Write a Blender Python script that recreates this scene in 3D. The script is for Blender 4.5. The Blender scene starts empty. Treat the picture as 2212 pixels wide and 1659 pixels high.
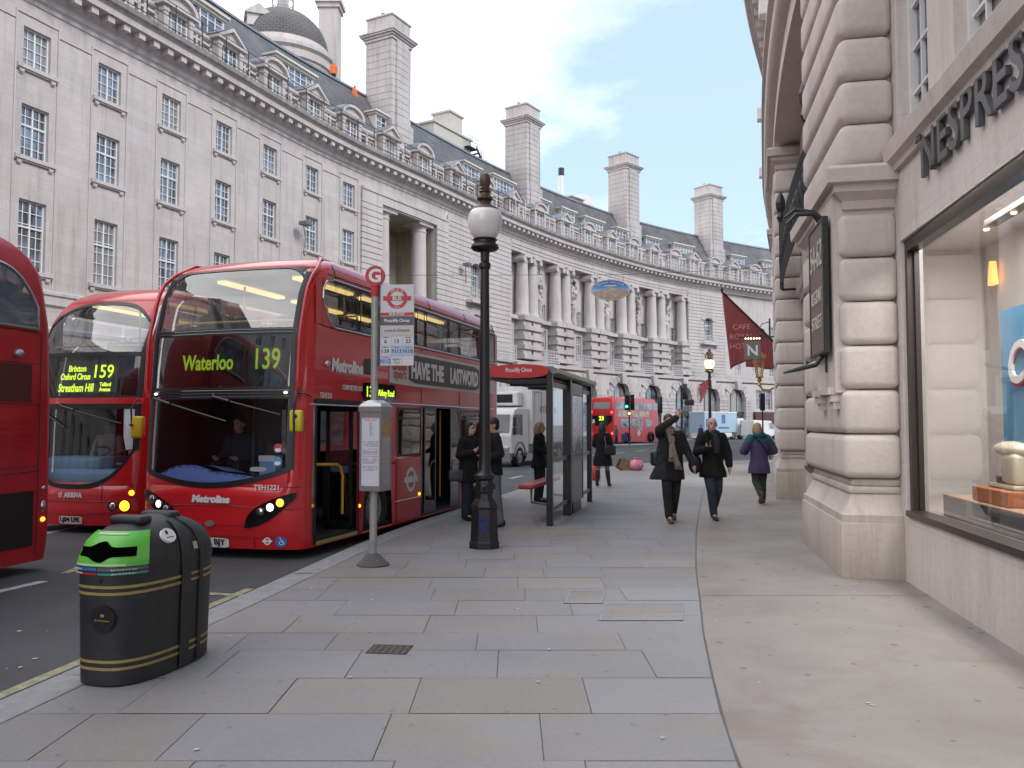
import bpy, bmesh, math, random
import numpy as np
from mathutils import Vector, Matrix
rad = math.radians
random.seed(7)
scene = bpy.context.scene
COL = scene.collection
# ------------------------------------------------------------------ camera
CAM_H, PITCH = 1.65, rad(2.82)
cd = bpy.data.cameras.new('camera')
cd.sensor_width = 36; cd.lens = 28.87; cd.clip_end = 2000; cd.clip_start = 0.05
cam = bpy.data.objects.new('camera', cd); COL.objects.link(cam)
cam.location = (0, 0, CAM_H); cam.rotation_euler = (math.pi/2 + PITCH, 0, 0)
scene.camera = cam
# ------------------------------------------------------------------ sky
SUN_EL, SUN_AZ = rad(40), rad(125)
w = bpy.data.worlds.new('World'); scene.world = w; w.use_nodes = True
nt = w.node_tree; nt.nodes.clear()
def N(nt, t, **k):
    n = nt.nodes.new(t)
    for a, b in k.items():
        if a == 'inp':
            for i, v in b.items(): n.inputs[i].default_value = v
        else: setattr(n, a, b)
    return n
def L(nt, a, b): nt.links.new(a, b)
sky = N(nt, 'ShaderNodeTexSky', sky_type='NISHITA', sun_disc=False, sun_elevation=SUN_EL, sun_rotation=SUN_AZ)
sky.air_density = 1.0; sky.dust_density = 1.5; sky.ozone_density = 1.0
tc = N(nt, 'ShaderNodeTexCoord')
sep = N(nt, 'ShaderNodeSeparateXYZ'); L(nt, tc.outputs['Generated'], sep.inputs[0])
# clouds: project the view direction on a flat layer
zc = N(nt, 'ShaderNodeMath', operation='MAXIMUM', inp={1: 0.06}); L(nt, sep.outputs['Z'], zc.inputs[0])
dv = N(nt, 'ShaderNodeVectorMath', operation='DIVIDE')
cz = N(nt, 'ShaderNodeCombineXYZ'); 
for i in range(3): L(nt, zc.outputs[0], cz.inputs[i])
L(nt, tc.outputs['Generated'], dv.inputs[0]); L(nt, cz.outputs[0], dv.inputs[1])
mp = N(nt, 'ShaderNodeMapping'); mp.inputs['Scale'].default_value = (0.55, 0.40, 0.0); mp.inputs['Location'].default_value = (0.3, 0.6, 0)
L(nt, dv.outputs[0], mp.inputs[0])
nz = N(nt, 'ShaderNodeTexNoise', inp={'Scale': 1.0, 'Detail': 9.0, 'Roughness': 0.58}); L(nt, mp.outputs[0], nz.inputs['Vector'])
cr = N(nt, 'ShaderNodeValToRGB'); cr.color_ramp.elements[0].position = 0.33; cr.color_ramp.elements[1].position = 0.74
L(nt, nz.outputs['Fac'], cr.inputs[0])
# thick cloud in the west (image left), thinner to the right
azr = N(nt, 'ShaderNodeMapRange', inp={1: -0.45, 2: 0.42, 3: 0.5, 4: -0.78}); L(nt, sep.outputs['X'], azr.inputs[0])
ad = N(nt, 'ShaderNodeMath', operation='ADD', use_clamp=True); L(nt, cr.outputs[0], ad.inputs[0]); L(nt, azr.outputs[0], ad.inputs[1])
mul = N(nt, 'ShaderNodeMath', operation='MULTIPLY', inp={1: 0.86}); L(nt, ad.outputs[0], mul.inputs[0])
pale = N(nt, 'ShaderNodeMixRGB', inp={0: 0.8, 2: (1.75, 2.3, 3.0, 1)}); L(nt, sky.outputs[0], pale.inputs[1])
mixc = N(nt, 'ShaderNodeMixRGB', inp={2: (8.6, 8.25, 8.1, 1)}); L(nt, mul.outputs[0], mixc.inputs[0]); L(nt, pale.outputs[0], mixc.inputs[1])
bg = N(nt, 'ShaderNodeBackground', inp={1: 0.14}); L(nt, mixc.outputs[0], bg.inputs[0])
wo = N(nt, 'ShaderNodeOutputWorld'); L(nt, bg.outputs[0], wo.inputs[0])
# ------------------------------------------------------------------ sun (veiled)
sl = bpy.data.lights.new('sun', 'SUN'); sl.energy = 0.8; sl.angle = rad(18); sl.color = (1.0, 0.95, 0.88)
so = bpy.data.objects.new('sun', sl); COL.objects.link(so)
sd = Vector((math.sin(SUN_AZ)*math.cos(SUN_EL), math.cos(SUN_AZ)*math.cos(SUN_EL), math.sin(SUN_EL)))
so.rotation_euler = sd.to_track_quat('Z', 'Y').to_euler(); so.location = (0, 0, 60)
vs = scene.view_settings; vs.view_transform = 'Standard'; vs.look = 'None'; vs.exposure = 1.42; vs.gamma = 1.0; vs.use_curve_mapping = False
scene.cycles.max_bounces = 6; scene.cycles.diffuse_bounces = 3; scene.cycles.glossy_bounces = 3; scene.cycles.transparent_max_bounces = 10; scene.cycles.transmission_bounces = 4
scene.cycles.use_denoising = True
scene.cycles.caustics_reflective = False; scene.cycles.caustics_refractive = False
# ------------------------------------------------------------------ projection (used to place things on the ground they stand on)
FP = 1773.6
def ray(u, v):
    a, b = (u-1106)/FP, (829.5-v)/FP
    return Vector((a, math.cos(PITCH)-b*math.sin(PITCH), math.sin(PITCH)+b*math.cos(PITCH)))
def onz(u, v, z=0.0):
    d = ray(u, v); t = (z-CAM_H)/d.z
    return Vector((d.x*t, d.y*t, z))
def ucol(x, y, z=CAM_H): return 1106+FP*x/(y*math.cos(PITCH)+(z-CAM_H)*math.sin(PITCH))
# ------------------------------------------------------------------ materials
MATS = {}
def mat(name, col, rough=0.6, metal=0.0, var=0.0, vscale=3.0, bump=0.0, bscale=40.0, emit=None, estr=0.0, spec=0.5, coat=0.0, col2=None, streak=0.0):
    if name in MATS: return MATS[name]
    m = bpy.data.materials.new(name); m.use_nodes = True
    t = m.node_tree; b = t.nodes['Principled BSDF']
    b.inputs['Base Color'].default_value = (*col, 1); b.inputs['Roughness'].default_value = rough
    b.inputs['Metallic'].default_value = metal; b.inputs['Specular IOR Level'].default_value = spec
    b.inputs['Coat Weight'].default_value = coat; b.inputs['Coat Roughness'].default_value = 0.06
    if emit: b.inputs['Emission Color'].default_value = (*emit, 1); b.inputs['Emission Strength'].default_value = estr
    if var or bump:
        tc = N(t, 'ShaderNodeTexCoord')
    if var:
        n1 = N(t, 'ShaderNodeTexNoise', inp={'Scale': vscale, 'Detail': 8.0, 'Roughness': 0.65})
        if streak:
            mpn = N(t, 'ShaderNodeMapping'); mpn.inputs['Scale'].default_value = (1, 1, streak); L(t, tc.outputs['Object'], mpn.inputs[0]); L(t, mpn.outputs[0], n1.inputs['Vector'])
        else: L(t, tc.outputs['Object'], n1.inputs['Vector'])
        r = N(t, 'ShaderNodeValToRGB')
        r.color_ramp.elements[0].position = 0.3; r.color_ramp.elements[1].position = 0.7
        c2 = col2 or tuple(c*(1-var) for c in col); c1 = tuple(min(1, c*(1+var*0.5)) for c in col)
        r.color_ramp.elements[0].color = (*c2, 1); r.color_ramp.elements[1].color = (*c1, 1)
        L(t, n1.outputs['Fac'], r.inputs[0]); L(t, r.outputs[0], b.inputs['Base Color'])
    if bump:
        n2 = N(t, 'ShaderNodeTexNoise', inp={'Scale': bscale, 'Detail': 5.0}); L(t, tc.outputs['Object'], n2.inputs['Vector'])
        bp = N(t, 'ShaderNodeBump', inp={'Strength': bump, 'Distance': 0.02}); L(t, n2.outputs['Fac'], bp.inputs['Height']); L(t, bp.outputs[0], b.inputs['Normal'])
    MATS[name] = m
    return m
def glass_mat(name, tint=(0.5, 0.53, 0.54), boost=0.05, ior=1.5, gl=(1, 1, 1), wav=0.0, wscale=1.2):
    if name in MATS: return MATS[name]
    m = bpy.data.materials.new(name); m.use_nodes = True; t = m.node_tree; t.nodes.clear()
    o = N(t, 'ShaderNodeOutputMaterial'); mx = N(t, 'ShaderNodeMixShader')
    tr = N(t, 'ShaderNodeBsdfTransparent', inp={0: (*tint, 1)}); g = N(t, 'ShaderNodeBsdfGlossy', inp={0: (*gl, 1), 'Roughness': 0.015})
    f0 = ((ior-1)/(ior+1))**2
    ge = N(t, 'ShaderNodeNewGeometry'); dt = N(t, 'ShaderNodeVectorMath', operation='DOT_PRODUCT'); L(t, ge.outputs['Incoming'], dt.inputs[0]); L(t, ge.outputs['Normal'], dt.inputs[1])
    ab = N(t, 'ShaderNodeMath', operation='ABSOLUTE'); L(t, dt.outputs['Value'], ab.inputs[0]); iv = N(t, 'ShaderNodeMath', operation='SUBTRACT', use_clamp=True, inp={0: 1.0}); L(t, ab.outputs[0], iv.inputs[1])
    pw = N(t, 'ShaderNodeMath', operation='POWER', inp={1: 5.0}); L(t, iv.outputs[0], pw.inputs[0])
    a = N(t, 'ShaderNodeMath', operation='MULTIPLY_ADD', use_clamp=True, inp={1: 1-f0, 2: f0*1.8+boost}); L(t, pw.outputs[0], a.inputs[0])
    L(t, a.outputs[0], mx.inputs[0]); L(t, tr.outputs[0], mx.inputs[1]); L(t, g.outputs[0], mx.inputs[2]); L(t, mx.outputs[0], o.inputs[0])
    if wav:
        tc = N(t, 'ShaderNodeTexCoord'); n2 = N(t, 'ShaderNodeTexNoise', inp={'Scale': wscale, 'Detail': 1.0}); L(t, tc.outputs['Object'], n2.inputs['Vector'])
        bp = N(t, 'ShaderNodeBump', inp={'Strength': 1.0, 'Distance': wav}); L(t, n2.outputs['Fac'], bp.inputs['Height']); L(t, bp.outputs[0], g.inputs['Normal'])
    MATS[name] = m
    return m
def stone_mat(name, col, block=None, joint=0.55, var=0.16, stain=0.0, rough=0.85, bump=0.25, jw=0.006, seed=0.0, grime=(0.16, 0.14, 0.125)):
    """Portland stone: large soft tone changes, fine grain, vertical weather streaks, and (with block) coursed joints on the mesh's own (s, z) coordinates."""
    if name in MATS: return MATS[name]
    m = bpy.data.materials.new(name); m.use_nodes = True; t = m.node_tree; b = t.nodes['Principled BSDF']
    b.inputs['Roughness'].default_value = rough; b.inputs['Specular IOR Level'].default_value = 0.25
    tc = N(t, 'ShaderNodeTexCoord')
    mpn = N(t, 'ShaderNodeMapping'); mpn.inputs['Location'].default_value = (seed, seed*2, seed*3); L(t, tc.outputs['Object'], mpn.inputs[0])
    n1 = N(t, 'ShaderNodeTexNoise', inp={'Scale': 0.35, 'Detail': 9.0, 'Roughness': 0.62}); L(t, mpn.outputs[0], n1.inputs['Vector'])
    mp2 = N(t, 'ShaderNodeMapping'); mp2.inputs['Scale'].default_value = (1.6, 1.6, 0.12); L(t, mpn.outputs[0], mp2.inputs[0])
    n2 = N(t, 'ShaderNodeTexNoise', inp={'Scale': 1.5, 'Detail': 7.0, 'Roughness': 0.7}); L(t, mp2.outputs[0], n2.inputs['Vector'])
    n3 = N(t, 'ShaderNodeTexNoise', inp={'Scale': 14.0, 'Detail': 6.0, 'Roughness': 0.7}); L(t, mpn.outputs[0], n3.inputs['Vector'])
    r1 = N(t, 'ShaderNodeMapRange', inp={1: 0.3, 2: 0.7, 3: 1-var, 4: 1+var*0.6}); L(t, n1.outputs['Fac'], r1.inputs[0])
    r3 = N(t, 'ShaderNodeMapRange', inp={1: 0.3, 2: 0.7, 3: 0.93, 4: 1.06}); L(t, n3.outputs['Fac'], r3.inputs[0])
    mu = N(t, 'ShaderNodeMath', operation='MULTIPLY'); L(t, r1.outputs[0], mu.inputs[0]); L(t, r3.outputs[0], mu.inputs[1])
    cm = N(t, 'ShaderNodeVectorMath', operation='SCALE', inp={0: col}); L(t, mu.outputs[0], cm.inputs['Scale'])
    out = cm.outputs[0]
    rs = N(t, 'ShaderNodeMapRange', inp={1: 0.5, 2: 0.78, 3: 0.0, 4: 0.28+stain}); L(t, n2.outputs['Fac'], rs.inputs[0])
    mg = N(t, 'ShaderNodeMixRGB', inp={2: (*grime, 1)}); L(t, rs.outputs[0], mg.inputs[0]); L(t, out, mg.inputs[1]); out = mg.outputs[0]
    h = n3.outputs['Fac']
    if block:
        br = N(t, 'ShaderNodeTexBrick', inp={'Color1': (1, 1, 1, 1), 'Color2': (0.93, 0.92, 0.90, 1), 'Mortar': (joint, joint, joint, 1), 'Scale': 1.0, 'Mortar Size': jw, 'Mortar Smooth': 0.3, 'Brick Width': block[0], 'Row Height': block[1]})
        L(t, tc.outputs['UV'], br.inputs['Vector'])
        mm = N(t, 'ShaderNodeMixRGB', blend_type='MULTIPLY', inp={0: 1.0}); L(t, out, mm.inputs[1]); L(t, br.outputs['Color'], mm.inputs[2]); out = mm.outputs[0]
    L(t, out, b.inputs['Base Color'])
    bp = N(t, 'ShaderNodeBump', inp={'Strength': bump, 'Distance': 0.02}); L(t, h, bp.inputs['Height']); L(t, bp.outputs[0], b.inputs['Normal'])
    MATS[name] = m
    return m
# ------------------------------------------------------------------ mesh builder
class MB:
    def __init__(self): self.v = []; self.f = []; self.m = []; self.uv = {}; self.uvs = False; self.flat = set()
    def add(self, vs, fs, mi=0, M=None, uv=None):
        n = len(self.v)
        if M is not None: vs = [tuple(M @ Vector(p)) for p in vs]
        self.v += [tuple(p) for p in vs]
        if uv is not None:
            self.uvs = True
            for i, c in enumerate(uv): self.uv[n+i] = c
        for f in fs: self.f.append(tuple(n+i for i in f)); self.m.append(mi)
        return self
    def box(self, x0, x1, y0, y1, z0, z1, mi=0, M=None):
        vs = [(x0,y0,z0),(x1,y0,z0),(x1,y1,z0),(x0,y1,z0),(x0,y0,z1),(x1,y0,z1),(x1,y1,z1),(x0,y1,z1)]
        return self.add(vs, [(0,3,2,1),(4,5,6,7),(0,1,5,4),(1,2,6,5),(2,3,7,6),(3,0,4,7)], mi, M)
    def rbox(self, x0, x1, y0, y1, z0, z1, r=0.02, mi=0, M=None, seg=2):
        """box with chamfered/rounded edges"""
        b = bmesh.new(); bmesh.ops.create_cube(b, size=1.0)
        for p in b.verts: p.co = Vector((x0+(p.co.x+.5)*(x1-x0), y0+(p.co.y+.5)*(y1-y0), z0+(p.co.z+.5)*(z1-z0)))
        r = min(r, 0.49*min(x1-x0, y1-y0, z1-z0))
        bmesh.ops.bevel(b, geom=b.edges[:], offset=r, segments=seg, affect='EDGES', profile=0.5)
        b.verts.index_update()
        self.add([p.co[:] for p in b.verts], [[q.index for q in f.verts] for f in b.faces], mi, M); b.free()
        return self
    def tube(self, pts, r, seg=8, mi=0, M=None, cap=True):
        pts = [Vector(p) for p in pts]; k = len(pts)
        rs = r if isinstance(r, (list, tuple)) else [r]*k
        vs = []; fs = []; up = None
        for i, p in enumerate(pts):
            d = (pts[min(i+1, k-1)]-pts[max(i-1, 0)]).normalized()
            if up is None: up = Vector((0, 0, 1)) if abs(d.z) < 0.9 else Vector((1, 0, 0))
            a = d.cross(up)
            if a.length < 1e-5: a = d.cross(Vector((0, 1, 0)))
            a.normalize(); b = d.cross(a).normalized(); up = -b if b.dot(up) < 0 else b
            up = a.cross(d) 
            for j in range(seg):
                t = 2*math.pi*j/seg; vs.append(p+a*math.cos(t)*rs[i]+b*math.sin(t)*rs[i])
        for i in range(k-1):
            for j in range(seg):
                j2 = (j+1) % seg; fs.append((i*seg+j, i*seg+j2, (i+1)*seg+j2, (i+1)*seg+j))
        if cap: fs.append(tuple(range(seg))[::-1]); fs.append(tuple((k-1)*seg+j for j in range(seg)))
        return self.add(vs, fs, mi, M)
    def lathe(self, prof, c=(0, 0, 0), seg=24, mi=0, M=None, phase=0.0, sx=1.0, sy=1.0, caps=True):
        vs = []; fs = []; k = len(prof)
        for r, z in prof:
            for j in range(seg):
                t = 2*math.pi*j/seg+phase; vs.append((c[0]+r*sx*math.cos(t), c[1]+r*sy*math.sin(t), c[2]+z))
        for i in range(k-1):
            for j in range(seg):
                j2 = (j+1) % seg; fs.append((i*seg+j, i*seg+j2, (i+1)*seg+j2, (i+1)*seg+j))
        if caps: fs.append(tuple(range(seg))[::-1]); fs.append(tuple((k-1)*seg+j for j in range(seg)))
        return self.add(vs, fs, mi, M)
    def ell(self, c, rx, ry, rz, seg=14, rings=9, mi=0, M=None):
        prof = [(max(1e-3, math.sin(math.pi*i/rings)), -math.cos(math.pi*i/rings)) for i in range(rings+1)]
        vs = []; fs = []
        for r, z in prof:
            for j in range(seg):
                t = 2*math.pi*j/seg; vs.append((c[0]+r*rx*math.cos(t), c[1]+r*ry*math.sin(t), c[2]+z*rz))
        for i in range(rings):
            for j in range(seg):
                j2 = (j+1) % seg; fs.append((i*seg+j, i*seg+j2, (i+1)*seg+j2, (i+1)*seg+j))
        fs.append(tuple(range(seg))[::-1]); fs.append(tuple(rings*seg+j for j in range(seg)))
        return self.add(vs, fs, mi, M)
    def grid(self, P, mi=0, M=None, uv=None, closed=False):
        """P: list of rows of points"""
        n, k = len(P), len(P[0]); fs = []
        for i in range(n-1):
            for j in range(k if closed else k-1): j2 = (j+1) % k; fs.append((i*k+j, i*k+j2, (i+1)*k+j2, (i+1)*k+j))
        return self.add([p for r in P for p in r], fs, mi, M, [c for r in uv for c in r] if uv else None)
    def loft(self, rings, mi=0, M=None):
        n, k = len(rings), len(rings[0])
        self.grid(rings, mi, M, closed=True); b = len(self.v)-n*k
        self.f.append(tuple(b+j for j in range(k))[::-1]); self.m.append(mi); self.f.append(tuple(b+(n-1)*k+j for j in range(k))); self.m.append(mi)
        return self
    def prism(self, poly, d0, d1, M=None, mi=0):
        """polygon in x,z, extruded along y from d0 to d1"""
        k = len(poly); vs = [(x, d0, z) for x, z in poly]+[(x, d1, z) for x, z in poly]
        return self.add(vs, [tuple(range(k)), tuple(range(2*k-1, k-1, -1))]+[(i, i+k, (i+1) % k+k, (i+1) % k) for i in range(k)], mi, M)
    def build(self, name, mats, parent=None, smooth=None, world=False, bevel=0.0, remesh=0.0, smooth_it=0, fix=True):
        me = bpy.data.meshes.new(name)
        vs = self.v
        if world and parent is not None:
            Mi = (Matrix.Translation(parent.location) @ Matrix.Rotation(parent.rotation_euler.z, 4, 'Z')).inverted()
            vs = [tuple(Mi @ Vector(p)) for p in vs]
        me.from_pydata(vs, [], self.f)
        mats = mats if isinstance(mats, (list, tuple)) else [mats]
        for m in mats: me.materials.append(m)
        if len(mats) > 1: me.polygons.foreach_set('material_index', self.m)
        if self.uvs:
            uvl = me.uv_layers.new(name='UVMap'); buf = np.zeros(len(me.loops)*2, dtype=np.float32)
            li = np.zeros(len(me.loops), dtype=np.int32); me.loops.foreach_get('vertex_index', li)
            arr = np.zeros((len(me.vertices), 2), dtype=np.float32)
            for i, c in self.uv.items(): arr[i] = c
            uvl.data.foreach_set('uv', arr[li].reshape(-1))
        if fix:
            b = bmesh.new(); b.from_mesh(me); bmesh.ops.recalc_face_normals(b, faces=b.faces[:]); b.to_mesh(me); b.free()
        if smooth is not None:
            me.shade_smooth()
            if smooth < 180: me.set_sharp_from_angle(angle=rad(smooth))
        me.update()
        o = bpy.data.objects.new(name, me); COL.objects.link(o)
        if parent is not None: o.parent = parent
        if remesh:
            md = o.modifiers.new('skin', 'REMESH'); md.mode = 'VOXEL'; md.voxel_size = remesh; md.use_smooth_shade = True
            if smooth_it:
                ms = o.modifiers.new('soft', 'SMOOTH'); ms.iterations = smooth_it; ms.factor = 0.5
        if bevel:
            bm_ = o.modifiers.new('edge', 'BEVEL'); bm_.width = bevel; bm_.segments = 2; bm_.limit_method = 'ANGLE'; bm_.angle_limit = rad(40)
        return o
def thing(name, label, cat, loc=(0, 0, 0), rz=0.0, group=None):
    o = bpy.data.objects.new(name, None); COL.objects.link(o); o.empty_display_size = 0.3
    o.location = loc; o.rotation_euler = (0, 0, rz); o['label'] = label; o['category'] = cat
    if group: o['group'] = group
    return o
def tag(o, label, cat, group=None):
    o['label'] = label; o['category'] = cat
    if group: o['group'] = group
    return o
def struct(o): o['kind'] = 'structure'; return o
def dup(root, loc, rz, label=None, group=None):
    r = root.copy(); COL.objects.link(r); r.location = loc; r.rotation_euler = (0, 0, rz)
    if label: r['label'] = label
    if group: r['group'] = group
    for ch in list(root.children):
        c = ch.copy(); COL.objects.link(c); c.parent = r
        for g in list(ch.children):
            d = g.copy(); COL.objects.link(d); d.parent = c
    return r
_DG = None
def text_mb(s, size, M, depth=0.004, font_bold=0.0, align='CENTER', width=None, mb=None, mi=0, res=3, shear=0.0, spacing=1.0):
    """lettering as mesh: text in local x (right), z (up), facing -y; M places it. width: squeeze to this width"""
    cu = bpy.data.curves.new('lettering', 'FONT'); cu.body = s; cu.size = size; cu.extrude = depth/2; cu.offset = font_bold; cu.align_x = align; cu.align_y = 'CENTER'
    cu.resolution_u = res; cu.shear = shear; cu.space_character = spacing
    ob = bpy.data.objects.new('lettering', cu); COL.objects.link(ob)
    dg = bpy.context.evaluated_depsgraph_get(); me = bpy.data.meshes.new_from_object(ob.evaluated_get(dg))
    vs = [(p.co.x, p.co.y, p.co.z) for p in me.vertices]; fs = [tuple(p.vertices) for p in me.polygons]
    bpy.data.objects.remove(ob); bpy.data.curves.remove(cu); bpy.data.meshes.remove(me)
    sx = 1.0
    if vs:
        xs = [p[0] for p in vs]; ys_ = [p[1] for p in vs]
        if width: sx = width/(max(xs)-min(xs))
        yc = (max(ys_)+min(ys_))/2 if align == 'CENTER' else 0
        xc = (max(xs)+min(xs))/2 if align == 'CENTER' else 0
        vs = [((p[0]-xc)*sx, -p[2]-depth/2, p[1]-yc) for p in vs]
    mb = mb or MB()
    return mb.add(vs, fs, mi, M)
def T(x, y, z): return Matrix.Translation((x, y, z))
def RZ(a): return Matrix.Rotation(a, 4, 'Z')
def RX(a): return Matrix.Rotation(a, 4, 'X')
def RY(a): return Matrix.Rotation(a, 4, 'Y')
def disc(cx, cz, r, n=28, rz=None): return [(cx+r*math.cos(2*math.pi*i/n), cz+(rz or r)*math.sin(2*math.pi*i/n)) for i in range(n)]
# ------------------------------------------------------------------ curved street line: s along the street, d out towards the road
class Line:
    def __init__(self, pts, side, sm=6, step=0.5):
        p = np.array(pts, float); t = np.concatenate([[0], np.cumsum(np.hypot(*np.diff(p, axis=0).T))])
        n = int(t[-1]/step); tt = np.linspace(0, t[-1], n+1)
        q = np.stack([np.interp(tt, t, p[:, 0]), np.interp(tt, t, p[:, 1])], 1)
        for _ in range(sm*sm):
            q[1:-1] = 0.25*q[:-2]+0.5*q[1:-1]+0.25*q[2:]
        self.q = q; self.s = np.concatenate([[0], np.cumsum(np.hypot(*np.diff(q, axis=0).T))]); self.L = self.s[-1]; self.side = side
        tg = np.gradient(q, axis=0); tg /= np.hypot(tg[:, 0], tg[:, 1])[:, None]
        for _ in range(30): tg[1:-1] = 0.25*tg[:-2]+0.5*tg[1:-1]+0.25*tg[2:]
        tg /= np.hypot(tg[:, 0], tg[:, 1])[:, None]
        self.nx = tg[:, 1]*side; self.ny = -tg[:, 0]*side; self.tx = tg[:, 0]; self.ty = tg[:, 1]
    def __call__(self, s, z, d=0.0):
        i = lambda a: float(np.interp(s, self.s, a))
        return (i(self.q[:, 0])+d*i(self.nx), i(self.q[:, 1])+d*i(self.ny), z)
    def ang(self, s): return math.atan2(float(np.interp(s, self.s, self.ty)), float(np.interp(s, self.s, self.tx)))
    def su(self, u, z=CAM_H, d=0.0, lo=0.0, hi=None):
        ss = np.linspace(lo, hi or self.L, 1500)
        us = np.array([ucol(*self(s, z, d)) for s in ss]); y = np.array([self(s, z, d)[1] for s in ss])
        us[y < 1] = -1e6
        return float(ss[np.argmin(abs(us-u))])
    def fbox(self, mb, s0, s1, z0, z1, d0, d1, mi=0, step=2.0):
        n = max(1, int(math.ceil((s1-s0)/step)))
        rings = []
        for i in range(n+1):
            s = s0+(s1-s0)*i/n
            rings.append([self(s, z0, d0), self(s, z0, d1), self(s, z1, d1), self(s, z1, d0)])
        uvr = [[(s0+(s1-s0)*i/n+dd, zz) for zz, dd in ((z0, d0), (z0, d1), (z1, d1), (z1, d0))] for i in range(n+1)]
        b = len(mb.v); mb.grid(rings, mi, closed=True, uv=uvr)
        mb.f.append((b, b+1, b+2, b+3)); mb.m.append(mi); e = b+n*4; mb.f.append((e+3, e+2, e+1, e)); mb.m.append(mi)
    def sweep(self, mb, prof, s0, s1, step=1.5, mi=0, caps=True):
        """prof: list of (d, z)"""
        n = max(1, int(math.ceil((s1-s0)/step))); rings = []; uvr = []
        acc = [0.0]
        for a, b_ in zip(prof[:-1], prof[1:]): acc.append(acc[-1]+math.hypot(b_[0]-a[0], b_[1]-a[1]))
        for i in range(n+1):
            s = s0+(s1-s0)*i/n
            rings.append([self(s, z, d) for d, z in prof]); uvr.append([(s, z) for d, z in prof])
        mb.grid(rings, mi, uv=uvr)
        if caps:
            k = len(prof); b = len(mb.v)-(n+1)*k
            mb.f.append(tuple(b+j for j in range(k))); mb.m.append(mi); mb.f.append(tuple(b+n*k+j for j in range(k))[::-1]); mb.m.append(mi)
    def wall(self, mb, s0, s1, z0, z1, d, holes, depth=0.3, mi=0, step=2.5, rmi=None):
        """sheet of wall with rectangular openings (a, b, za, zb) and their reveals going back by depth"""
        S = sorted(set([s0, s1]+[h[0] for h in holes]+[h[1] for h in holes])); S = [s for s in S if s0 <= s <= s1]
        S2 = []
        for a, b in zip(S[:-1], S[1:]):
            n = max(1, int(math.ceil((b-a)/step))); S2 += [a+(b-a)*i/n for i in range(n)]
        S2.append(S[-1]); Z = sorted(set([z0, z1]+[h[2] for h in holes]+[h[3] for h in holes])); Z = [z for z in Z if z0 <= z <= z1]
        idx = {}; vs = []; uv = []; fs = []
        def vid(s, z):
            if (s, z) not in idx: idx[(s, z)] = len(vs); vs.append(self(s, z, d)); uv.append((s, z))
            return idx[(s, z)]
        for a, b in zip(S2[:-1], S2[1:]):
            for za, zb in zip(Z[:-1], Z[1:]):
                sm, zm = (a+b)/2, (za+zb)/2
                if any(h[0] < sm < h[1] and h[2] < zm < h[3] for h in holes): continue
                fs.append((vid(a, za), vid(b, za), vid(b, zb), vid(a, zb)))
        mb.add(vs, fs, mi, uv=uv)
        for a, b, za, zb in holes:
            q = [(a, za), (b, za), (b, zb), (a, zb)]
            for (p, r) in zip(q, q[1:]+q[:1]):
                mb.add([self(p[0], p[1], d), self(r[0], r[1], d), self(r[0], r[1], d-depth), self(p[0], p[1], d-depth)], [(0, 1, 2, 3)], mi if rmi is None else rmi, uv=[(p[0], p[1]), (r[0], r[1]), (r[0]+depth, r[1]), (p[0]+depth, p[1])])
    def M(self, s, z, d=0.0):
        """frame at a point: local x along the street, -y out to the road, z up"""
        x, y, _ = self(s, z, d); i = lambda a: float(np.interp(s, self.s, a))
        t = Vector((i(self.tx), i(self.ty), 0)); n = Vector((i(self.nx), i(self.ny), 0))
        return Matrix(((t.x, -n.x, 0, x), (t.y, -n.y, 0, y), (0, 0, 1, z), (0, 0, 0, 1)))
# ------------------------------------------------------------------ ground, road, pavements
ROAD_Z = -0.13
def asphalt():
    m = bpy.data.materials.new('asphalt'); m.use_nodes = True; t = m.node_tree; b = t.nodes['Principled BSDF']; b.inputs['Roughness'].default_value = 0.8
    tc = N(t, 'ShaderNodeTexCoord'); n1 = N(t, 'ShaderNodeTexNoise', inp={'Scale': 0.5, 'Detail': 8.0, 'Roughness': 0.6}); L(t, tc.outputs['Object'], n1.inputs['Vector'])
    n2 = N(t, 'ShaderNodeTexNoise', inp={'Scale': 90.0, 'Detail': 3.0}); L(t, tc.outputs['Object'], n2.inputs['Vector'])
    r = N(t, 'ShaderNodeValToRGB'); r.color_ramp.elements[0].color = (0.050, 0.051, 0.056, 1); r.color_ramp.elements[1].color = (0.095, 0.096, 0.102, 1); r.color_ramp.elements[0].position = 0.3; r.color_ramp.elements[1].position = 0.72
    L(t, n1.outputs['Fac'], r.inputs[0])
    r2 = N(t, 'ShaderNodeMapRange', inp={1: 0.3, 2: 0.7, 3: 0.7, 4: 1.3}); L(t, n2.outputs['Fac'], r2.inputs[0])
    s = N(t, 'ShaderNodeVectorMath', operation='SCALE'); L(t, r.outputs[0], s.inputs[0]); L(t, r2.outputs[0], s.inputs['Scale']); L(t, s.outputs[0], b.inputs['Base Color'])
    bp = N(t, 'ShaderNodeBump', inp={'Strength': 0.4, 'Distance': 0.01}); L(t, n2.outputs['Fac'], bp.inputs['Height']); L(t, bp.outputs[0], b.inputs['Normal'])
    return m
ASPH = asphalt()
mb = MB(); mb.add([(-900, -500, ROAD_Z-0.02), (900, -500, ROAD_Z-0.02), (900, 1400, ROAD_Z-0.02), (-900, 1400, ROAD_Z-0.02)], [(0, 1, 2, 3)]); struct(mb.build('ground', ASPH))
mb = MB(); mb.add([(-60, -60, ROAD_Z), (90, -60, ROAD_Z), (90, 140, ROAD_Z), (-60, 140, ROAD_Z)], [(0, 1, 2, 3)]); struct(mb.build('road', ASPH))
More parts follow.
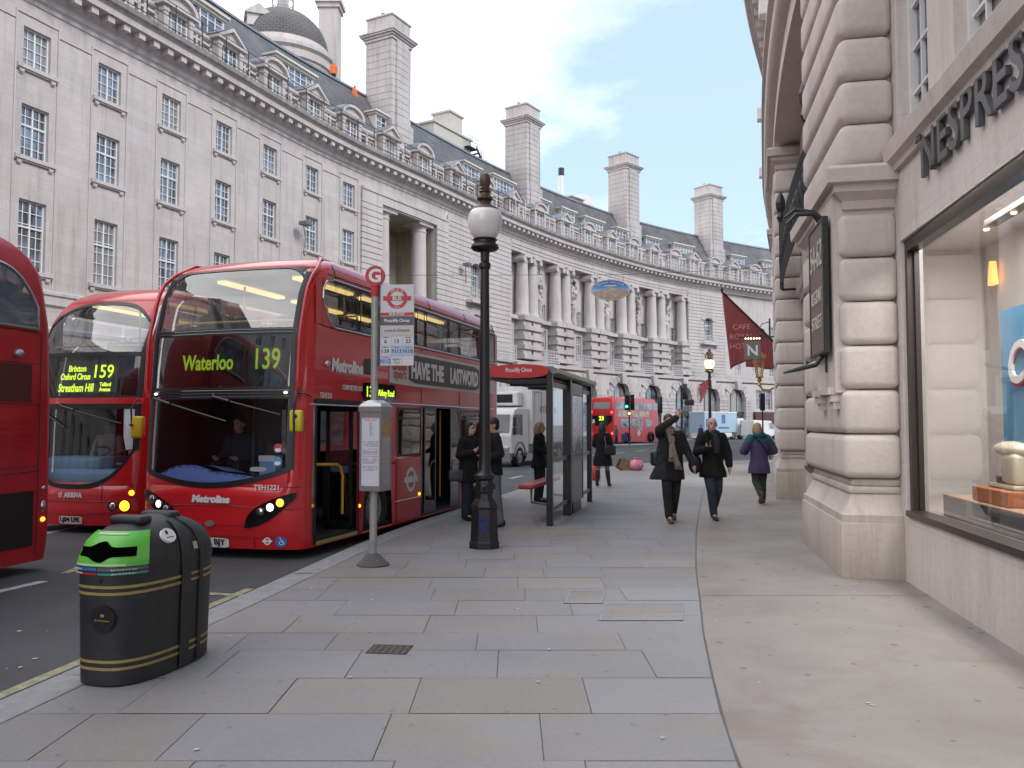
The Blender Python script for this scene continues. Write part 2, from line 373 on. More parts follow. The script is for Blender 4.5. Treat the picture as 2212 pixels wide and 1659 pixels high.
KERB = [(-6.4, -14), (-4.6, -5), (-3.85, 0), (-3.07, 5.0), (-2.72, 7.3), (-2.42, 9.4), (-2.08, 12.0), (-1.58, 14.2), (-0.92, 16.7), (0.0, 20.3), (1.4, 25.9), (3.2, 30.9), (4.9, 34.1)]
KY = np.array([p[1] for p in KERB]); KX = np.array([p[0] for p in KERB])
yy = np.linspace(-14, 34.1, 240); kk = np.interp(yy, KY, KX)
for _ in range(60): kk[1:-1] = 0.25*kk[:-2]+0.5*kk[1:-1]+0.25*kk[2:]
def kx(y): return float(np.interp(y, yy, kk))
CORNER = [(4.9, 34.1), (5.6, 35.0), (6.6, 35.8), (8.2, 36.5), (10.5, 37.4), (13.5, 38.8), (18, 41.5)]
FORE = [(0.3, -14), (0.75, 0), (1.0, 3.2), (1.17, 4.6), (1.34, 5.6), (1.52, 6.6), (1.8, 7.95), (2.1, 9.45), (2.83, 12.7), (3.66, 16.1), (4.78, 20.6), (5.9, 24.3), (7.3, 28.5), (9.6, 33.8), (11.5, 37.5)]
FY = np.array([p[1] for p in FORE]); FX = np.array([p[0] for p in FORE])
def fx(y): return float(np.interp(y, FY, FX))
def slab_mat():
    m = bpy.data.materials.new('york_stone_paving'); m.use_nodes = True; t = m.node_tree; b = t.nodes['Principled BSDF']; b.inputs['Roughness'].default_value = 0.62; b.inputs['Specular IOR Level'].default_value = 0.35
    tc = N(t, 'ShaderNodeTexCoord'); at = N(t, 'ShaderNodeAttribute', attribute_name='UVMap')
    sp = N(t, 'ShaderNodeSeparateXYZ'); L(t, at.outputs['Vector'], sp.inputs[0])
    n1 = N(t, 'ShaderNodeTexNoise', inp={'Scale': 0.9, 'Detail': 5.0, 'Roughness': 0.5, 'Distortion': 0.6}); L(t, tc.outputs['Object'], n1.inputs['Vector'])
    n2 = N(t, 'ShaderNodeTexNoise', inp={'Scale': 30.0, 'Detail': 7.0, 'Roughness': 0.75}); L(t, tc.outputs['Object'], n2.inputs['Vector'])
    a = N(t, 'ShaderNodeMath', operation='ADD'); L(t, sp.outputs['X'], a.inputs[0]); L(t, n1.outputs['Fac'], a.inputs[1])
    r = N(t, 'ShaderNodeValToRGB'); e = r.color_ramp.elements; e[0].position = 0.80; e[0].color = (0.255, 0.252, 0.262, 1); e[1].position = 1.10; e[1].color = (0.268, 0.248, 0.232, 1)
    L(t, a.outputs[0], r.inputs[0])
    r2 = N(t, 'ShaderNodeMapRange', inp={1: 0.25, 2: 0.75, 3: 0.86, 4: 1.12}); L(t, n2.outputs['Fac'], r2.inputs[0])
    mu = N(t, 'ShaderNodeMath', operation='MULTIPLY'); L(t, sp.outputs['Y'], mu.inputs[0]); L(t, r2.outputs[0], mu.inputs[1])
    # trodden-in grime drifting across the slabs
    n4 = N(t, 'ShaderNodeTexNoise', inp={'Scale': 0.35, 'Detail': 6.0, 'Roughness': 0.6}); L(t, tc.outputs['Object'], n4.inputs['Vector'])
    r4 = N(t, 'ShaderNodeMapRange', inp={1: 0.35, 2: 0.7, 3: 0.86, 4: 1.1}); L(t, n4.outputs['Fac'], r4.inputs[0])
    m2 = N(t, 'ShaderNodeMath', operation='MULTIPLY'); L(t, mu.outputs[0], m2.inputs[0]); L(t, r4.outputs[0], m2.inputs[1])
    s = N(t, 'ShaderNodeVectorMath', operation='SCALE'); L(t, r.outputs[0], s.inputs[0]); L(t, m2.outputs[0], s.inputs['Scale'])
    # chewing gum and small spots
    vo = N(t, 'ShaderNodeTexVoronoi', voronoi_dimensions='2D', inp={'Scale': 1.7}); L(t, tc.outputs['Object'], vo.inputs['Vector'])
    wn = N(t, 'ShaderNodeTexNoise', inp={'Scale': 60.0}); L(t, tc.outputs['Object'], wn.inputs['Vector'])
    g0 = N(t, 'ShaderNodeMath', operation='MULTIPLY_ADD', inp={1: 0.03}); L(t, wn.outputs['Fac'], g0.inputs[0]); L(t, vo.outputs['Distance'], g0.inputs[2])
    gs = N(t, 'ShaderNodeMapRange', inp={1: 0.040, 2: 0.050, 3: 0.32, 4: 0.0}); L(t, g0.outputs[0], gs.inputs[0])
    mg = N(t, 'ShaderNodeMixRGB', inp={2: (0.07, 0.07, 0.08, 1)}); L(t, gs.outputs[0], mg.inputs[0]); L(t, s.outputs[0], mg.inputs[1])
    L(t, mg.outputs[0], b.inputs['Base Color'])
    bp = N(t, 'ShaderNodeBump', inp={'Strength': 0.3, 'Distance': 0.008}); L(t, n2.outputs['Fac'], bp.inputs['Height']); L(t, bp.outputs[0], b.inputs['Normal'])
    return m
SLAB = slab_mat(); JOINT = mat('paving_joint', (0.155, 0.15, 0.15), 0.95, var=.3, vscale=3)
mb = MB(); ys_ = list(np.linspace(-14, 34.1, 60))
for a, b in zip(ys_[:-1], ys_[1:]): mb.add([(kx(a), a, -0.006), (fx(a)+.3, a, -0.006), (fx(b)+.3, b, -0.006), (kx(b), b, -0.006)], [(0, 1, 2, 3)])
mb.add([(4.9, 34.1, -0.006), (9.75, 34.1, -0.006), (11.5, 37.6, -0.006), (10.5, 37.4, -0.006), (8.2, 36.5, -0.006), (6.6, 35.8, -0.006), (5.6, 35.0, -0.006)], [(0, 1, 2, 3, 4, 5, 6)])
struct(mb.build('pavement_bed', JOINT))
rs = random.Random(11); mb = MB(); y = -13.8; KW = 0.3; G = 0.003
HATCH = (0.74, 1.48, 6.62, 7.42)
while y < 36.2:
    h = rs.choice([0.5, 0.56, 0.6, 0.6, 0.66]); y1 = min(y+h, 36.3)
    def xl(t):
        if t <= 34.1: return kx(t)+KW+0.01
        return float(np.interp(t, [p[1] for p in CORNER], [p[0] for p in CORNER]))+KW+0.1
    a0, a1, b0, b1 = xl(y), xl(y1), fx(y)-0.008, fx(y1)-0.008
    W = max(b0-a0, 0.01); t = 0.0; cuts = [0.0]; 
    first = True
    while t < W-0.5:
        t += rs.uniform(0.35, 0.9) if first else rs.uniform(0.62, 1.15); first = False
        if t < W-0.35: cuts.append(t)
    cuts.append(W)
    for c0, c1 in zip(cuts[:-1], cuts[1:]):
        f0, f1 = c0/W, c1/W; sk = 0.0
        p = [(a0+(b0-a0)*f0+G, y+G), (a0+(b0-a0)*f1-G, y+G), (a1+(b1-a1)*f1-G, y1-G), (a1+(b1-a1)*f0+G, y1-G)]
        if (c0 > 0) and (c1 < W):   # inner joints stay square to the course
            p[3] = (p[0][0], p[3][1]); p[2] = (p[1][0], p[2][1])
        elif c0 > 0: p[3] = (p[0][0], p[3][1])
        elif c1 < W: p[2] = (p[1][0], p[2][1])
        dz = rs.uniform(-0.0015, 0.0015); tone = rs.choice([0.14, 0.22, 0.28, 0.33, 0.36, 0.42, 0.52]); br = rs.uniform(0.93, 1.05)
        mb.add([(q[0], q[1], dz) for q in p], [(0, 1, 2, 3)], uv=[(tone, br)]*4)
    y = y1
struct(mb.build('pavement', SLAB))
# granite kerb, stone by stone
KST = mat('granite_kerb', (0.30, 0.30, 0.31), 0.7, var=0.25, vscale=6, bump=0.3, bscale=60)
mb = MB(); path = [(kx(t), t) for t in np.arange(-13.8, 34.1, 0.92)]+CORNER
for (ax, ay), (bx_, by) in zip(path[:-1], path[1:]):
    d = Vector((bx_-ax, by-ay, 0)); ln = d.length; d.normalize(); n = Vector((d.y, -d.x, 0)); g = 0.005
    A = Vector((ax, ay, 0))+d*g; B = Vector((bx_, by, 0))-d*g
    z = 0.003
    ring = [A, B, B+n*KW, A+n*KW]
    vs = [(p.x, p.y, z) for p in ring]+[(p.x, p.y, -0.3) for p in ring]
    mb.add(vs, [(0, 1, 2, 3), (0, 4, 5, 1), (1, 5, 6, 2), (3, 7, 4, 0), (2, 6, 7, 3)])
struct(mb.build('kerb', KST, bevel=0.012))
# private forecourt of pale concrete along the shops
def fore_mat():
    m = bpy.data.materials.new('forecourt_concrete'); m.use_nodes = True; t = m.node_tree; b = t.nodes['Principled BSDF']; b.inputs['Roughness'].default_value = 0.6; b.inputs['Specular IOR Level'].default_value = 0.35
    tc = N(t, 'ShaderNodeTexCoord')
    n1 = N(t, 'ShaderNodeTexNoise', inp={'Scale': 0.8, 'Detail': 9.0, 'Roughness': 0.6, 'Distortion': 0.5}); L(t, tc.outputs['Object'], n1.inputs['Vector'])
    r = N(t, 'ShaderNodeValToRGB'); e = r.color_ramp.elements; e[0].position = 0.3; e[0].color = (0.215, 0.19, 0.176, 1); e[1].position = 0.68; e[1].color = (0.29, 0.266, 0.252, 1); L(t, n1.outputs['Fac'], r.inputs[0])
    n2 = N(t, 'ShaderNodeTexNoise', inp={'Scale': 45.0, 'Detail': 6.0, 'Roughness': 0.75}); L(t, tc.outputs['Object'], n2.inputs['Vector'])
    r2 = N(t, 'ShaderNodeMapRange', inp={1: 0.25, 2: 0.75, 3: 0.9, 4: 1.08}); L(t, n2.outputs['Fac'], r2.inputs[0])
    s = N(t, 'ShaderNodeVectorMath', operation='SCALE'); L(t, r.outputs[0], s.inputs[0]); L(t, r2.outputs[0], s.inputs['Scale'])
    mpn = N(t, 'ShaderNodeMapping'); mpn.inputs['Location'].default_value = (3.1, 1.7, 0); L(t, tc.outputs['Object'], mpn.inputs[0])
    n5 = N(t, 'ShaderNodeTexNoise', inp={'Scale': 0.75, 'Detail': 10.0, 'Roughness': 0.72, 'Distortion': 1.0}); L(t, mpn.outputs[0], n5.inputs['Vector'])
    r5 = N(t, 'ShaderNodeMapRange', inp={1: 0.52, 2: 0.68, 3: 0.0, 4: 0.55}); L(t, n5.outputs['Fac'], r5.inputs[0])
    mr = N(t, 'ShaderNodeMixRGB', inp={2: (0.20, 0.145, 0.125, 1)}); L(t, r5.outputs[0], mr.inputs[0]); L(t, s.outputs[0], mr.inputs[1])
    vo = N(t, 'ShaderNodeTexVoronoi', voronoi_dimensions='2D', inp={'Scale': 2.4}); L(t, tc.outputs['Object'], vo.inputs['Vector'])
    sc = N(t, 'ShaderNodeSeparateXYZ'); L(t, vo.outputs['Color'], sc.inputs[0])
    rr = N(t, 'ShaderNodeMath', operation='MULTIPLY', inp={1: 0.085}); L(t, sc.outputs['X'], rr.inputs[0])
    cmp = N(t, 'ShaderNodeMath', operation='SUBTRACT'); L(t, vo.outputs['Distance'], cmp.inputs[0]); L(t, rr.outputs[0], cmp.inputs[1])
    gs = N(t, 'ShaderNodeMapRange', inp={1: -0.016, 2: 0.004, 3: 0.62, 4: 0.0}); L(t, cmp.outputs[0], gs.inputs[0])
    mg = N(t, 'ShaderNodeMixRGB', inp={2: (0.085, 0.085, 0.1, 1)}); L(t, gs.outputs[0], mg.inputs[0]); L(t, mr.outputs[0], mg.inputs[1])
    L(t, mg.outputs[0], b.inputs['Base Color'])
    bp = N(t, 'ShaderNodeBump', inp={'Strength': 0.15, 'Distance': 0.006}); L(t, n2.outputs['Fac'], bp.inputs['Height']); L(t, bp.outputs[0], b.inputs['Normal'])
    return m
mb = MB(); seams = [-14, -8, -3.2, 0.1, 3.98, 8.0, 12.9, 17.5, 22.5, 28, 33.0, 37.4]
for a, b in zip(seams[:-1], seams[1:]):
    k = max(2, int((b-a)/0.5)); g = 0.006
    yl = [a+g+(b-a-2*g)*i/k for i in range(k+1)]
    mb.grid([[(fx(q)+0.004, q, 0.004), (q*0.30+7.5, q+(0.045*(q*0.3+7.5-fx(q)) if q not in (yl[0], yl[-1]) else 0.0), 0.004)] for q in yl])
struct(mb.build('forecourt', fore_mat()))
mb = MB(); yl = np.linspace(-14, 37.4, 70)
mb.grid([[(fx(q)-0.005, q, -0.001), (q*0.30+7.5, q, -0.001)] for q in yl]); struct(mb.build('forecourt_bed', JOINT))
# painted lines
YEL = mat('yellow_paint', (0.40, 0.37, 0.22), 0.7, var=0.5, vscale=9, col2=(0.16, 0.15, 0.11)); WHP = mat('white_paint', (0.62, 0.62, 0.6), 0.7, var=0.45, vscale=7, col2=(0.25, 0.25, 0.25))
def strip(mb, a, b, wd, z):
    a = Vector(a); b = Vector(b); d = (b-a).normalized(); n = Vector((d.y, -d.x))*wd/2
    mb.add([(a.x+n.x, a.y+n.y, z), (a.x-n.x, a.y-n.y, z), (b.x-n.x, b.y-n.y, z), (b.x+n.x, b.y+n.y, z)], [(0, 1, 2, 3)])
mb = MB(); Z = ROAD_Z+0.004
for t in np.arange(-6, 8.6, 0.6): strip(mb, (kx(t)-0.36, t), (kx(t+.6)-0.36, t+.6), 0.1, Z)
for q, r_ in (((440, 1283), (575, 1290)), ((140, 1240), (175, 1226))):
    a, b = onz(*q, ROAD_Z), onz(*r_, ROAD_Z); strip(mb, a.xy, b.xy, 0.11, Z+0.004)
struct(mb.build('yellow_bay_lines', YEL))
mb = MB(); strip(mb, (kx(9.2)+0.02, 9.2), (kx(9.2)+0.29, 9.22), 0.06, 0.008); struct(mb.build('yellow_kerb_mark', YEL))
mb = MB()
for q, r_ in (((-20, 1282), (95, 1256)), ((95, 1153), (175, 1137)), ((1102, 1034), (1128, 1028)), ((1158, 1018), (1178, 1012)), ((1480, 970), (1610, 962))):
    a, b = onz(*q, ROAD_Z), onz(*r_, ROAD_Z); strip(mb, a.xy, b.xy, 0.13, Z)
for i in range(7): strip(mb, (2.2+i*2.0, 42+i*4.2), (3.2+i*2.0, 44.1+i*4.2), 0.13, Z)
struct(mb.build('white_lane_lines', WHP))
# island carrying the signal
mb = MB(); ring = [(9.2+3.0*math.cos(t)*0.9+0.45*3.0*math.sin(t)*0.2, 66.5+2.2*math.sin(t)+1.9*math.cos(t)) for t in [2*math.pi*i/28 for i in range(28)]]
mb.add([(x, y, 0.02) for x, y in ring]+[(x, y, -0.3) for x, y in ring], [tuple(range(28))]+[(i, i+28, (i+1) % 28+28, (i+1) % 28) for i in range(28)])
struct(mb.build('traffic_island', mat('island_stone', (0.27, 0.27, 0.275), 0.8, var=0.2)))
# covers let into the paving
ZINC = mat('galvanised_steel', (0.42, 0.44, 0.47), 0.42, 0.8, var=0.2, vscale=20)
def cover(label, poly, inner, midcut=None):
    c = sum((Vector(p) for p in poly), Vector((0, 0)))/4
    t = thing('inspection_cover', label, 'manhole cover', (c.x, c.y, 0.0))
    fr = MB(); q = [Vector(p)-c for p in poly]
    for a, b in zip(q, q[1:]+q[:1]):
        d = (b-a).normalized(); n = Vector((-d.y, d.x))*0.014
        fr.add([(a.x, a.y, 0.005), (b.x, b.y, 0.005), (b.x+n.x, b.y+n.y, 0.005), (a.x+n.x, a.y+n.y, 0.005)], [(0, 1, 2, 3)])
    if midcut:
        a = (q[0]+q[3])/2; b = (q[1]+q[2])/2; fr.add([(a.x, a.y-.007, 0.005), (b.x, b.y-.007, 0.005), (b.x, b.y+.007, 0.005), (a.x, a.y+.007, 0.005)], [(0, 1, 2, 3)])
    for p in q:
        k = p*0.93; fr.add([(k.x-0.03, k.y-0.012, 0.0055), (k.x+0.03, k.y-0.012, 0.0055), (k.x+(0.0), k.y+0.02, 0.0055)], [(0, 1, 2)])
    fr.build('frame', ZINC, t)
    mb = MB(); mb.add([(p.x, p.y, 0.0035) for p in q], [(0, 1, 2, 3)], uv=[(0.5, 1.0)]*4); mb.build('infill_slab', inner, t)
P4 = lambda *uv: [tuple(onz(*a).xy) for a in uv]
cover('large two leaf steel framed cover filled with tan paving, beside the forecourt edge', P4((1294, 1341), (1475, 1341), (1475, 1305), (1304, 1305)), SLAB, True)
cover('smaller steel framed cover filled with paving, just behind the large two leaf cover', P4((1218, 1304), (1300, 1304), (1308, 1277), (1232, 1277)), SLAB)
c = onz(842, 1403)
t = thing('cast_iron_cover', 'small square dark cast iron cover with a worn pattern, in the paving', 'manhole cover', (c.x, c.y, 0), -0.1)
mb = MB(); mb.box(-.15, .15, -.12, .12, -0.02, 0.004); mb.build('plate', mat('rusty_iron', (0.07, 0.062, 0.055), 0.7, 0.4, var=0.5, vscale=25, bump=0.8, bscale=70), t)
mb = MB()
for i in range(6):
    for j in range(5): mb.lathe([(0.018, 0.004), (0.014, 0.008)], (-.12+i*.048, -.095+j*.048, 0), 8)
mb.build('studs', mat('iron_studs', (0.11, 0.1, 0.09), 0.6, 0.5), t)

# scraps of paper and leaf trodden about
rs = random.Random(21); mb = MB()
for i in range(70):
    y = rs.uniform(3.6, 24); x = rs.uniform(kx(y)+.3, fx(y)+2.0); r = rs.uniform(.006, .02); a = rs.uniform(0, 6.28)
    mb.add([(x+r*math.cos(a+q)*rs.uniform(.5, 1.3), y+r*math.sin(a+q)*rs.uniform(.5, 1.3), .0075+rs.uniform(0, .002)) for q in (0, 1.5, 3.1, 4.6)], [(0, 1, 2, 3)])
for i in range(26):
    y = rs.uniform(4.5, 9); x = kx(y)-rs.uniform(.1, 1.6); r = rs.uniform(.008, .03); a = rs.uniform(0, 6.28)
    mb.add([(x+r*math.cos(a+q)*rs.uniform(.5, 1.3), y+r*math.sin(a+q)*rs.uniform(.5, 1.3), ROAD_Z+.008) for q in (0, 1.5, 3.1, 4.6)], [(0, 1, 2, 3)])
o = mb.build('litter_scraps', mat('paper_scrap', (.5, .49, .46), .8)); o['kind'] = 'stuff'; tag(o, 'scattered pale scraps of paper on the paving and gutter', 'litter')
# ------------------------------------------------------------------ the curved terrace across the street
LP = [(-29, 7), (-26.2, 14), (-23.2, 22), (-20.6, 28.6), (-18.4, 34.4), (-16.94, 37.94), (-15.33, 42.0), (-13.5, 47), (-11.75, 51.4), (-9.9, 55.2), (-7.1, 60.2), (-4.1, 66), (-.86, 72.0), (1.4, 75.9), (4.5, 80.8), (9.71, 88.0), (15.5, 95.0), (20.26, 99.8), (24.9, 103.7), (29.9, 107.6), (37, 112.5), (47, 118.5)]
LB = Line(LP, 1)
ST = stone_mat('portland_ashlar', (0.545, 0.495, 0.48), block=(1.5, 0.42), joint=0.83, stain=0.16, var=0.12, jw=0.012)
STP = stone_mat('portland_plain', (0.535, 0.485, 0.47), stain=0.2, var=0.14, seed=4.0)
STR = stone_mat('portland_weathered', (0.50, 0.46, 0.45), stain=0.32, var=0.2, seed=9.0)
STD = stone_mat('soot_stained_stone', (0.33, 0.30, 0.28), stain=0.55, var=0.3, seed=2.0, grime=(0.05, 0.047, 0.045))
STB = stone_mat('shaded_side_stone', (0.56, 0.48, 0.39), block=(1.2, 0.4), joint=0.85, stain=0.2, seed=5.0)
WFR = mat('white_window_paint', (0.72, 0.72, 0.72), 0.5)
LEAD = mat('lead_sheet', (0.20, 0.22, 0.25), 0.5, 0.2, var=0.25, vscale=1.5)
IRON = mat('black_ironwork', (0.018, 0.018, 0.02), 0.45)
WIRON = mat('white_ironwork', (0.62, 0.61, 0.60), 0.5)
def slate():
    m = bpy.data.materials.new('slate_roofing'); m.use_nodes = True; t = m.node_tree; b = t.nodes['Principled BSDF']; b.inputs['Roughness'].default_value = 0.62
    tc = N(t, 'ShaderNodeTexCoord'); br = N(t, 'ShaderNodeTexBrick', inp={'Color1': (0.082, 0.080, 0.085, 1), 'Color2': (0.112, 0.108, 0.11, 1), 'Mortar': (0.04, 0.04, 0.045, 1), 'Scale': 1.0, 'Mortar Size': 0.012, 'Brick Width': 0.35, 'Row Height': 0.24}); L(t, tc.outputs['UV'], br.inputs['Vector'])
    n = N(t, 'ShaderNodeTexNoise', inp={'Scale': 0.5, 'Detail': 8.0, 'Roughness': 0.65}); L(t, tc.outputs['Object'], n.inputs['Vector'])
    r = N(t, 'ShaderNodeMapRange', inp={1: 0.3, 2: 0.7, 3: 0.65, 4: 1.5}); L(t, n.outputs['Fac'], r.inputs[0])
    s = N(t, 'ShaderNodeVectorMath', operation='SCALE'); L(t, br.outputs['Color'], s.inputs[0]); L(t, r.outputs[0], s.inputs['Scale']); L(t, s.outputs[0], b.inputs['Base Color'])
    return m
SLATE = slate()
def win_glass(name, base):
    m = bpy.data.materials.new(name); m.use_nodes = True; t = m.node_tree; b = t.nodes['Principled BSDF']; b.inputs['Roughness'].default_value = 0.03; b.inputs['IOR'].default_value = 1.9; b.inputs['Specular IOR Level'].default_value = 0.8
    tc = N(t, 'ShaderNodeTexCoord'); oi = N(t, 'ShaderNodeObjectInfo')
    ad = N(t, 'ShaderNodeVectorMath', operation='ADD'); L(t, tc.outputs['Object'], ad.inputs[0]); L(t, oi.outputs['Location'], ad.inputs[1])
    n = N(t, 'ShaderNodeTexNoise', inp={'Scale': 0.9, 'Detail': 2.0}); L(t, ad.outputs[0], n.inputs['Vector'])
    r = N(t, 'ShaderNodeValToRGB'); e = r.color_ramp.elements; e[0].position = 0.42; e[0].color = (*base, 1); e[1].position = 0.58; e[1].color = (base[0]*3+.05, base[1]*3+.075, base[2]*3+.12, 1); L(t, n.outputs['Fac'], r.inputs[0])  # pale blue blotches paint sky reflection into the pane colour
    gt = N(t, 'ShaderNodeMath', operation='GREATER_THAN', inp={1: 0.66}); L(t, oi.outputs['Random'], gt.inputs[0]); bl = N(t, 'ShaderNodeMixRGB', inp={2: (.24, .235, .225, 1)}); gm = N(t, 'ShaderNodeMath', operation='MULTIPLY', inp={1: .8}); L(t, gt.outputs[0], gm.inputs[0]); L(t, gm.outputs[0], bl.inputs[0]); L(t, r.outputs[0], bl.inputs[1]); L(t, bl.outputs[0], b.inputs['Base Color'])
    n2 = N(t, 'ShaderNodeTexNoise', inp={'Scale': 1.8, 'Detail': 1.0}); L(t, ad.outputs[0], n2.inputs['Vector'])
    bp = N(t, 'ShaderNodeBump', inp={'Strength': 1.0, 'Distance': 0.012}); L(t, n2.outputs['Fac'], bp.inputs['Height']); L(t, bp.outputs[0], b.inputs['Normal'])
    return m
PANE = win_glass('window_pane', (0.035, 0.04, 0.05))
_wt = {}
def window_meshes(w, h, cols, rows, transom=None, fr=0.06, bar=0.03, arched=False):
    key = (round(w, 2), round(h, 2), cols, rows, transom, arched)
    if key in _wt: return _wt[key]
    mb = MB(); W = w/2
    mb.box(-W, -W+fr, -.05, .05, 0, h); mb.box(W-fr, W, -.05, .05, 0, h); mb.box(-W+fr, W-fr, -.05, .05, 0, fr); mb.box(-W+fr, W-fr, -.05, .05, h-fr, h)
    if cols % 2 == 0: mb.box(-fr*.55, fr*.55, -.045, .045, fr, h-fr)
    for i in range(1, cols):
        if cols % 2 == 0 and i == cols//2: continue
        x = -W+w*i/cols; mb.box(x-bar/2, x+bar/2, -.02, .02, fr, h-fr)
    for i in range(1, rows):
        z = h*i/rows; mb.box(-W+fr, W-fr, -.022, .022, z-bar/2, z+bar/2)
    if transom: mb.box(-W+fr, W-fr, -.06, .06, h*transom-fr*.6, h*transom+fr*.6)
    a = mb.build('window', WFR); g = MB(); g.add([(-W, 0.03, 0), (W, 0.03, 0), (W, 0.03, h), (-W, 0.03, h)], [(0, 1, 2, 3)]); b = g.build('pane', PANE)
    _wt[key] = (a.data, b.data); bpy.data.objects.remove(a); bpy.data.objects.remove(b)
    return _wt[key]
def put_window(par, M, w, h, cols, rows, transom=None, name='window'):
    a, b = window_meshes(w, h, cols, rows, transom)
    o = bpy.data.objects.new(name, a); COL.objects.link(o); o.parent = par
    o.matrix_local = Matrix.Translation(-Vector(par.location)) @ M
    p = bpy.data.objects.new('pane', b); COL.objects.link(p); p.parent = o
    return o
WD = -0.55       # wall face
def at_base(line, s, d=0): return tuple(line(s, 0, d))
plain = thing('stone_building', 'long plain stone building behind the buses, with rows of small paned windows', 'building', at_base(LB, 20))
colon = thing('colonnade_building', 'curved stone building with paired columns above an arcade at the far bend', 'building', at_base(LB, 90))
S0, S1, S2 = 0.0, 62.7, LB.L
# --- plain part: wall with window openings
wl = [27.7-3.6*k for k in range(7, 0, -1)]+[27.7, 31.31, 35.01, 38.8, 42.73, 46.8, 50.59]
wl = [s for s in wl if s > 1.5]
rows = [(16.15, 17.78), (12.45, 14.6), (7.85, 10.72)]
holes = [(s-.62, s+.62, a, b) for s in wl for a, b in rows]
GA, GB, GZ = 54.15, 61.1, 17.15
holes.append((GA, GB, 0.6, GZ))
shop = [(s-1.25, s+1.25, 0.7, 4.6) for s in wl]
holes += shop
mb = MB(); LB.wall(mb, S0, S1, 0, 19.0, WD, holes, depth=0.34)
mb.build('wall', ST, plain, world=True)
# bays: narrow raised frames left and right of every window column and a stepped frieze band
mb = MB()
for s in wl:
    edge = [a for a in (-1.0, 0.98)]
    LB.fbox(mb, s-1.0, s-.93, 7.2, 18.25, WD-.02, WD+.045); LB.fbox(mb, s+.93, s+1.0, 7.2, 18.25, WD-.02, WD+.045)
for a, b in zip(wl[:-1], wl[1:]): LB.fbox(mb, a+1.0, b-1.0, 17.92, 18.0, WD-.02, WD+.05)
for s in wl: LB.fbox(mb, s-1.0, s+1.0, 18.25, 18.33, WD-.02, WD+.05)
LB.sweep(mb, [(WD, 6.5), (WD+.12, 6.6), (WD+.12, 6.95), (WD+.2, 7.0), (WD+.2, 7.12), (WD, 7.2)], S0, 51.7)
LB.sweep(mb, [(WD, 5.4), (WD+.1, 5.45), (WD+.14, 5.6), (WD, 5.7)], S0, 51.7)
mb.build('moulding', STP, plain, world=True)
for s in wl:
    for k, (a, b) in enumerate(rows):
        put_window(plain, LB.M(s, a, WD-.2), 1.24, b-a, 4, (4, 5, 6)[k], None if k == 0 else 0.62)
sillm = None
for s in wl:
    for a, b in rows:
        if sillm is None:
            mb = MB(); mb.box(-.93, .93, -.16, .0, -.16, 0.0); mb.box(-.93, .93, -.1, -.0, -.22, -.163)
            for x in (-.72, .72): mb.prism([(x-.11, -.22), (x+.11, -.22), (x+.09, -.33), (x-.09, -.33)], -.1, .0); mb.box(x-.08, x+.08, -.06, 0, -.38, -.333)
            o = mb.build('window_sill', STP, plain); sillm = o.data
        else:
            o = bpy.data.objects.new('window_sill', sillm); COL.objects.link(o); o.parent = plain
        o.matrix_local = Matrix.Translation(-Vector(plain.location)) @ LB.M(s, a, WD)
for s in wl: put_window(plain, LB.M(s, 0.7, WD-.3), 2.5, 3.9, 2, 2, 0.75, name='shop_window')
# gateway: screen opening over the side street
mb = MB(); z = 0.0; k = 0
def rust(mb, a, b, z0, z1, d0, d1, h=0.42, gap=0.05):
    n = int(round((z1-z0)/h)); hh = (z1-z0)/n
    for i in range(n): LB.fbox(mb, a, b, z0+hh*i+(gap if i else 0), z0+hh*(i+1), d0, d1)
rust(mb, 51.85, 54.15, 0.0, 17.3, WD-.05, WD+.16)
mb.build('rusticated_pier', STP, plain, world=True); mb = MB()
rust(mb, 61.1, 62.75, 0.0, 17.3, WD-.05, WD+.16)
mb.build('rusticated_pier', STP, plain, world=True)
mb = MB()
P = [LB(GA, 0, WD-.34), LB(GB, 0, WD-.34), LB(GB+.6, 0, WD-4.2), LB(GA+.6, 0, WD-4.2)]
def vq(mb, a, b, z0, z1): mb.add([(a[0], a[1], z0), (b[0], b[1], z0), (b[0], b[1], z1), (a[0], a[1], z1)], [(0, 1, 2, 3)], uv=[(0, z0), (7, z0), (7, z1), (0, z1)])
vq(mb, P[0], P[3], 0.6, GZ); vq(mb, P[3], P[2], 0.6, GZ); vq(mb, P[2], P[1], 0.6, GZ)
mb.add([(p[0], p[1], GZ) for p in P], [(0, 1, 2, 3)], uv=[(0, 0)]*4)
mb.build('gateway_recess', STB, plain, world=True)
mb = MB()
def column(mb, line, s, z0, z1, d, r, seg=20):
    x, y, _ = line(s, 0, d); h = z1-z0
    mb.lathe([(r*1.22, 0), (r*1.22, .18), (r*1.12, .24), (r*1.1, .34), (r, .42), (r*1.0, h*.35), (r*.86, h-.75), (r*.93, h-.72), (r*.93, h-.62), (r*.86, h-.58), (r*.88, h-.4), (r*1.15, h-.26), (r*1.2, h-.24)], (x, y, z0), seg)
for s in (55.2, 59.95):
    column(mb, LB, s, 5.0, GZ, WD-.8, .64, 28)
    LB.fbox(mb, s-.95, s+.95, GZ-.25, GZ-.002, WD-1.75, WD-.05); LB.fbox(mb, s-.95, s+.95, 0.61, 5.0, WD-1.7, WD-.1)
mb.build('gateway_column', STP, plain, world=True, smooth=40)
mb = MB(); LB.sweep(mb, [(WD-.02, 17.2), (WD+.16, 17.2), (WD+.16, 17.75), (WD+.24, 17.8), (WD+.24, 17.95), (WD, 18.0)], 51.85, 62.75); mb.build('architrave', STP, plain, world=True)
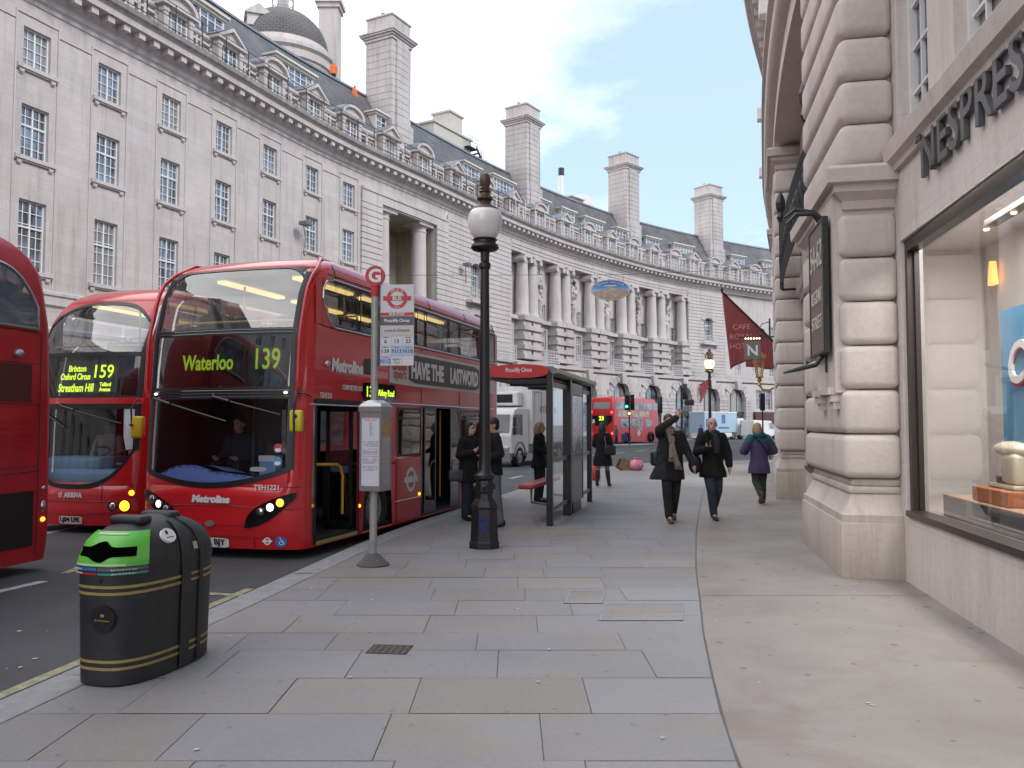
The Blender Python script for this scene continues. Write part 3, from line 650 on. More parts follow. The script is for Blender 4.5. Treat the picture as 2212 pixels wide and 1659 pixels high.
# --- cornice along everything: bed mould, dentils, corona, sooty edge
for par, a, b in ((plain, S0, S1), (colon, S1, S2)):
    mb = MB(); LB.sweep(mb, [(WD-.02, 18.75), (WD+.06, 18.8), (WD+.08, 18.95), (WD+.2, 19.05), (WD+.24, 19.25), (WD+.4, 19.4), (WD+.42, 19.62)], a, b)
    LB.sweep(mb, [(WD+.42, 19.62), (.42, 19.66), (.44, 19.95), (.55, 20.0)], a, b); mb.build('cornice', STP, par, world=True)
    mb = MB(); LB.sweep(mb, [(.55, 20.0), (.66, 20.1), (.7, 20.3), (.62, 20.36), (.1, 20.5), (WD-1.4, 20.55)], a, b); mb.build('cornice_gutter', STD, par, world=True)
    mb = MB(); s = a+.3
    while s < b: LB.fbox(mb, s, s+.36, 19.36, 19.64, WD+.3, .3); s += .86
    mb.build('dentils', STP, par, world=True)
# --- attic storey with dormers, behind the cornice
AD = -1.7
mb = MB()
for par, a, b in ((plain, S0, S1), (colon, S1, S2)):
    mb = MB(); LB.wall(mb, a, b, 20.5, 22.35, AD, [], 0.3)
    LB.sweep(mb, [(AD-.1, 22.35), (AD+.18, 22.35), (AD+.26, 22.5), (AD+.2, 22.62), (AD-.5, 22.7)], a, b); mb.build('attic_wall', STP, par, world=True)
    mb = MB(); LB.sweep(mb, [(AD-.3, 22.66), (AD-.9, 23.5), (AD-3.1, 27.0), (AD-4.0, 27.3)], a, b, step=1.0); LB.sweep(mb, [(AD-4.0, 27.3), (AD-12, 27.4)], a, b)
    mb.build('roof', SLATE, par, world=True)
    mb = MB(); LB.sweep(mb, [(AD-3.0, 27.0), (AD-3.05, 27.2), (AD-3.5, 27.32), (AD-4.2, 27.36)], a, b); mb.build('roof_edge_flashing', LEAD, par, world=True)
dorm_s = [27.9-4.0*k for k in range(6, 0, -1)]+[27.9, 32.0, 35.89, 39.8, 43.7, 47.7, 51.5, 55.9, 60.2, 65.0, 70.0, 74.8, 79.7, 84.5, 89.1, 93.8, 98.4, 102.7, 106.8, 110.7, 114.8, 118.7, 123.0, 127.3, 131.6]
dorm_s = [s for s in dorm_s if s > 1]
def dormer_mesh(seg):
    st = MB(); H = 2.05
    for x in (-1, 1):
        st.box(min(x*.72, x*1.0), max(x*.72, x*1.0), -.12, 1.6, 0, H)
        st.box(min(x*.68, x*1.04), max(x*.68, x*1.04), -.16, .2, H-.3, H-.12)
    st.box(-.72, .72, 0.0, 1.6, 0, .12); st.box(-.72, .72, -.05, .3, H-.16, H)
    st.box(-1.22, 1.22, -.3, 1.9, H, H+.16)
    if seg:
        arc = [(1.22*math.cos(t)*1.0, H+.16+.74*math.sin(t)) for t in [math.pi*i/14 for i in range(15)]]
        arc2 = [(x*.8, H+.16+(z-H-.16)*.74) for x, z in arc]
    else:
        arc = [(1.22, H+.16), (0, H+.98), (-1.22, H+.16)]; arc2 = [(x*.78, H+.16+(z-H-.16)*.72) for x, z in arc]
    st.prism(arc, -.1, 1.9)          # tympanum and body
    k = len(arc)
    for i in range(k-1):             # raking moulding
        (x0, z0), (x1, z1) = arc[i], arc[i+1]; (u0, w0), (u1, w1) = arc2[i], arc2[i+1]
        st.add([(x0, -.3, z0), (x1, -.3, z1), (u1, -.3, w1), (u0, -.3, w0), (x0, -.099, z0), (x1, -.099, z1), (u1, -.099, w1), (u0, -.099, w0)], [(0, 1, 2, 3), (0, 4, 5, 1), (2, 6, 7, 3)])
    a = st.build('dormer', STP)
    ld = MB(); cap = [(x*1.03, z+.03) for x, z in arc]
    for i in range(k-1): ld.add([(cap[i][0], -.31, cap[i][1]), (cap[i+1][0], -.31, cap[i+1][1]), (cap[i+1][0], 2.0, cap[i+1][1]+.02), (cap[i][0], 2.0, cap[i][1]+.02)], [(0, 1, 2, 3)])
    b = ld.build('dormer_roof', LEAD)
    wv = MB(); fr = .07
    wv.box(-.72, -.65, .05, .15, .12, H-.16); wv.box(.65, .72, .05, .15, .12, H-.16); wv.box(-.05, .05, .05, .15, .12, H-.16)
    for x in (-.35, .35): wv.box(x-.02, x+.02, .08, .12, .12, H-.16)
    for q in range(1, 5): z_ = .12+(H-.28)*q/5; wv.box(-.65, .65, .082, .118, z_-.02, z_+.02)
    wv.add([(-.7, .13, .12), (.7, .13, .12), (.7, .13, H-.16), (-.7, .13, H-.16)], [(0, 1, 2, 3)], 1)
    c = wv.build('dormer_window', [WFR, PANE])
    for o in (a, b, c): bpy.data.objects.remove(o)
    return [bpy.data.meshes[n] for n in (a_ for a_ in [])] 
def dormer_meshes(seg):
    names = set(m.name for m in bpy.data.meshes); 
    dormer_mesh(seg)
    new = [m for m in bpy.data.meshes if m.name not in names]
    return {m.name.split('.')[0]: m for m in new}
DM = [dormer_meshes(True), dormer_meshes(False)]
def kid(name, me, par, Mw=None):
    o = bpy.data.objects.new(name, me); COL.objects.link(o); o.parent = par
    if Mw is not None: o.matrix_local = Matrix.Translation(-Vector(par.location)) @ Mw
    return o
for i, s in enumerate(dorm_s):
    par = plain if s < S1 else colon; d = DM[(len([q for q in dorm_s if q < 35.8])+i) % 2]
    o = kid('dormer', d['dormer'], par, LB.M(s, 20.52, AD+.55)); kid('dormer_roof', d['dormer_roof'], o); kid('dormer_window', d['dormer_window'], o)
aw = None
for a, b in zip(dorm_s[:-1], dorm_s[1:]):
    par = plain if b < S1 else colon; wd = (b-a-2.3)
    for q in (0.27, 0.73):
        s = a+1.15+wd*q
        if aw is None:
            mb = MB()
            for x in (-.42, -.02, .38): mb.box(x, x+.05, -.06, .0, .2, 1.4)
            for z_ in (.2, .6, 1.0, 1.38): mb.box(-.42, .43, -.05, -.001, z_, z_+.04)
            mb.add([(-.42, -.012, .2), (.43, -.012, .2), (.43, -.012, 1.4), (-.42, -.012, 1.4)], [(0, 1, 2, 3)], 1)
            for x in (-.62, .46): mb.box(x, x+.16, -.2, 0, .05, 1.82, 2)
            mb.box(-.7, .7, -.2, 0, 1.55, 1.68, 2)
            o = mb.build('attic_window', [WFR, PANE, STP], par); aw = o.data; o.matrix_local = Matrix.Translation(-Vector(par.location)) @ LB.M(s, 20.52, AD)
        else: kid('attic_window', aw, par, LB.M(s, 20.52, AD))
# safety railing on the cornice, black near and white far
for par, a, b, m in ((plain, S0, S1, IRON), (colon, S1, 73.0, IRON), (colon, 73.0, S2, WIRON)):
    mb = MB(); s = a+.5
    while s < b: 
        x, y, _ = LB(s, 0, -.1); mb.tube([(x, y, 20.45), (x, y, 22.2)], .032, 5)
        q = s+.9
        if int(s*10) % 3 == 0:
            p = [LB(s, 20.5+1.7+.75*math.sin(t), -.1-.55+.55*math.cos(t)) for t in [math.pi*i/8 for i in range(7)]]; mb.tube(p, .025, 4)
        s += 1.8
    for z_ in (20.95, 21.45, 22.2): mb.tube([LB(a+(b-a)*i/60, z_, -.1) for i in range(61)], .024, 4)
    mb.build('roof_railing', m, par, world=True)
# upper lights in the slates (white casements under flat lead hoods)
ul = None
for s, z0, wide in [(33.6, 23.2, 1), (39.2, 23.2, 1), (47.6, 23.2, 1), (58.0, 23.2, 1), (70.0, 23.0, 0), (75.5, 23.2, 1), (82.5, 22.9, 0), (87.5, 22.9, 0), (92.6, 22.9, 1), (98.5, 22.9, 0), (104.5, 22.9, 0), (110.5, 22.9, 1), (121.5, 22.9, 0), (128, 22.9, 0), (22, 23.2, 1), (14, 23.2, 0)]:
    par = plain if s < S1 else colon; W = 1.9 if wide else 1.35; H = 1.75
    st = MB(); st.box(-W-.25, W+.25, -.3, 2.8, H, H+.14); st.box(-W-.12, W+.12, -.15, 2.8, H-.15, H); st.box(-W, -W+.12, -.05, 2.6, 0, H-.15); st.box(W-.12, W, -.05, 2.6, 0, H-.15)
    o = st.build('roof_light', mat('cream_woodwork', (0.6, 0.57, 0.5), 0.6, var=0.1), par); o.matrix_local = Matrix.Translation(-Vector(par.location)) @ LB.M(s, z0, AD-1.0)
    wv = MB(); n = 6 if wide else 4
    for i in range(n+1): x = -W+.12+(2*W-.24)*i/n; wv.box(x-.035, x+.035, -.02, .06, 0, H-.15)
    for i in range(5): z_ = (H-.2)*i/4; wv.box(-W+.12, W-.12, -.01, .05, z_, z_+.05)
    wv.add([(-W+.12, .04, 0), (W-.12, .04, 0), (W-.12, .04, H-.15), (-W+.12, .04, H-.15)], [(0, 1, 2, 3)], 1)
    wv.build('casement', [WFR, PANE], o)
# chimney stacks
def chimney(par, s, d, z0, z1, ws, wd, name='chimney'):
    Mx = LB.M(s, 0, d); mb = MB(); n = int((z1-2.0-z0)/.52); hh = (z1-2.0-z0)/n
    for i in range(n):
        e = .16 if i < n*.28 else 0.0
        a, b = z0+hh*i+.035, z0+hh*(i+1)
        mb.box(-ws/2-e, ws/2+e, -wd/2-e, wd/2+e, a, b, 0, Mx)
        mb.box(-ws/2*.62-e, ws/2*.62+e, -wd/2-.14-e, wd/2+.14+e, a+.001, b-.001, 0, Mx)
    mb.box(-ws/2+.03, ws/2-.03, -wd/2+.03, wd/2-.03, z0, z1-2.0, 0, Mx)
    z = z1-2.0
    for e, h in ((.1, .22), (.2, .16), (.34, .14), (.42, .12)): mb.box(-ws/2-e, ws/2+e, -wd/2-e, wd/2+e, z, z+h, 0, Mx); z += h+.001
    mb.box(-ws/2+.05, ws/2-.05, -wd/2+.05, wd/2-.05, z, z1-.14, 0, Mx); mb.box(-ws/2-.05, ws/2+.05, -wd/2-.05, wd/2+.05, z1-.139, z1, 0, Mx)
    o = mb.build(name, STR, par, world=True)
    pt = MB()
    for i in range(3): 
        p = Mx @ Vector((-ws*.3+ws*.3*i, 0, z1)); pt.lathe([(.16, 0), (.14, .3), (.18, .34), (.18, .4)], p, 10)
    pt.build('chimney_pots', mat('buff_clay', (0.45, 0.38, 0.3), 0.8), o)
    # pots are given in world space: shift into the building's frame
    q = o.children[0]; q.matrix_local = Matrix.Translation(-Vector(par.location))
chimney(plain, LB.su(838, 26, -3.6), -3.6, 22.3, 33.2, 2.5, 2.5)
chimney(colon, LB.su(1120, 26, -4.5), -4.0, 22.5, 34.0, 2.6, 2.6)
chimney(colon, LB.su(1341, 26, -4.5), -4.0, 22.5, 34.3, 2.7, 2.7)
chimney(colon, LB.su(1525, 26, -4.5), -4.0, 22.5, 33.8, 2.7, 2.7)
# --- colonnade building: end pavilions, columned bays, arcade
PA, PB, PC, PD = 62.75, 73.3, 108.6, 116.0
mb = MB(); LB.wall(mb, PB, PC, 11.5, 18.8, -1.55, [(b+o_-.45, b+o_+.45, z0_, z1_) for b in (79.6, 86.4, 93.2, 99.6, 105.6) for o_, z0_, z1_ in ((.35, 15.0, 17.2), (1.3, 12.0, 13.6))], .3)
LB.wall(mb, PB, PC, 7.3, 11.8, -1.2, [(b+o_-.5, b+o_+.5, 8.2, 10.9) for b in (79.6, 86.4, 93.2, 99.6, 105.4) for o_ in (-.8, .8)], .3)
LB.fbox(mb, PB, PC, 11.45, 11.8, -2.2, -.75)
for z_, e in ((17.7, .0), (18.0, .06), (18.3, .12)): LB.fbox(mb, PB, PC, z_, z_+.297, -2.2, -.58+e)
LB.fbox(mb, PB, PC, 18.6, 18.98, -2.0, WD)
LB.wall(mb, PD, S2, 7.3, 18.98, WD-.3, [(a-.6, a+.6, z0_, z1_) for a in (119, 122.5, 126, 130, 134) for z0_, z1_ in ((8.2, 10.8), (12.5, 15.0))], .3)
for e in (PB-.2, PC-.02, PD-.2): LB.fbox(mb, e, e+.22, 7.31, 18.97, -2.4, WD-.01)
mb.build('wall', STP, colon, world=True)
for b in (79.6, 86.4, 93.2, 99.6, 105.6):
    put_window(colon, LB.M(b+.35, 15.0, -1.75), .9, 2.2, 2, 5); put_window(colon, LB.M(b+1.3, 12.0, -1.75), .9, 1.6, 2, 4)
    for o_ in (-.8, .8): put_window(colon, LB.M(b+o_-(.2 if b > 105.5 else 0), 8.2, -1.4), 1.0, 2.7, 2, 5, .7)
for a in (119, 122.5, 126, 130, 134): put_window(colon, LB.M(a, 8.2, WD-.5), 1.2, 2.6, 4, 5, .7); put_window(colon, LB.M(a, 12.5, WD-.5), 1.2, 2.5, 4, 5)
# pavilions, coursed
mb = MB()
def pav(a, b, wc, ww):
    n = 27; hh = (18.4-7.3)/n
    for i in range(n):
        z0_, z1_ = 7.3+hh*i+.05, 7.3+hh*(i+1)
        segs = [(a, b)]
        for (za, zb) in ((8.1, 11.0), (12.4, 15.3)):
            if z1_ > za and z0_ < zb: segs = [(a, wc-ww), (wc+ww, b)]
        if 16.2 < z0_ < 17.8 and b < 80: segs = [(a, b)]
        for p, q in segs: LB.fbox(mb, p, q, z0_, z1_, WD-.06, WD+.1)
    LB.wall(mb, a, b, 7.3, 18.98, WD, [(wc-ww, wc+ww, 8.1, 11.0), (wc-ww, wc+ww, 12.4, 15.3)], .45)
    for za, zb in ((8.1, 11.0), (12.4, 15.3)):
        x = LB.M(wc, zb, WD); k = 9
        for i in range(k):
            t0, t1 = math.pi*(.06+.88*i/k), math.pi*(.06+.88*(i+.92)/k)
            P_ = [(ww*math.cos(t0), ww*.55*math.sin(t0)), ((ww+.65)*math.cos(t0), (ww+.65)*.72*math.sin(t0)), ((ww+.65)*math.cos(t1), (ww+.65)*.72*math.sin(t1)), (ww*math.cos(t1), ww*.55*math.sin(t1))]
            mb.prism(P_, -.2, .3, x @ T(0, 0, -.55))
    for d_ in (.3,): LB.fbox(mb, wc-1.7, wc+1.7, 11.75, 11.95, WD, WD+.75)
pav(PA, PB, 67.2, .85); mb.build('pavilion', STP, colon, world=True); mb = MB(); pav(PC, PD, 112.6, .85)
mb.build('pavilion', STP, colon, world=True)
for wc in (67.2, 112.6):
    for za, zb in ((8.1, 11.0), (12.4, 15.3)): put_window(colon, LB.M(wc, za, WD-.35), 1.7, zb-za, 4, 6, .65)
mb = MB()
for wc in (67.2, 112.6):
    mb = MB()
    for i in range(15): 
        p = LB(wc-1.6+3.2*i/14, 0, WD+.68); mb.tube([(p[0], p[1], 11.95), (p[0], p[1], 12.9)], .02, 4)
    for z_ in (12.05, 12.45, 12.9): mb.tube([LB(wc-1.6+3.2*i/6, z_, WD+.68) for i in range(7)], .028, 4)
    mb.build('balcony_rail', WIRON, colon, world=True)
# columns, one part each, on blocky pedestals
pairs = [73.9+.6, 76.1, 83.05, 89.8, 96.3, 102.6, 107.6]
cols = [74.2]+[p+o_ for p in (76.6, 83.05, 89.8, 96.3, 102.6) for o_ in (-.93, .93)]+[107.7]
cols[1] = 75.9; cols[2] = 77.7
for c in cols[1:]:
    mb = MB(); column(mb, LB, c, 11.8, 17.55, -.85, .62, 18)
    Mx = LB.M(c, 17.0, -.85)
    for sx in (-1, 1):   # Ionic scrolls
        mb.prism(disc(sx*.62, .12, .27, 12), -.72, .72, Mx)
    mb.box(-.72, .72, -.74, .74, .30, .552, 0, Mx)
    mb.build('column', STP, colon, world=True, smooth=40)
    pd = MB()
    for i in range(9):
        z0_ = 7.75+.45*i; e = .2 if i % 2 == 0 else 0.0
        LB.fbox(pd, c-.72-e*.9, c+.72+e*.9, z0_+.012, z0_+.438 if i < 8 else 11.79, -1.5, -.25+e)
    pd.build('pedestal', STR, colon, world=True)
# carved figure groups between the columns
rs = random.Random(5)
for b in (79.9, 86.4, 93.0, 99.5, 105.3):
    mb = MB(); Mx = LB.M(b+.1, 12.0, -1.4)
    mb.lathe([(.3, 0), (.34, .3), (.24, .9), (.3, 1.5), (.38, 1.9), (.2, 2.15), (.17, 2.3), (.2, 2.5), (.1, 2.7)], (0, 0, 0), 12, 0, Mx)
    for q in range(26):
        mb.ell((rs.uniform(-.5, .65), rs.uniform(-.25, .15), rs.uniform(1.4, 4.9)), rs.uniform(.1, .25), rs.uniform(.1, .2), rs.uniform(.12, .35), 8, 6, 0, Mx)
    mb.tube([(0, 0, 2.2), (.5, -.2, 3.0), (.3, 0, 4.0), (.8, .1, 4.7)], .13, 7, 0, Mx)
    mb.build('carved_figures', STR, colon, world=True, remesh=0.07, smooth_it=2)
# balcony ledge and rails
mb = MB(); LB.sweep(mb, [(WD-.4, 6.9), (WD+.5, 6.95), (WD+.75, 7.1), (WD+.95, 7.15), (WD+.95, 7.4), (WD+.8, 7.46), (-1.9, 7.46)], PA, S2); mb.build('balcony_ledge', STR, colon, world=True)
mb = MB(); bays = [(78.6, 81.3), (85.0, 87.9), (91.7, 94.5), (98.2, 100.8), (104.4, 106.6), (68.5, 73.2), (109, 115), (116.5, 124), (125, 133)]
for a, b in bays:
    mb = MB()
    n = int((b-a)/.3)
    for i in range(n+1): p = LB(a+(b-a)*i/n, 0, .12); mb.tube([(p[0], p[1], 7.46), (p[0], p[1], 8.75)], .03, 4)
    for z_ in (7.65, 7.9, 8.15, 8.4, 8.75): mb.tube([LB(a+(b-a)*i/8, z_, .12) for i in range(9)], .032, 4)
    mb.build('balcony_railing', WIRON, colon, world=True)
# arcade
arches = [65.8, 72.7, 79.6, 86.4, 93.3, 100.0, 106.3, 111.9, 117.2]
AF = 0.25; R = 1.72; SP = 4.65
mb = MB()
edges = [PA]+[(a+b)/2 for a, b in zip(arches[:-1], arches[1:])]+[120.2]
vs_ = MB()
for c, a, b in zip(arches, edges[:-1], edges[1:]):
    n = 18; q = [c-R+2*R*i/n for i in range(n+1)]
    rows_ = []
    for s in q: rows_.append([LB(s, SP+math.sqrt(max(0, R*R-(s-c)**2)), AF), LB(s, 6.95, AF)])
    mb.grid(rows_)
    mb.grid([[LB(s, SP+math.sqrt(max(0, R*R-(s-c)**2)), AF), LB(s, SP+math.sqrt(max(0, R*R-(s-c)**2)), AF-.5)] for s in q])
    for x0, x1 in ((a, c-R), (c+R, b)):
        LB.wall(mb, x0, x1, 0, 6.95, AF, [], .1)
    for x in (c-R, c+R): mb.add([LB(x, 0, AF), LB(x, SP, AF), LB(x, SP, AF-.5), LB(x, 0, AF-.5)], [(0, 1, 2, 3)])
    # courses on the piers
    for i in range(11):
        z0_ = .5+.43*i
        if z0_ > 4.6: break
        for x0, x1 in ((a+.02, c-R-.02), (c+R+.02, b-.02)): LB.fbox(vs_, x0, x1, z0_+.05, z0_+.43, AF-.02, AF+.14)
    # voussoirs, stepped
    Mx = LB.M(c, SP, AF); k = 11
    for i in range(k):
        t0, t1 = math.pi*(i+.06)/k, math.pi*(i+.94)/k; o_ = R+(1.05 if i % 2 == 0 else .72); 
        P_ = [((R+.01)*math.cos(t0), (R+.01)*math.sin(t0)), (min(o_, 1.62/max(.3, abs(math.sin(t0)))+.7)*math.cos(t0), min(o_*math.sin(t0), 2.18)), (o_*math.cos(t1), min(o_*math.sin(t1), 2.18)), ((R+.01)*math.cos(t1), (R+.01)*math.sin(t1))]
        vs_.prism(P_, -.17 if i % 2 else -.22, .05, Mx)
    vs_.prism([(-.3, R-.25), (.3, R-.25), (.5, 2.62), (-.5, 2.62)], -.55, .05, Mx)
LB.fbox(mb, PA, PA+.2, 0, 6.95, -3, AF-.002); LB.fbox(mb, 120.0, 120.2, 0, 6.95, -3, AF-.002)
mb.build('arcade_wall', STP, colon, world=True); vs_.build('arcade_stonework', STR, colon, world=True)
mb = MB(); fr = MB()
DKM = mat('dark_shopfront', (0.03, 0.035, 0.035), 0.35); 
for i, c in enumerate(arches):
    Mx = LB.M(c, 0, AF-.45); a = MB()
    a.prism([(R*math.cos(t), SP+R*math.sin(t)) for t in [math.pi*j/20 for j in range(21)]]+[(-R, 0.0), (R, 0.0)], 0, .02, None, 1)
    a.box(-R, R, -.3, -.001, 2.7, 3.3)
    for x in (-.6, .6): a.box(x-.03, x+.03, -.05, -.001, 0, 6.2-.1)
    for j in range(20):
        t0, t1 = math.pi*j/20, math.pi*(j+1)/20
        a.add([(R*math.cos(t0), -.1, SP+R*math.sin(t0)), (R*math.cos(t1), -.1, SP+R*math.sin(t1)), ((R-.16)*math.cos(t1), -.1, SP+(R-.16)*math.sin(t1)), ((R-.16)*math.cos(t0), -.1, SP+(R-.16)*math.sin(t0))], [(0, 1, 2, 3)])
    o = a.build('arched_shopfront', [DKM, PANE], colon); o.matrix_local = Matrix.Translation(-Vector(colon.location)) @ Mx
# beyond the arcade, the street end: plain walls with a lit shop
mb = MB(); LB.wall(mb, 120.2, S2, 0, 6.95, AF, [(121, 124.5, .5, 2.9), (121.3, 124.6, 3.6, 6.2), (126, 130, .5, 5), (131, 135, .5, 5)], .4); mb.build('street_end_wall', STP, colon, world=True)
for a in (122.9,): put_window(colon, LB.M(a, 3.6, AF-.3), 3.3, 2.6, 6, 5)
mb = MB(); LB.fbox(mb, 120.6, 125, 1.9, 3.3, AF, AF+.4); mb.build('shop_awning', mat('maroon_fascia', (0.09, 0.03, 0.03), 0.5), colon, world=True)
for a, w_ in ((128, 4), (133, 4)): put_window(colon, LB.M(a, .5, AF-.3), w_, 4.5, 4, 4, name='shop_window')
put_window(colon, LB.M(122.75, .5, AF-.35), 3.5, 2.4, 3, 2, name='shop_window')
# opposite pavement
mb = MB(); LB.sweep(mb, [(4.2, ROAD_Z-.1), (4.2, 0.0), (3.9, 0.004), (WD-.5, 0.004)], 0, S2); struct(mb.build('far_pavement', mat('far_paving', (0.24, 0.24, 0.245), 0.7, var=0.15, vscale=2)))
# domed turret rising behind the plain roof
tz = thing('domed_turret', 'round stone turret with grey slate dome and small white hood, behind the left roof', 'turret', (-19.0, 66.5, 0.8))
mb = MB(); mb.lathe([(3.6, 0), (3.6, 29.6), (3.75, 29.7), (3.75, 30.3), (3.95, 30.5), (3.95, 30.8), (3.5, 30.85), (3.4, 31.5)], (0, 0, 0), 48); mb.build('drum', STP, tz, smooth=40)
mb = MB(); prof = [(3.32*math.cos(t), 31.5+3.5*math.sin(t)) for t in [math.pi/2*i/12 for i in range(12)]]+[(.35, 35.0)]
k = 48; P_ = []; U_ = []
for i, (r, z_) in enumerate(prof): P_.append([(r*math.cos(2*math.pi*j/k), r*math.sin(2*math.pi*j/k), z_) for j in range(k+1)]); U_.append([(j*.43, i*.46) for j in range(k+1)])
mb.grid(P_, uv=U_); mb.build('dome', stone_mat('dome_slates', (0.17, 0.165, 0.165), block=(.45, .22), joint=0.45, var=0.3, jw=0.03), tz, smooth=60)
mb = MB(); Mx = T(-1.1, -2.3, 32.3) @ RZ(.35)
mb.box(-.75, .75, -.6, 1.4, 0, 1.0, 0, Mx); mb.prism([(-.95, 1.0), (.95, 1.0), (0, 1.75)], -.75, 1.5, Mx); mb.box(-.95, .95, -.75, 1.4, .9, 1.002, 0, Mx); mb.build('dome_hood', STP, tz)
mb = MB(); mb.lathe([(.42, 34.9), (.42, 35.05), (.36, 35.1), (.36, 36.5)], (0, 0, 0), 12, caps=False)
for j in range(8): t = 2*math.pi*j/8; mb.tube([(.8*math.cos(t), .8*math.sin(t), 34.7), (.8*math.cos(t), .8*math.sin(t), 36.4)], .04, 4)
for z_ in (35.2, 35.8, 36.4): mb.tube([(.8*math.cos(t), .8*math.sin(t), z_) for t in [2*math.pi*j/16 for j in range(17)]], .035, 4)
mb.build('lantern_cage', STR, tz); tz.scale = (1.12, 1.12, 1.0)
mb = MB(); mb.prism(disc(0, 0, .42, 16), -.1, .1, T(1.9, -3.2, 27.9) @ RZ(.54)); mb.build('round_vent', DKM, tz)
mb = MB()
for z_ in (0, .4): pass
t = thing('tall_chimney', 'tall pale stone chimney stack rising beside the dome, cut by the top of the picture', 'chimney', (-16.2, 71.5, 0))
mb = MB(); mb.box(-.85, .85, -.8, .8, 20, 38.4); mb.box(-1.0, 1.0, -.95, .95, 38.401, 38.8); mb.box(-1.15, 1.15, -1.1, 1.1, 38.801, 39.2); mb.box(-.8, .8, -.75, .75, 39.201, 40.5); mb.build('stack', STP, t)
# rooftop plant
def world_on(line, u, z, d): s = line.su(u, z, d); return s, line.M(s, z, d)
s, Mx = world_on(LB, 985, 27, -6.5)
t = thing('plant_room', 'cream rooftop plant room with tank tower and black outside stair behind the slate ridge', 'roof structure', (Mx @ Vector((0, 0, 0)))[:])
Mz = Matrix.Translation(-Vector(t.location)) @ Mx
CRM = mat('cream_render', (0.52, 0.49, 0.44), 0.8, var=0.12)
mb = MB(); mb.box(-3.6, 2.6, 0, 5, -2.5, 2.4, 0, Mz); mb.box(-3.75, 2.75, -.15, 5.1, 2.4, 2.6, 0, Mz); mb.box(-.2, 2.0, .6, 2.6, 2.6, 4.6, 0, Mz); mb.box(-.35, 2.15, .45, 2.75, 4.6, 4.8, 0, Mz); mb.build('walls', CRM, t)
mb = MB()
n = 14
for i in range(n): x = 2.8+4.2*i/n; z_ = 1.6-3.9*i/n; mb.box(x, x+.34, -.6, .4, z_, z_+.05, 0, Mz)
for y in (-.62, .4): mb.prism([(2.7, 1.5), (7.1, -2.5), (7.1, -2.1), (2.7, 1.9)], y, y+.06, Mz)
mb.box(1.4, 2.9, -.6, .5, 1.5, 1.6, 0, Mz); mb.build('outside_stair', IRON, t)
mb = MB()
for x0, z0_, x1, z1_ in ((1.4, 1.6, 2.8, 1.6), (2.8, 1.6, 7.0, -2.3)):
    for h in (.5, 1.0): mb.tube([Mz @ Vector((x0, -.6, z0_+h)), Mz @ Vector((x1, -.6, z1_+h))], .03, 4)
    for q in range(6): f = q/5; mb.tube([Mz @ Vector((x0+(x1-x0)*f, -.6, z0_+(z1_-z0_)*f)), Mz @ Vector((x0+(x1-x0)*f, -.6, z0_+(z1_-z0_)*f+1.0))], .025, 4)
for x in np.arange(-4, 3, .9): mb.tube([Mz @ Vector((x, -.8, -.6)), Mz @ Vector((x, -.8, .6))], .03, 4)
for h in (.1, .6): mb.tube([Mz @ Vector((-4, -.8, h)), Mz @ Vector((3, -.8, h))], .03, 4)
mb.build('handrail', mat('grey_steel', (0.3, 0.31, 0.33), 0.5, 0.3), t)
s, Mx = world_on(LB, 1212, 27, -7); p = Mx @ Vector((0, 0, 0))
t = thing('flue_pipe', 'white round flue pipe with black cap standing on the roof beyond the second chimney', 'flue', (p.x, p.y, 24.5))
mb = MB(); mb.lathe([(.33, 0), (.33, 6.0)], (0, 0, 0), 16); mb.build('pipe', WFR, t, smooth=50); mb = MB(); mb.lathe([(.35, 6.0), (.35, 6.9)], (0, 0, 0), 16); mb.build('cap', IRON, t, smooth=50)
s, Mx = world_on(LB, 1262, 27, -6); p = Mx @ Vector((0, 0, 0))
t = thing('lift_housing', 'white boxy lift housing with a cowled vent on the roof, short of the third chimney', 'roof structure', (p.x, p.y, 24.5)); Mz = Matrix.Translation(-Vector(t.location)) @ Mx
mb = MB(); mb.box(-.2, 1.9, 0, 2.5, -2.5, 1.9, 0, Mz); mb.build('housing', WFR, t)
mb = MB(); mb.box(-2.9, -.3, -.2, 1.8, -2.5, .4, 0, Mz); mb.box(-3.2, 0, -.5, 2.1, .4, .55, 0, Mz); mb.box(-2.6, -.6, 0, 1.5, .55, 1.0, 0, Mz); mb.box(-2.9, -.3, -.3, 1.8, 1.0, 1.12, 0, Mz)
for x in np.arange(-3.2, .1, .55): mb.tube([Mz @ Vector((x, -.5, -.5)), Mz @ Vector((x, -.5, .6))], .025, 4)
mb.build('cowled_vent', STR, t)

# the building that closes the street on the camera's left, behind it (met in the bus windscreens)
cbd = thing('corner_building', 'stone corner building behind the viewer on the far side, mirrored in the bus windscreens', 'building', (-29, -8, 0))
KB = Line([(-21.5, -25), (-24, -19), (-27.2, -12.5), (-29.8, -6), (-30.4, 0), (-29.6, 6.7)], 1, sm=2)
mb = MB(); hs_ = [(s-.65, s+.65, a, b) for s in np.arange(3, KB.L-2, 3.4) for a, b in ((1.0, 4.2), (6.8, 9.6), (11.2, 13.6), (15.2, 17.4))]
KB.wall(mb, 0, KB.L, 0, 20.5, 0, hs_, .3); KB.sweep(mb, [(0, 19.3), (.5, 19.6), (.7, 20.3), (-1, 20.6)], 0, KB.L); KB.sweep(mb, [(0, 5.6), (.2, 5.7), (.2, 6.1), (0, 6.2)], 0, KB.L); mb.build('wall', STP, cbd, world=True)
mb = MB(); KB.sweep(mb, [(-.8, 20.5), (-3.5, 25), (-12, 25.2)], 0, KB.L); mb.build('roof', SLATE, cbd, world=True)
for a, b, c_, d_ in hs_: put_window(cbd, KB.M((a+b)/2, c_, -.2), b-a, d_-c_, 4, 5)
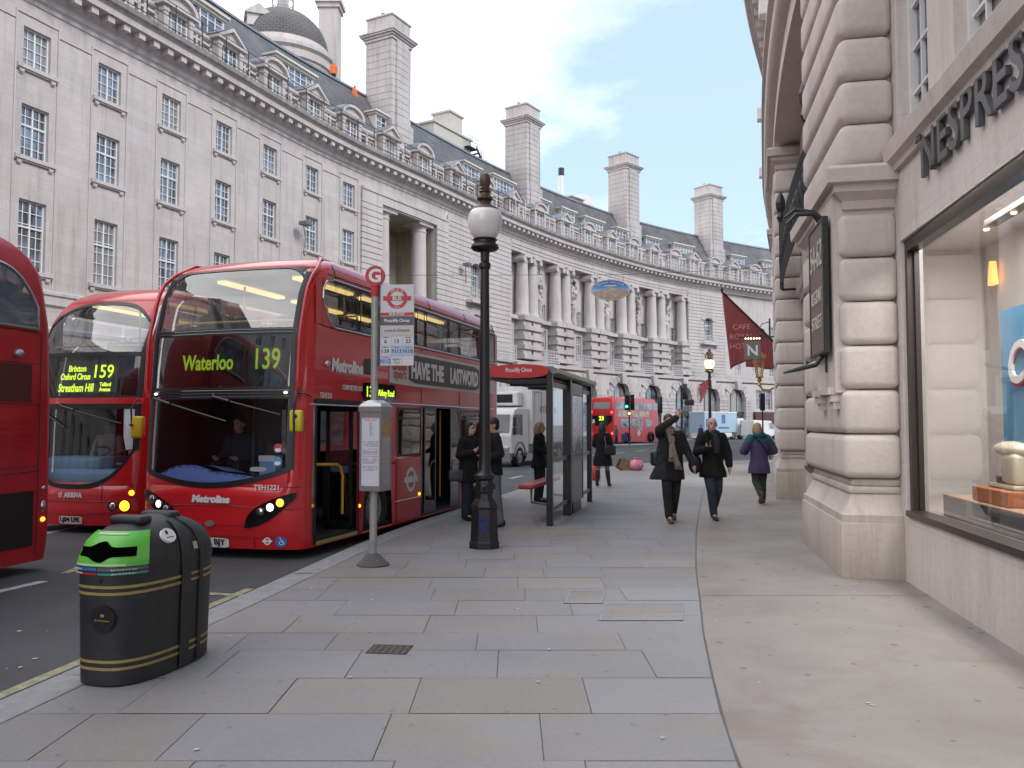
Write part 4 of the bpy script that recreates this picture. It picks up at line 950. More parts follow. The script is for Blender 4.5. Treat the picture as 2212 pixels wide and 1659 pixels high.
# ------------------------------------------------------------------ shop building on the right
RP = [(36, 76), (24, 60), (16.2, 46), (11.4, 34.6), (8.2, 25.9), (5.86, 18.29), (4.80, 14.6), (4.04, 11.45), (3.57, 8.89), (3.0, 5.8), (2.05, 0.0), (0.85, -8), (-0.6, -18)]
RB = Line(RP, 1, sm=4)
RS = stone_mat('shop_stone', (0.60, 0.54, 0.505), stain=0.12, var=0.13, seed=1.3, bump=0.35, grime=(0.2, 0.16, 0.125))
RSB = stone_mat('shop_stone_base', (0.54, 0.485, 0.445), stain=0.36, var=0.18, seed=7.7, bump=0.35, grime=(0.24, 0.17, 0.10))
RSW = stone_mat('shop_wall_stone', (0.66, 0.61, 0.59), block=(1.4, 0.62), joint=0.86, stain=0.05, var=0.08, seed=3.1)
BRZ = mat('bronze_frame', (0.06, 0.047, 0.042), 0.38, 0.5)
GREYL = mat('grey_lettering', (0.085, 0.083, 0.09), 0.45)
SHOPGL = glass_mat('shop_glass', (0.93, 0.94, 0.93), boost=0.02, ior=1.42, wav=0.003, wscale=0.8)
sb = thing('shop_building', 'pale stone shop building with bulging rusticated piers and large display windows, filling the right edge', 'building', at_base(RB, 76))
WA = -0.6
PIERS = [(18, 20.6), (28, 30.6), (38.5, 41.1), (47.5, 50.1), (55.1, 57.7), (63.0, 65.7), (72.5, 75.3), (83.6, 86.4), (93, 95.8)]
bays = [(a[1], b[0]) for a, b in zip(PIERS[:-1], PIERS[1:])]
holes = []
for a, b in bays: holes.append((a+.1, b-.1, .7, 3.6))
upw = []
for a, b in bays:
    if b-a > 7: c = [a+.65, a+2.35, a+4.05, a+5.75, a+7.4][:5]; c = [q for q in c if q+.5 < b]
    else: c = [a+.65+(b-a-1.3)*i/3 for i in range(4)]
    for q in c: upw.append(q); holes.append((q-.5, q+.5, 4.68, 7.5))
    for q in c[::2]:
        for z0_, z1_ in ((9.6, 12.0), (13.2, 15.4), (16.2, 17.7)): holes.append((q-.1, q+1.1, z0_, z1_))
mb = MB(); RB.wall(mb, 0, 102.4, 0, 19, WA, holes, depth=.22, step=1.2); 
RB.fbox(mb, 0, .3, 0, 19, -14, WA-.01); RB.fbox(mb, 102.1, 102.4, 0, 19, -12, WA-.01)
mb.build('wall', RSW, sb, world=True)
mb = MB(); RB.sweep(mb, [(WA-.4, 19.0), (-6, 20.5), (-14, 20.5)], 0, 102.4); mb.build('roof', SLATE, sb, world=True)
for i, q in enumerate(upw): 
    if 40 < q < 92: put_window(sb, RB.M(q, 4.68, WA-.16), 1.0, 2.82, 3, 6)
    else: put_window(sb, RB.M(q, 4.68, WA-.16), 1.0, 2.82, 2, 4)
for a, b in bays:
    c = [a+.65, a+2.35, a+4.05, a+5.75, a+7.4] if b-a > 7 else [a+.65+(b-a-1.3)*i/3 for i in range(4)]
    for q in [x for x in c if x+.5 < b][::2]:
        for z0_, z1_ in ((9.6, 12.0), (13.2, 15.4), (16.2, 17.7)):
            if a > 45: put_window(sb, RB.M(q+.5, z0_, WA-.16), 1.2, z1_-z0_, 2, 4)
# ledge over the fascia, bands and cornice
for a, b in bays:
    mb = MB(); RB.sweep(mb, [(WA-.02, 4.36), (WA+.05, 4.36), (WA+.06, 4.42), (WA+.12, 4.46), (WA+.15, 4.62), (WA+.12, 4.66), (WA-.02, 4.68)], a, b); mb.build('window_ledge', RS, sb, world=True)
mb = MB(); RB.sweep(mb, [(WA-.02, 7.95), (-.05, 7.96), (-.05, 8.3), (.03, 8.35), (.11, 8.42), (.15, 8.56), (.11, 8.7), (.03, 8.78), (.08, 8.86), (.2, 8.92), (.2, 9.04), (WA, 9.2)], 0, 102.4, step=1.0); mb.build('string_course', RS, sb, world=True, smooth=40)
mb = MB(); RB.sweep(mb, [(WA-.02, 12.4), (WA+.1, 12.42), (WA+.3, 12.5), (WA+.3, 12.66), (WA, 12.7)], 0, 102.4); RB.sweep(mb, [(WA-.02, 17.9), (WA+.1, 17.95), (WA+.25, 18.1), (WA+.3, 18.3), (.85, 18.36), (.9, 18.6), (1.1, 18.65), (1.18, 18.95), (WA, 19.1)], 0, 102.4, step=1.0); mb.build('cornice', RS, sb, world=True)
mb = MB(); s = 40
while s < 80: RB.fbox(mb, s, s+.4, 17.96, 18.33, WA+.2, .75); s += 1.0
mb.build('cornice_bracket_row', RS, sb, world=True)
for a, b in PIERS:
    m_ = (a+b)/2; hw = (b-a)/2
    Mx = RB.M(m_, 0, 0)
    mb = MB()
    mb.rbox(-hw-.02, hw+.02, -.02, .64, 0, .6, .012, 0, Mx)
    mb.loft([[(-hw+e, e-.0, z_), (hw-e, e-.0, z_), (hw-e, .63, z_), (-hw+e, .63, z_)] for e, z_ in ((0.0, .602), (0.0, .68), (.03, .7), (.10, .86), (.11, .9))], 0, Mx)
    mb.rbox(-hw+.09, hw-.09, .09, .62, .902, .98, .02, 0, Mx); mb.rbox(-hw+.12, hw-.12, .12, .62, .982, 1.06, .02, 0, Mx)
    mb.build('pier_base', RSB, sb, world=True, smooth=35)
    mb = MB(); z = 1.07
    mb.box(-hw+.16, hw-.16, .17, .62, 1.0, 8.0, 0, Mx)
    for i in range(6):
        h = .483; mb.rbox(-hw+.03, hw-.03, .03, .63, z, z+h-.012, .082, 0, Mx, 4); z += h
    if a != 72.5:
        while z < 7.3: h = .483; mb.rbox(-hw+.03, hw-.03, .03, .63, z, z+h-.012, .082, 0, Mx, 4); z += h
    zt = z                                   # capital
    mb.loft([[(-hw+e, e, z_), (hw-e, e, z_), (hw-e, .63, z_), (-hw+e, .63, z_)] for e, z_ in ((.12, zt-.02), (.12, zt+.03), (.08, zt+.05), (.07, zt+.14), (.0, zt+.2), (-.03, zt+.22), (-.03, zt+.3), (-.1, zt+.31), (-.11, zt+.46), (-.08, zt+.5))], 0, Mx)
    z = 4.49
    for i in range(7 if a == 72.5 else 0):
        h = .485; mb.rbox(-hw+.05, hw-.02, .05, .63, z, z+h-.01, .11, 0, Mx, 4); z += h
    mb.build('rusticated_pier', RS, sb, world=True, smooth=38)
# fascia panels and big display windows
for a, b in bays:
    if a < 40: 
        put_window(sb, RB.M((a+b)/2, .7, WA-.15), b-a-.2, 2.9, 3, 1, name='display_window'); continue
    mb = MB(); A, B, z0_, z1_ = a+.1, b-.1, .7, 3.6; f = .085
    RB.fbox(mb, A, A+f, z0_, z1_, WA-.16, WA-.04); RB.fbox(mb, B-f, B, z0_, z1_, WA-.16, WA-.04); RB.fbox(mb, A+f, B-f, z0_, z0_+f*.7, WA-.16, WA+.03); RB.fbox(mb, A+f, B-f, z1_-f*1.5, z1_, WA-.16, WA-.04)
    RB.fbox(mb, A+f, A+f*1.5, z0_+.06, z1_-.12, WA-.14, WA-.10)
    o = mb.build('display_window_frame', BRZ, sb, world=True)
    mb = MB(); n = 6
    mb.grid([[RB(A+f+(B-A-2*f)*i/n, z0_+f*.6, WA-.12), RB(A+f+(B-A-2*f)*i/n, z1_-f, WA-.12)] for i in range(n+1)]); g = mb.build('display_glass', SHOPGL, sb, world=True)
# lit shop interior behind the near and the next window
SHOPW = mat('shop_wall_panel', (0.64, 0.61, 0.59), 0.6, var=0.06); FLR = mat('shop_floor', (0.42, 0.36, 0.33), 0.4)
for A, B, dd in ((72.8, 83.6, -2.3), (65.7, 72.5, -1.0)):
    mb = MB()
    RB.fbox(mb, A-.05, B+.05, .55, 4.0, dd-.1, dd); mb.build('back_panel', SHOPW, sb, world=True)
    mb = MB(); RB.fbox(mb, A-.15, A-.05, .55, 4.0, dd-.1, WA-.25); RB.fbox(mb, B+.05, B+.15, .55, 4.0, dd-.1, WA-.25); RB.fbox(mb, A-.15, B+.15, 4.001, 4.1, dd-.1, WA-.25); mb.build('shop_lining', SHOPW, sb, world=True)
    mb = MB(); RB.fbox(mb, A-.15, B+.15, .5, .69, dd-.1, WA-.23); mb.build('window_bed', FLR, sb, world=True)
mb = MB(); RB.fbox(mb, 75.4, 83.4, 3.72, 3.78, -1.55, -1.42); mb.build('lighting_track', BRZ, sb, world=True)
for sx in (76.2, 79.6):
    al = bpy.data.lights.new('shop_ceiling_light', 'AREA'); al.shape = 'RECTANGLE'; al.size = 3.0; al.size_y = .8; al.energy = 60; al.color = (1, .97, .94)
    ao = bpy.data.objects.new('shop_ceiling_light', al); COL.objects.link(ao); ao.location = RB(sx, 3.95, -1.5); ao.rotation_euler = (0, 0, RB.ang(sx))
GLOW = mat('warm_spot', (1, .6, .3), emit=(1.0, .55, .25), estr=2.5)
mb = MB()
for s in (75.3, 76.0, 76.8, 77.6, 79): 
    x, y, _ = RB(s, 0, -1.48); mb.lathe([(.022, 3.70), (.03, 3.715), (.03, 3.719)], (x, y, 0), 12)
mb.build('spot_lamps', GLOW, sb, world=True)
x, y, _ = RB(74.95+.55, 0, -2.18)
mb = MB(); Mx = RB.M(73.35, 3.42, -2.25); mb.prism([(-.09, 0), (.09, 0), (.02, .3), (-.02, .3)], -.07, 0, Mx)
mb.build('wall_uplight', mat('amber_uplight', (.9, .5, .2), emit=(1.0, .42, .10), estr=.7), sb, world=True)
# things in the window
bp = thing('display_board', 'tall blue display board with white and red script, in the near shop window', 'display board', at_base(RB, 78.2, -1.9))
mb = MB(); RB.fbox(mb, 74.78, 80.6, 1.28, 2.9, -1.85, -1.78); mb.build('board', mat('sky_blue_board', (0.10, 0.31, 0.52), 0.5, var=0.12, vscale=4), bp, world=True)
Mx = RB.M(74.98, 2.28, -1.775)
mb = MB(); text_mb('Coffee', .62, Mx, .03, font_bold=.012, shear=.25, mb=mb, align='LEFT'); mb.build('script_lettering', mat('white_letter', (.8, .8, .8), .5), bp, world=True)
mb = MB(); text_mb('Coffee', .62, RB.M(74.96, 2.26, -1.778) , .015, font_bold=.026, shear=.25, mb=mb, align='LEFT'); mb.build('script_backing', mat('crimson_letter', (.42, .03, .1), .5), bp, world=True)
pl = thing('display_plinth', 'long low dark glossy plinth with an orange top, in the near shop window', 'plinth', at_base(RB, 78, -1.2)); pl.location.z = .69
mb = MB(); RB.fbox(mb, 75.27, 81.5, .692, .90, -1.6, -1.0); mb.build('plinth_body', mat('gloss_charcoal', (.035, .035, .04), .12, coat=.5), pl, world=True)
mb = MB(); RB.fbox(mb, 75.27, 81.5, .901, .915, -1.6, -1.0); mb.build('top_sheet', mat('peach_laminate', (.45, .27, .17), .4, var=.2, vscale=8), pl, world=True)
Mx = RB.M(76.35, .916, -1.28); bk = thing('riser_block', 'small orange riser block on the dark plinth under the coffee machine', 'riser', (Mx @ Vector((0, 0, 0)))[:], RB.ang(76.35))
mb = MB(); mb.rbox(-.42, .42, -.22, .22, 0, .14, .01); mb.build('block', mat('terracotta_block', (.42, .15, .06), .6, var=.15, vscale=20), bk)
cm = thing('coffee_machine', 'cream coffee machine with chrome spout on an orange block in the shop window', 'coffee machine', (bk.location.x, bk.location.y, .916+.141), RB.ang(76.35))
CREAM = mat('cream_enamel', (.62, .56, .42), .25, coat=.6); CHR = mat('chrome', (.6, .6, .62), .12, 1.0)
mb = MB(); mb.rbox(-.3, .3, -.12, .12, 0, .045, .02); mb.rbox(-.02, .28, -.11, .11, .045, .33, .05, seg=4); mb.build('body', CREAM, cm, smooth=40)
mb = MB(); mb.ell((0, 0, 0), .34, .12, .085, 20, 12, 0, T(-.02, 0, .355)); mb.build('head', CREAM, cm, smooth=60)
mb = MB(); mb.tube([(-.18, 0, .3), (-.18, 0, .2)], .03, 10); mb.tube([(-.36, 0, .36), (-.4, 0, .36)], .02, 10); mb.box(-.26, -.05, -.07, .07, .1, .112); mb.build('spout', CHR, cm, smooth=40)
mb = MB(); mb.lathe([(.03, .113), (.042, .17)], (-.18, 0, 0), 12); mb.box(-.25, -.1, -.06, .06, .046, .1); mb.build('cup_tray', mat('brown_cups', (.16, .05, .035), .4), cm, smooth=40)
# lettering
mb = MB()
def nword(mb, s0, zc, wd, h):
    Mx = RB.M(s0+wd/2, zc, WA+.012); text_mb('NESPRESSO', h/.70, Mx, .04, font_bold=.008, width=wd, mb=mb, spacing=1.06)
    Ml = RB.M(s0, zc, WA+.012)
    # sweeping tails on the N
    for sx, x0, z0_ in ((-1, .03, h/2-.02), (1, .3, -h/2+.02)):
        P_ = [(x0+sx*.0, z0_+.03), (x0+sx*.1, z0_+(.02 if sx < 0 else -.02)), (x0+sx*.15, z0_+(-.03 if sx < 0 else .03)), (x0+sx*.08, z0_+(-.02 if sx < 0 else .03)), (x0, z0_-.035)]
        mb.prism(P_, -.06, 0, Ml)
nword(mb, 76.36, 4.215, 3.0, .42); mb.build('fascia_lettering', GREYL, sb, world=True)
mb = MB(); nword(mb, 67.6, 4.0, 2.9, .43); mb.build('fascia_lettering', GREYL, sb, world=True)
# address board on the first pier
Mx = RB.M(74.62, 3.22, .06)
ab = thing('address_board', 'thick dark brown address board with pale numerals and scroll brackets on the first pier', 'sign', (Mx @ Vector((0, 0, 0)))[:], RB.ang(74.62))
BRN = mat('brown_board', (.14, .095, .085), .45); PALE = mat('pale_lettering', (.55, .52, .47), .6)
mb = MB(); mb.rbox(-.46, .46, -.06, .0, -.76, .76, .012); mb.build('board', BRN, ab)
mb = MB(); mb.rbox(-.47, -.43, -.07, .0, -.77, .77, .008); mb.rbox(.43, .47, -.07, .0, -.77, .77, .008); mb.rbox(-.43, .43, -.07, .0, .73, .77, .008); mb.rbox(-.43, .43, -.07, 0, -.77, -.73, .008)
for i in range(22): mb.rbox(.471, .478, -.06, -.03, -.72+.066*i, -.69+.066*i, .002)
mb.build('board_rim', IRON, ab)
mb = MB(); text_mb('54-62', .44, T(0, -.062, .4), .006, width=.74, mb=mb); mb.build('numerals', PALE, ab); mb = MB(); text_mb('REGENT', .22, T(0, -.062, -.08), .006, width=.66, mb=mb); mb.build('lettering', PALE, ab); mb = MB(); text_mb('STREET', .22, T(0, -.062, -.38), .006, width=.66, mb=mb); mb.build('lettering', PALE, ab)
mb = MB()
def scroll(mb, pts, r): mb.tube(pts, r, 8)
scroll(mb, [(.1, -.03, .77), (.1, -.1, .9), (.1, -.3, .95), (.1, -.42, .86)], [.026, .03, .026, .012]); scroll(mb, [(.3, -.03, .77), (.3, -.12, .84), (.3, -.32, .84), (.3, -.42, .74)], [.026, .03, .026, .012])
mb.build('scroll_bracket', IRON, ab, smooth=50); mb = MB()
scroll(mb, [(.1, -.02, -.77), (.1, -.1, -.88), (.1, -.3, -.93), (.1, -.46, -.97)], [.026, .03, .026, .012]); scroll(mb, [(.1, .02, -.77), (.1, .02, -.97)], .02)
mb.build('scroll_bracket', IRON, ab, smooth=50)
mb = MB(); P1 = RB.M(74.62, 0, 0.0)
mb.box(-.56, .56, -.035, .16, 2.0, 4.35, 0, P1); mb.box(-.5, .5, -.05, -.036, 2.0, 2.05, 0, P1)
for x in (-.42, .42): 
    for i, (e, z_) in enumerate(((.1, 1.98), (.085, 1.9), (.07, 1.82))): mb.box(x-e, x+e, -.05-.03*(2-i), .16, z_, z_+.078, 0, P1)
mb.build('pier_panel', RS, sb, world=True)
hp = thing('hydrant_plate', 'small yellow plate with a black letter, fixed to the first pier', 'sign', RB(75.02, 2.75, .0)[:2]+(2.76,), RB.ang(75.05))
mb = MB(); mb.rbox(-.07, .07, -.02, .05, -.115, .115, .006); mb.build('plate', mat('sign_yellow', (.62, .40, .03), .45), hp); mb = MB(); text_mb('H', .17, T(0, -.021, 0), .003, mb=mb, font_bold=.004); mb.build('lettering', IRON, hp)
# iron balcony fronts over the bays
for a, b in ((57.9, 62.8), (66.0, 72.2)):
    mb = MB(); n = int((b-a)/.16)
    for i in range(n+1): 
        p = RB(a+(b-a)*i/n, 0, -.16); mb.tube([(p[0], p[1], 4.75), (p[0], p[1], 5.75)], .018, 5)
    for z_ in (4.75, 4.95, 5.55, 5.75): mb.tube([RB(a+(b-a)*i/8, z_, -.16) for i in range(9)], .03, 5)
    for i in range(0, n, 3):
        p = RB(a+(b-a)*(i+.5)/n, 0, -.16); mb.ell((p[0], p[1], 5.25), .06, .06, .2, 8, 6)
    for s in (a, b):
        p = RB(s, 0, -.16); mb.tube([(p[0], p[1], 4.6), (p[0], p[1], 6.1)], .045, 8); mb.lathe([(.05, 6.1), (.09, 6.2), (.06, 6.3), (.1, 6.42), (.11, 6.52), (.07, 6.66), (.01, 6.78)], (p[0], p[1], 0), 10)
        mb.tube([RB(s, 4.6, -.16), RB(s, 4.6, -.6)], .03, 6)
    mb.build('iron_balcony', IRON, sb, world=True)
# white lamp housings along the upper band
for s in (69, 63.5, 58.5, 53.5):
    mb = MB(); Mx = RB.M(s, 9.3, .08); mb.rbox(-.14, .14, -.22, .22, 0, .3, .02, 0, Mx); mb.box(-.04, .04, .22, .69, .1, .2, 0, Mx); mb.build('floodlight_box', WFR, sb, world=True)
# projecting square sign
Mx = RB.M(58.3, 3.85, .05)
hs = thing('hanging_sign', 'square grey hanging sign with a white letter on a scrolled iron bracket, above the pavement', 'sign', RB(59.2, 3.87, .0), RB.ang(59.2)-rad(90)+rad(8))
hs.rotation_euler.z = rad(-14); hx = Vector(RB(59.2, 3.87, .55)); hs.location = hx
mb = MB(); mb.rbox(-.235, .235, -.05, .05, -.27, .27, .01); mb.build('panel', mat('warm_grey_panel', (.165, .16, .155), .5), hs)
mb = MB(); text_mb('N', .44, T(0, -.052, 0), .004, mb=mb, font_bold=.006)
mb.prism([(-.19, .17), (-.12, .17), (-.03, .02), (.06, -.12), (.19, -.17), (.08, -.15), (-.04, -.03), (-.12, .12)], -.056, -.05); mb.build('lettering', mat('white_letter', (.8, .8, .8), .5), hs)
mb = MB(); mb.tube([(-.4, 0, .4), (.62, 0, .4)], .022, 8); mb.tube([(.5, 0, .95), (.5, 0, .3)], .025, 8); mb.tube([(.5, 0, .85), (.3, 0, .8), (.1, 0, .55), (-.1, 0, .42)], .014, 6)
mb.tube([(.25+.1*math.cos(t), 0, .55+.1*math.sin(t)) for t in [2*math.pi*i/14 for i in range(14)]], .014, 6)
for x in (-.2, .2): mb.tube([(x, 0, .26), (x, 0, .4)], .01, 5)
mb.build('bracket', IRON, hs, smooth=50)
mb = MB()
for i in range(6): mb.ell((-.2+.08*i, -.05, .355), .022, .022, .028, 8, 6)
mb.build('lamp_bulbs', mat('warm_bulb', (1, .7, .4), emit=(1, .7, .4), estr=2.0), hs)
# gilt wall lantern
ln = thing('wall_lantern', 'gilt four sided glass wall lantern on a gold scroll bracket, under the flag', 'lantern', RB(56.4, 2.9, .45))
GILT = mat('gilding', (.42, .26, .07), .4, .7)
mb = MB()
for i in range(4):
    t = math.pi/4+i*math.pi/2; mb.tube([(.1*math.cos(t), .1*math.sin(t), .32), (.21*math.cos(t), .21*math.sin(t), .95)], .018, 5)
mb.lathe([(.15, .3), (.15, .34)], (0, 0, 0), 4, phase=math.pi/4); mb.lathe([(.25, .95), (.26, 1.0), (.1, 1.15), (.03, 1.3)], (0, 0, 0), 4, phase=math.pi/4)
mb.lathe([(.02, 0), (.07, .06), (.03, .14), (.09, .22), (.05, .3)], (0, 0, 0), 10)
mb.tube([(0, 0, .05), (.1, -.02, -.1), (.3, -.03, -.12), (.55, -.05, 0)], .035, 7); mb.build('frame', GILT, ln, smooth=50)
mb = MB(); mb.lathe([(.09, .34), (.2, .945)], (0, 0, 0), 4, phase=math.pi/4); mb.build('glass', glass_mat('lantern_glass', (.85, .8, .7), .05), ln)
# big maroon flag
fb = thing('flag', 'large faded maroon hotel flag drooping from a dark slanting pole on the right building', 'flag', RB(53.5, 3.5, .3))
MAR = mat('maroon_cloth', (.50, .125, .135), .8, var=.15, vscale=2)
tip = onz(1560, 633, 0); 
def atY(u, v, Y): d = ray(u, v); t = Y/d.y; return Vector((d.x*t, Y, CAM_H+d.z*t))
A = atY(1559, 630, 29.0); B = atY(1660, 728, 31.5); C = B+(B-A)*.25
fo = Vector(fb.location)
mb = MB(); mb.tube([A-fo, C-fo], [.035, .05], 10); mb.lathe([(.02, 0), (.06, .06), (.02, .14)], tuple(A-fo), 10); mb.build('pole', IRON, fb, smooth=50)
mb = MB(); nx_, nz_ = 22, 18; P_ = []
for i in range(nx_+1):
    f = i/nx_; top = A+(B-A)*f*.98; drop = 2.75-1.9*f**.85; sag = 0.08*math.sin(math.pi*f)
    col_ = []
    for j in range(nz_+1):
        g = j/nz_; fold = .16*math.sin(f*9+g*1.2)*g*(.4+f)+.05*math.sin(f*21+2)*g
        col_.append(top+Vector((.26*g*(1-f)+fold*.35, fold, -drop*g-.03))-fo)
    P_.append(col_)
mb.grid(P_); o = mb.build('cloth', MAR, fb, smooth=180); md = o.modifiers.new('hem', 'SOLIDIFY'); md.thickness = .006
mb = MB(); Mt = T(*(atY(1592, 700, 28.8)-fo)) @ RZ(-.25)
for i, wd_ in enumerate(('CAFE', 'ROYAL', 'HOTEL')): mb = MB(); text_mb(wd_, .26, Mt @ T(.15, 0, -.1-.34*i), .006, mb=mb); mb.build('lettering', mat('faded_lettering', (.56, .22, .22), .8), fb)
f2 = thing('flag', 'narrow end of a second maroon flag showing below the large one, near the wall lantern', 'flag', RB(50.5, 3.2, .3)); fo = Vector(f2.location)
A2 = atY(1612, 700, 34); B2 = atY(1668, 735, 36)
mb = MB(); mb.tube([A2-fo, B2-fo], .04, 8); mb.build('pole', IRON, f2)
mb = MB(); P_ = []
for i in range(15):
    f = i/14; top = A2+(B2-A2)*f; dr = (top.z-(atY(1610, 790, 34).z))*(1.0)
    P_.append([top+Vector((.05*math.sin(f*14)*j/8, .2*math.sin(f*9+1)*j/8, -dr*j/8-.03))-fo for j in range(9)])
mb.grid(P_); o = mb.build('cloth', MAR, f2, smooth=180); md = o.modifiers.new('hem', 'SOLIDIFY'); md.thickness = .006
# ------------------------------------------------------------------ buses
RED = mat('bus_red', (0.60, 0.016, 0.022), 0.28, coat=0.6, var=0.12, vscale=1.2)
RED2 = mat('bus_red_dull', (0.54, 0.02, 0.026), 0.42, coat=0.25, var=0.2, vscale=2.0)
BLK = mat('black_rubber', (0.012, 0.012, 0.013), 0.4); BLKG = mat('gloss_black', (0.008, 0.008, 0.009), 0.08, coat=0.5)
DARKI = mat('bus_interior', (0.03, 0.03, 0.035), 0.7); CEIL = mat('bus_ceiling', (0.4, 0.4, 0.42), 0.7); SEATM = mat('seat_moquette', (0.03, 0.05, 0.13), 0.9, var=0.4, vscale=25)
POLE = mat('yellow_handrail', (0.72, 0.42, 0.03), 0.4); TYRE = mat('tyre_rubber', (0.018, 0.018, 0.018), 0.85); HUB = mat('wheel_grey', (0.28, 0.28, 0.29), 0.5, 0.5)
BGL = glass_mat('bus_glass', (0.66, 0.70, 0.72), boost=0.10, ior=1.5, wav=0.01, wscale=0.9); BGD = glass_mat('bus_glass_dark', (0.22, 0.24, 0.26), boost=0.07, ior=1.52, wav=0.012, wscale=1.1)
WHT = mat('white_vinyl', (0.75, 0.75, 0.75), 0.45); DOT = mat('led_yellow', (.7, .8, .05), emit=(.70, 1.0, .05), estr=.5)
STRIPL = mat('bus_ceiling_light', (1, .8, .4), emit=(1.0, .70, .22), estr=.5); BLUE_D = mat('blue_dash', (0.15, 0.25, 0.62), 0.5); CABB = mat('pale_blue_cab', (0.20, 0.38, 0.58), 0.5)
HL = mat('lit_headlamp', (1, 1, 1), emit=(.9, 1, .95), estr=1.2); AMB = mat('lit_indicator', (1, .5, .05), emit=(1.0, .40, .02), estr=1.2); CHR2 = mat('lamp_reflector', (.6, .62, .64), .15, 1.0); REDL = mat('lit_tail_lamp', (1, .05, .05), emit=(1, .03, .03), estr=4.0)
MIRY = mat('yellow_mirror_back', (0.62, 0.50, 0.03), 0.45); SIL = mat('satin_metal', (.5, .5, .52), .35, .8); PLATE = mat('number_plate', (.72, .72, .68), .5)
BGD2 = glass_mat('bus_glass_tinted', (0.75, 0.78, 0.80), boost=0.0, ior=1.5, wav=0.01, wscale=0.9)
class Bus:
    def __init__(self, root, L, W=1.25, H=4.05, fz=((.1, .05), (.4, 0), (1.0, 0), (2.1, .05), (2.9, .10), (3.5, .26), (4.05, .6)), bow=.15, R=.2, roofr=.42, rz=((.1, 0), (3.3, 0), (4.05, .2)), zs=0.13):
        self.r = root; self.L = L; self.W = W; self.H = H; self.fz = fz; self.bow = bow; self.R = R; self.rr = roofr; self.rz = rz; self.zs = zs
    def w(self, z):
        t = max(0, (z-(self.H-self.rr))/self.rr); return self.W-.22*(1-math.sqrt(max(0, 1-t*t*.985)))
    def yf(self, z):
        z_ = [p[0] for p in self.fz]; return float(np.interp(z, z_, [p[1] for p in self.fz]))+(.25*max(0, (z-(self.H-.25))/.25)**2)
    def yr(self, z): return self.L-float(np.interp(z, [p[0] for p in self.rz], [p[1] for p in self.rz]))-(.25*max(0, (z-(self.H-.25))/.25)**2)
    def cor(self, x, W, R):
        a = max(0, abs(x)-(W-R)); return R-math.sqrt(max(0, R*R-a*a))
    def front(self, x, z, o=0.0):
        W = self.w(z); x = max(-W, min(W, x)); y = self.yf(z)+self.bow*(x/W)**2+self.cor(x, W, self.R)
        dx = (self.front0(x+.004, z)-self.front0(x-.004, z))/.008 if abs(x) < W-.005 else 6*(1 if x > 0 else -1)
        n = Vector((dx, -1, 0)).normalized(); return (x+n.x*o, y+n.y*o, z)
    def front0(self, x, z):
        W = self.w(z); x = max(-W, min(W, x)); return self.yf(z)+self.bow*(x/W)**2+self.cor(x, W, self.R)
    def right(self, y, z, o=0.0): return (self.w(z)+o, y, z)
    def left(self, y, z, o=0.0): return (-self.w(z)-o, y, z)
    def rear(self, x, z, o=0.0): W = self.w(z); x = max(-W, min(W, x)); return (x, self.yr(z)-.04*(x/W)**2-self.cor(x, W, .12)+o, z)
    def side0(self, z): return self.yf(z)+self.bow+self.R
    def shell(self, xs, ysr, zs, skip, mat_, name='body'):
        """skip(face, a, z) -> True where there is an opening"""
        mb = MB(); Z = sorted(set(zs))
        Xs = sorted(set([-1, -.985, -.95, -.9, -.84]+list(xs)+[.84, .9, .95, .985, 1]))
        def loop(z):
            W = self.w(z); P = [(self.front(x*W, z), ('f', x*W)) for x in Xs]; a, b = self.side0(z), self.yr(z)-.16
            yl = [a if i == 0 else (b if i == len(ysr)-1 else min(max(y, a+.003*i), b-.003*(len(ysr)-i))) for i, y in enumerate(ysr)]
            P += [(self.right(y, z), ('r', y)) for y in yl[1:]]
            P += [(self.rear(x, z), ('b', x)) for x in [W*q for q in (.999, .97, .9, .6, .3, 0, -.3, -.6, -.9, -.97, -.999)]]
            P += [(self.left(y, z), ('l', y)) for y in yl[::-1][:-1]]
            return P
        loops = [loop(z) for z in Z]; k = len(loops[0]); fs = []
        for i in range(len(Z)-1):
            for j in range(k):
                j2 = (j+1) % k; (pa, ta), (pb, tb) = loops[i][j], loops[i][j2]
                zc = (Z[i]+Z[i+1])/2
                if ta[0] == tb[0]: f, a = ta[0], (ta[1]+tb[1])/2
                elif ta[0] == 'f': f, a = 'r', (self.side0(zc)+tb[1])/2
                else: f, a = '', 0
                if f and skip(f, a, zc): continue
                fs.append((i*k+j, i*k+j2, (i+1)*k+j2, (i+1)*k+j))
        n = len(Z)*k; fs.append(tuple(range((len(Z)-1)*k, n))); fs.append(tuple(range(k))[::-1])
        mb.add([p for l in loops for p, t in l], fs)
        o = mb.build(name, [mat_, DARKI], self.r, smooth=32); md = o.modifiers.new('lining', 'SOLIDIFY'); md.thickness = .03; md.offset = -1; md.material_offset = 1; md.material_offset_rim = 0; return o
    def patch(self, mb, surf, a0, a1, zb, zt, o=.004, na=16, nz=8, mi=0):
        fb = zb if callable(zb) else (lambda a: zb); ft = zt if callable(zt) else (lambda a: zt)
        mb.grid([[surf(a0+(a1-a0)*i/na, fb(a0+(a1-a0)*i/na)+(ft(a0+(a1-a0)*i/na)-fb(a0+(a1-a0)*i/na))*j/nz, o) for j in range(nz+1)] for i in range(na+1)], mi)
    def rect(self, mb, surf, a0, a1, z0, z1, r=.1, o=.004, na=24, nz=6, mi=0):
        def inset(a):
            e = min(a-a0, a1-a); return 0 if e >= r else r-math.sqrt(max(0, r*r-(r-e)**2))
        self.patch(mb, surf, a0, a1, lambda a: z0+inset(a), lambda a: z1-inset(a), o, na, nz, mi)
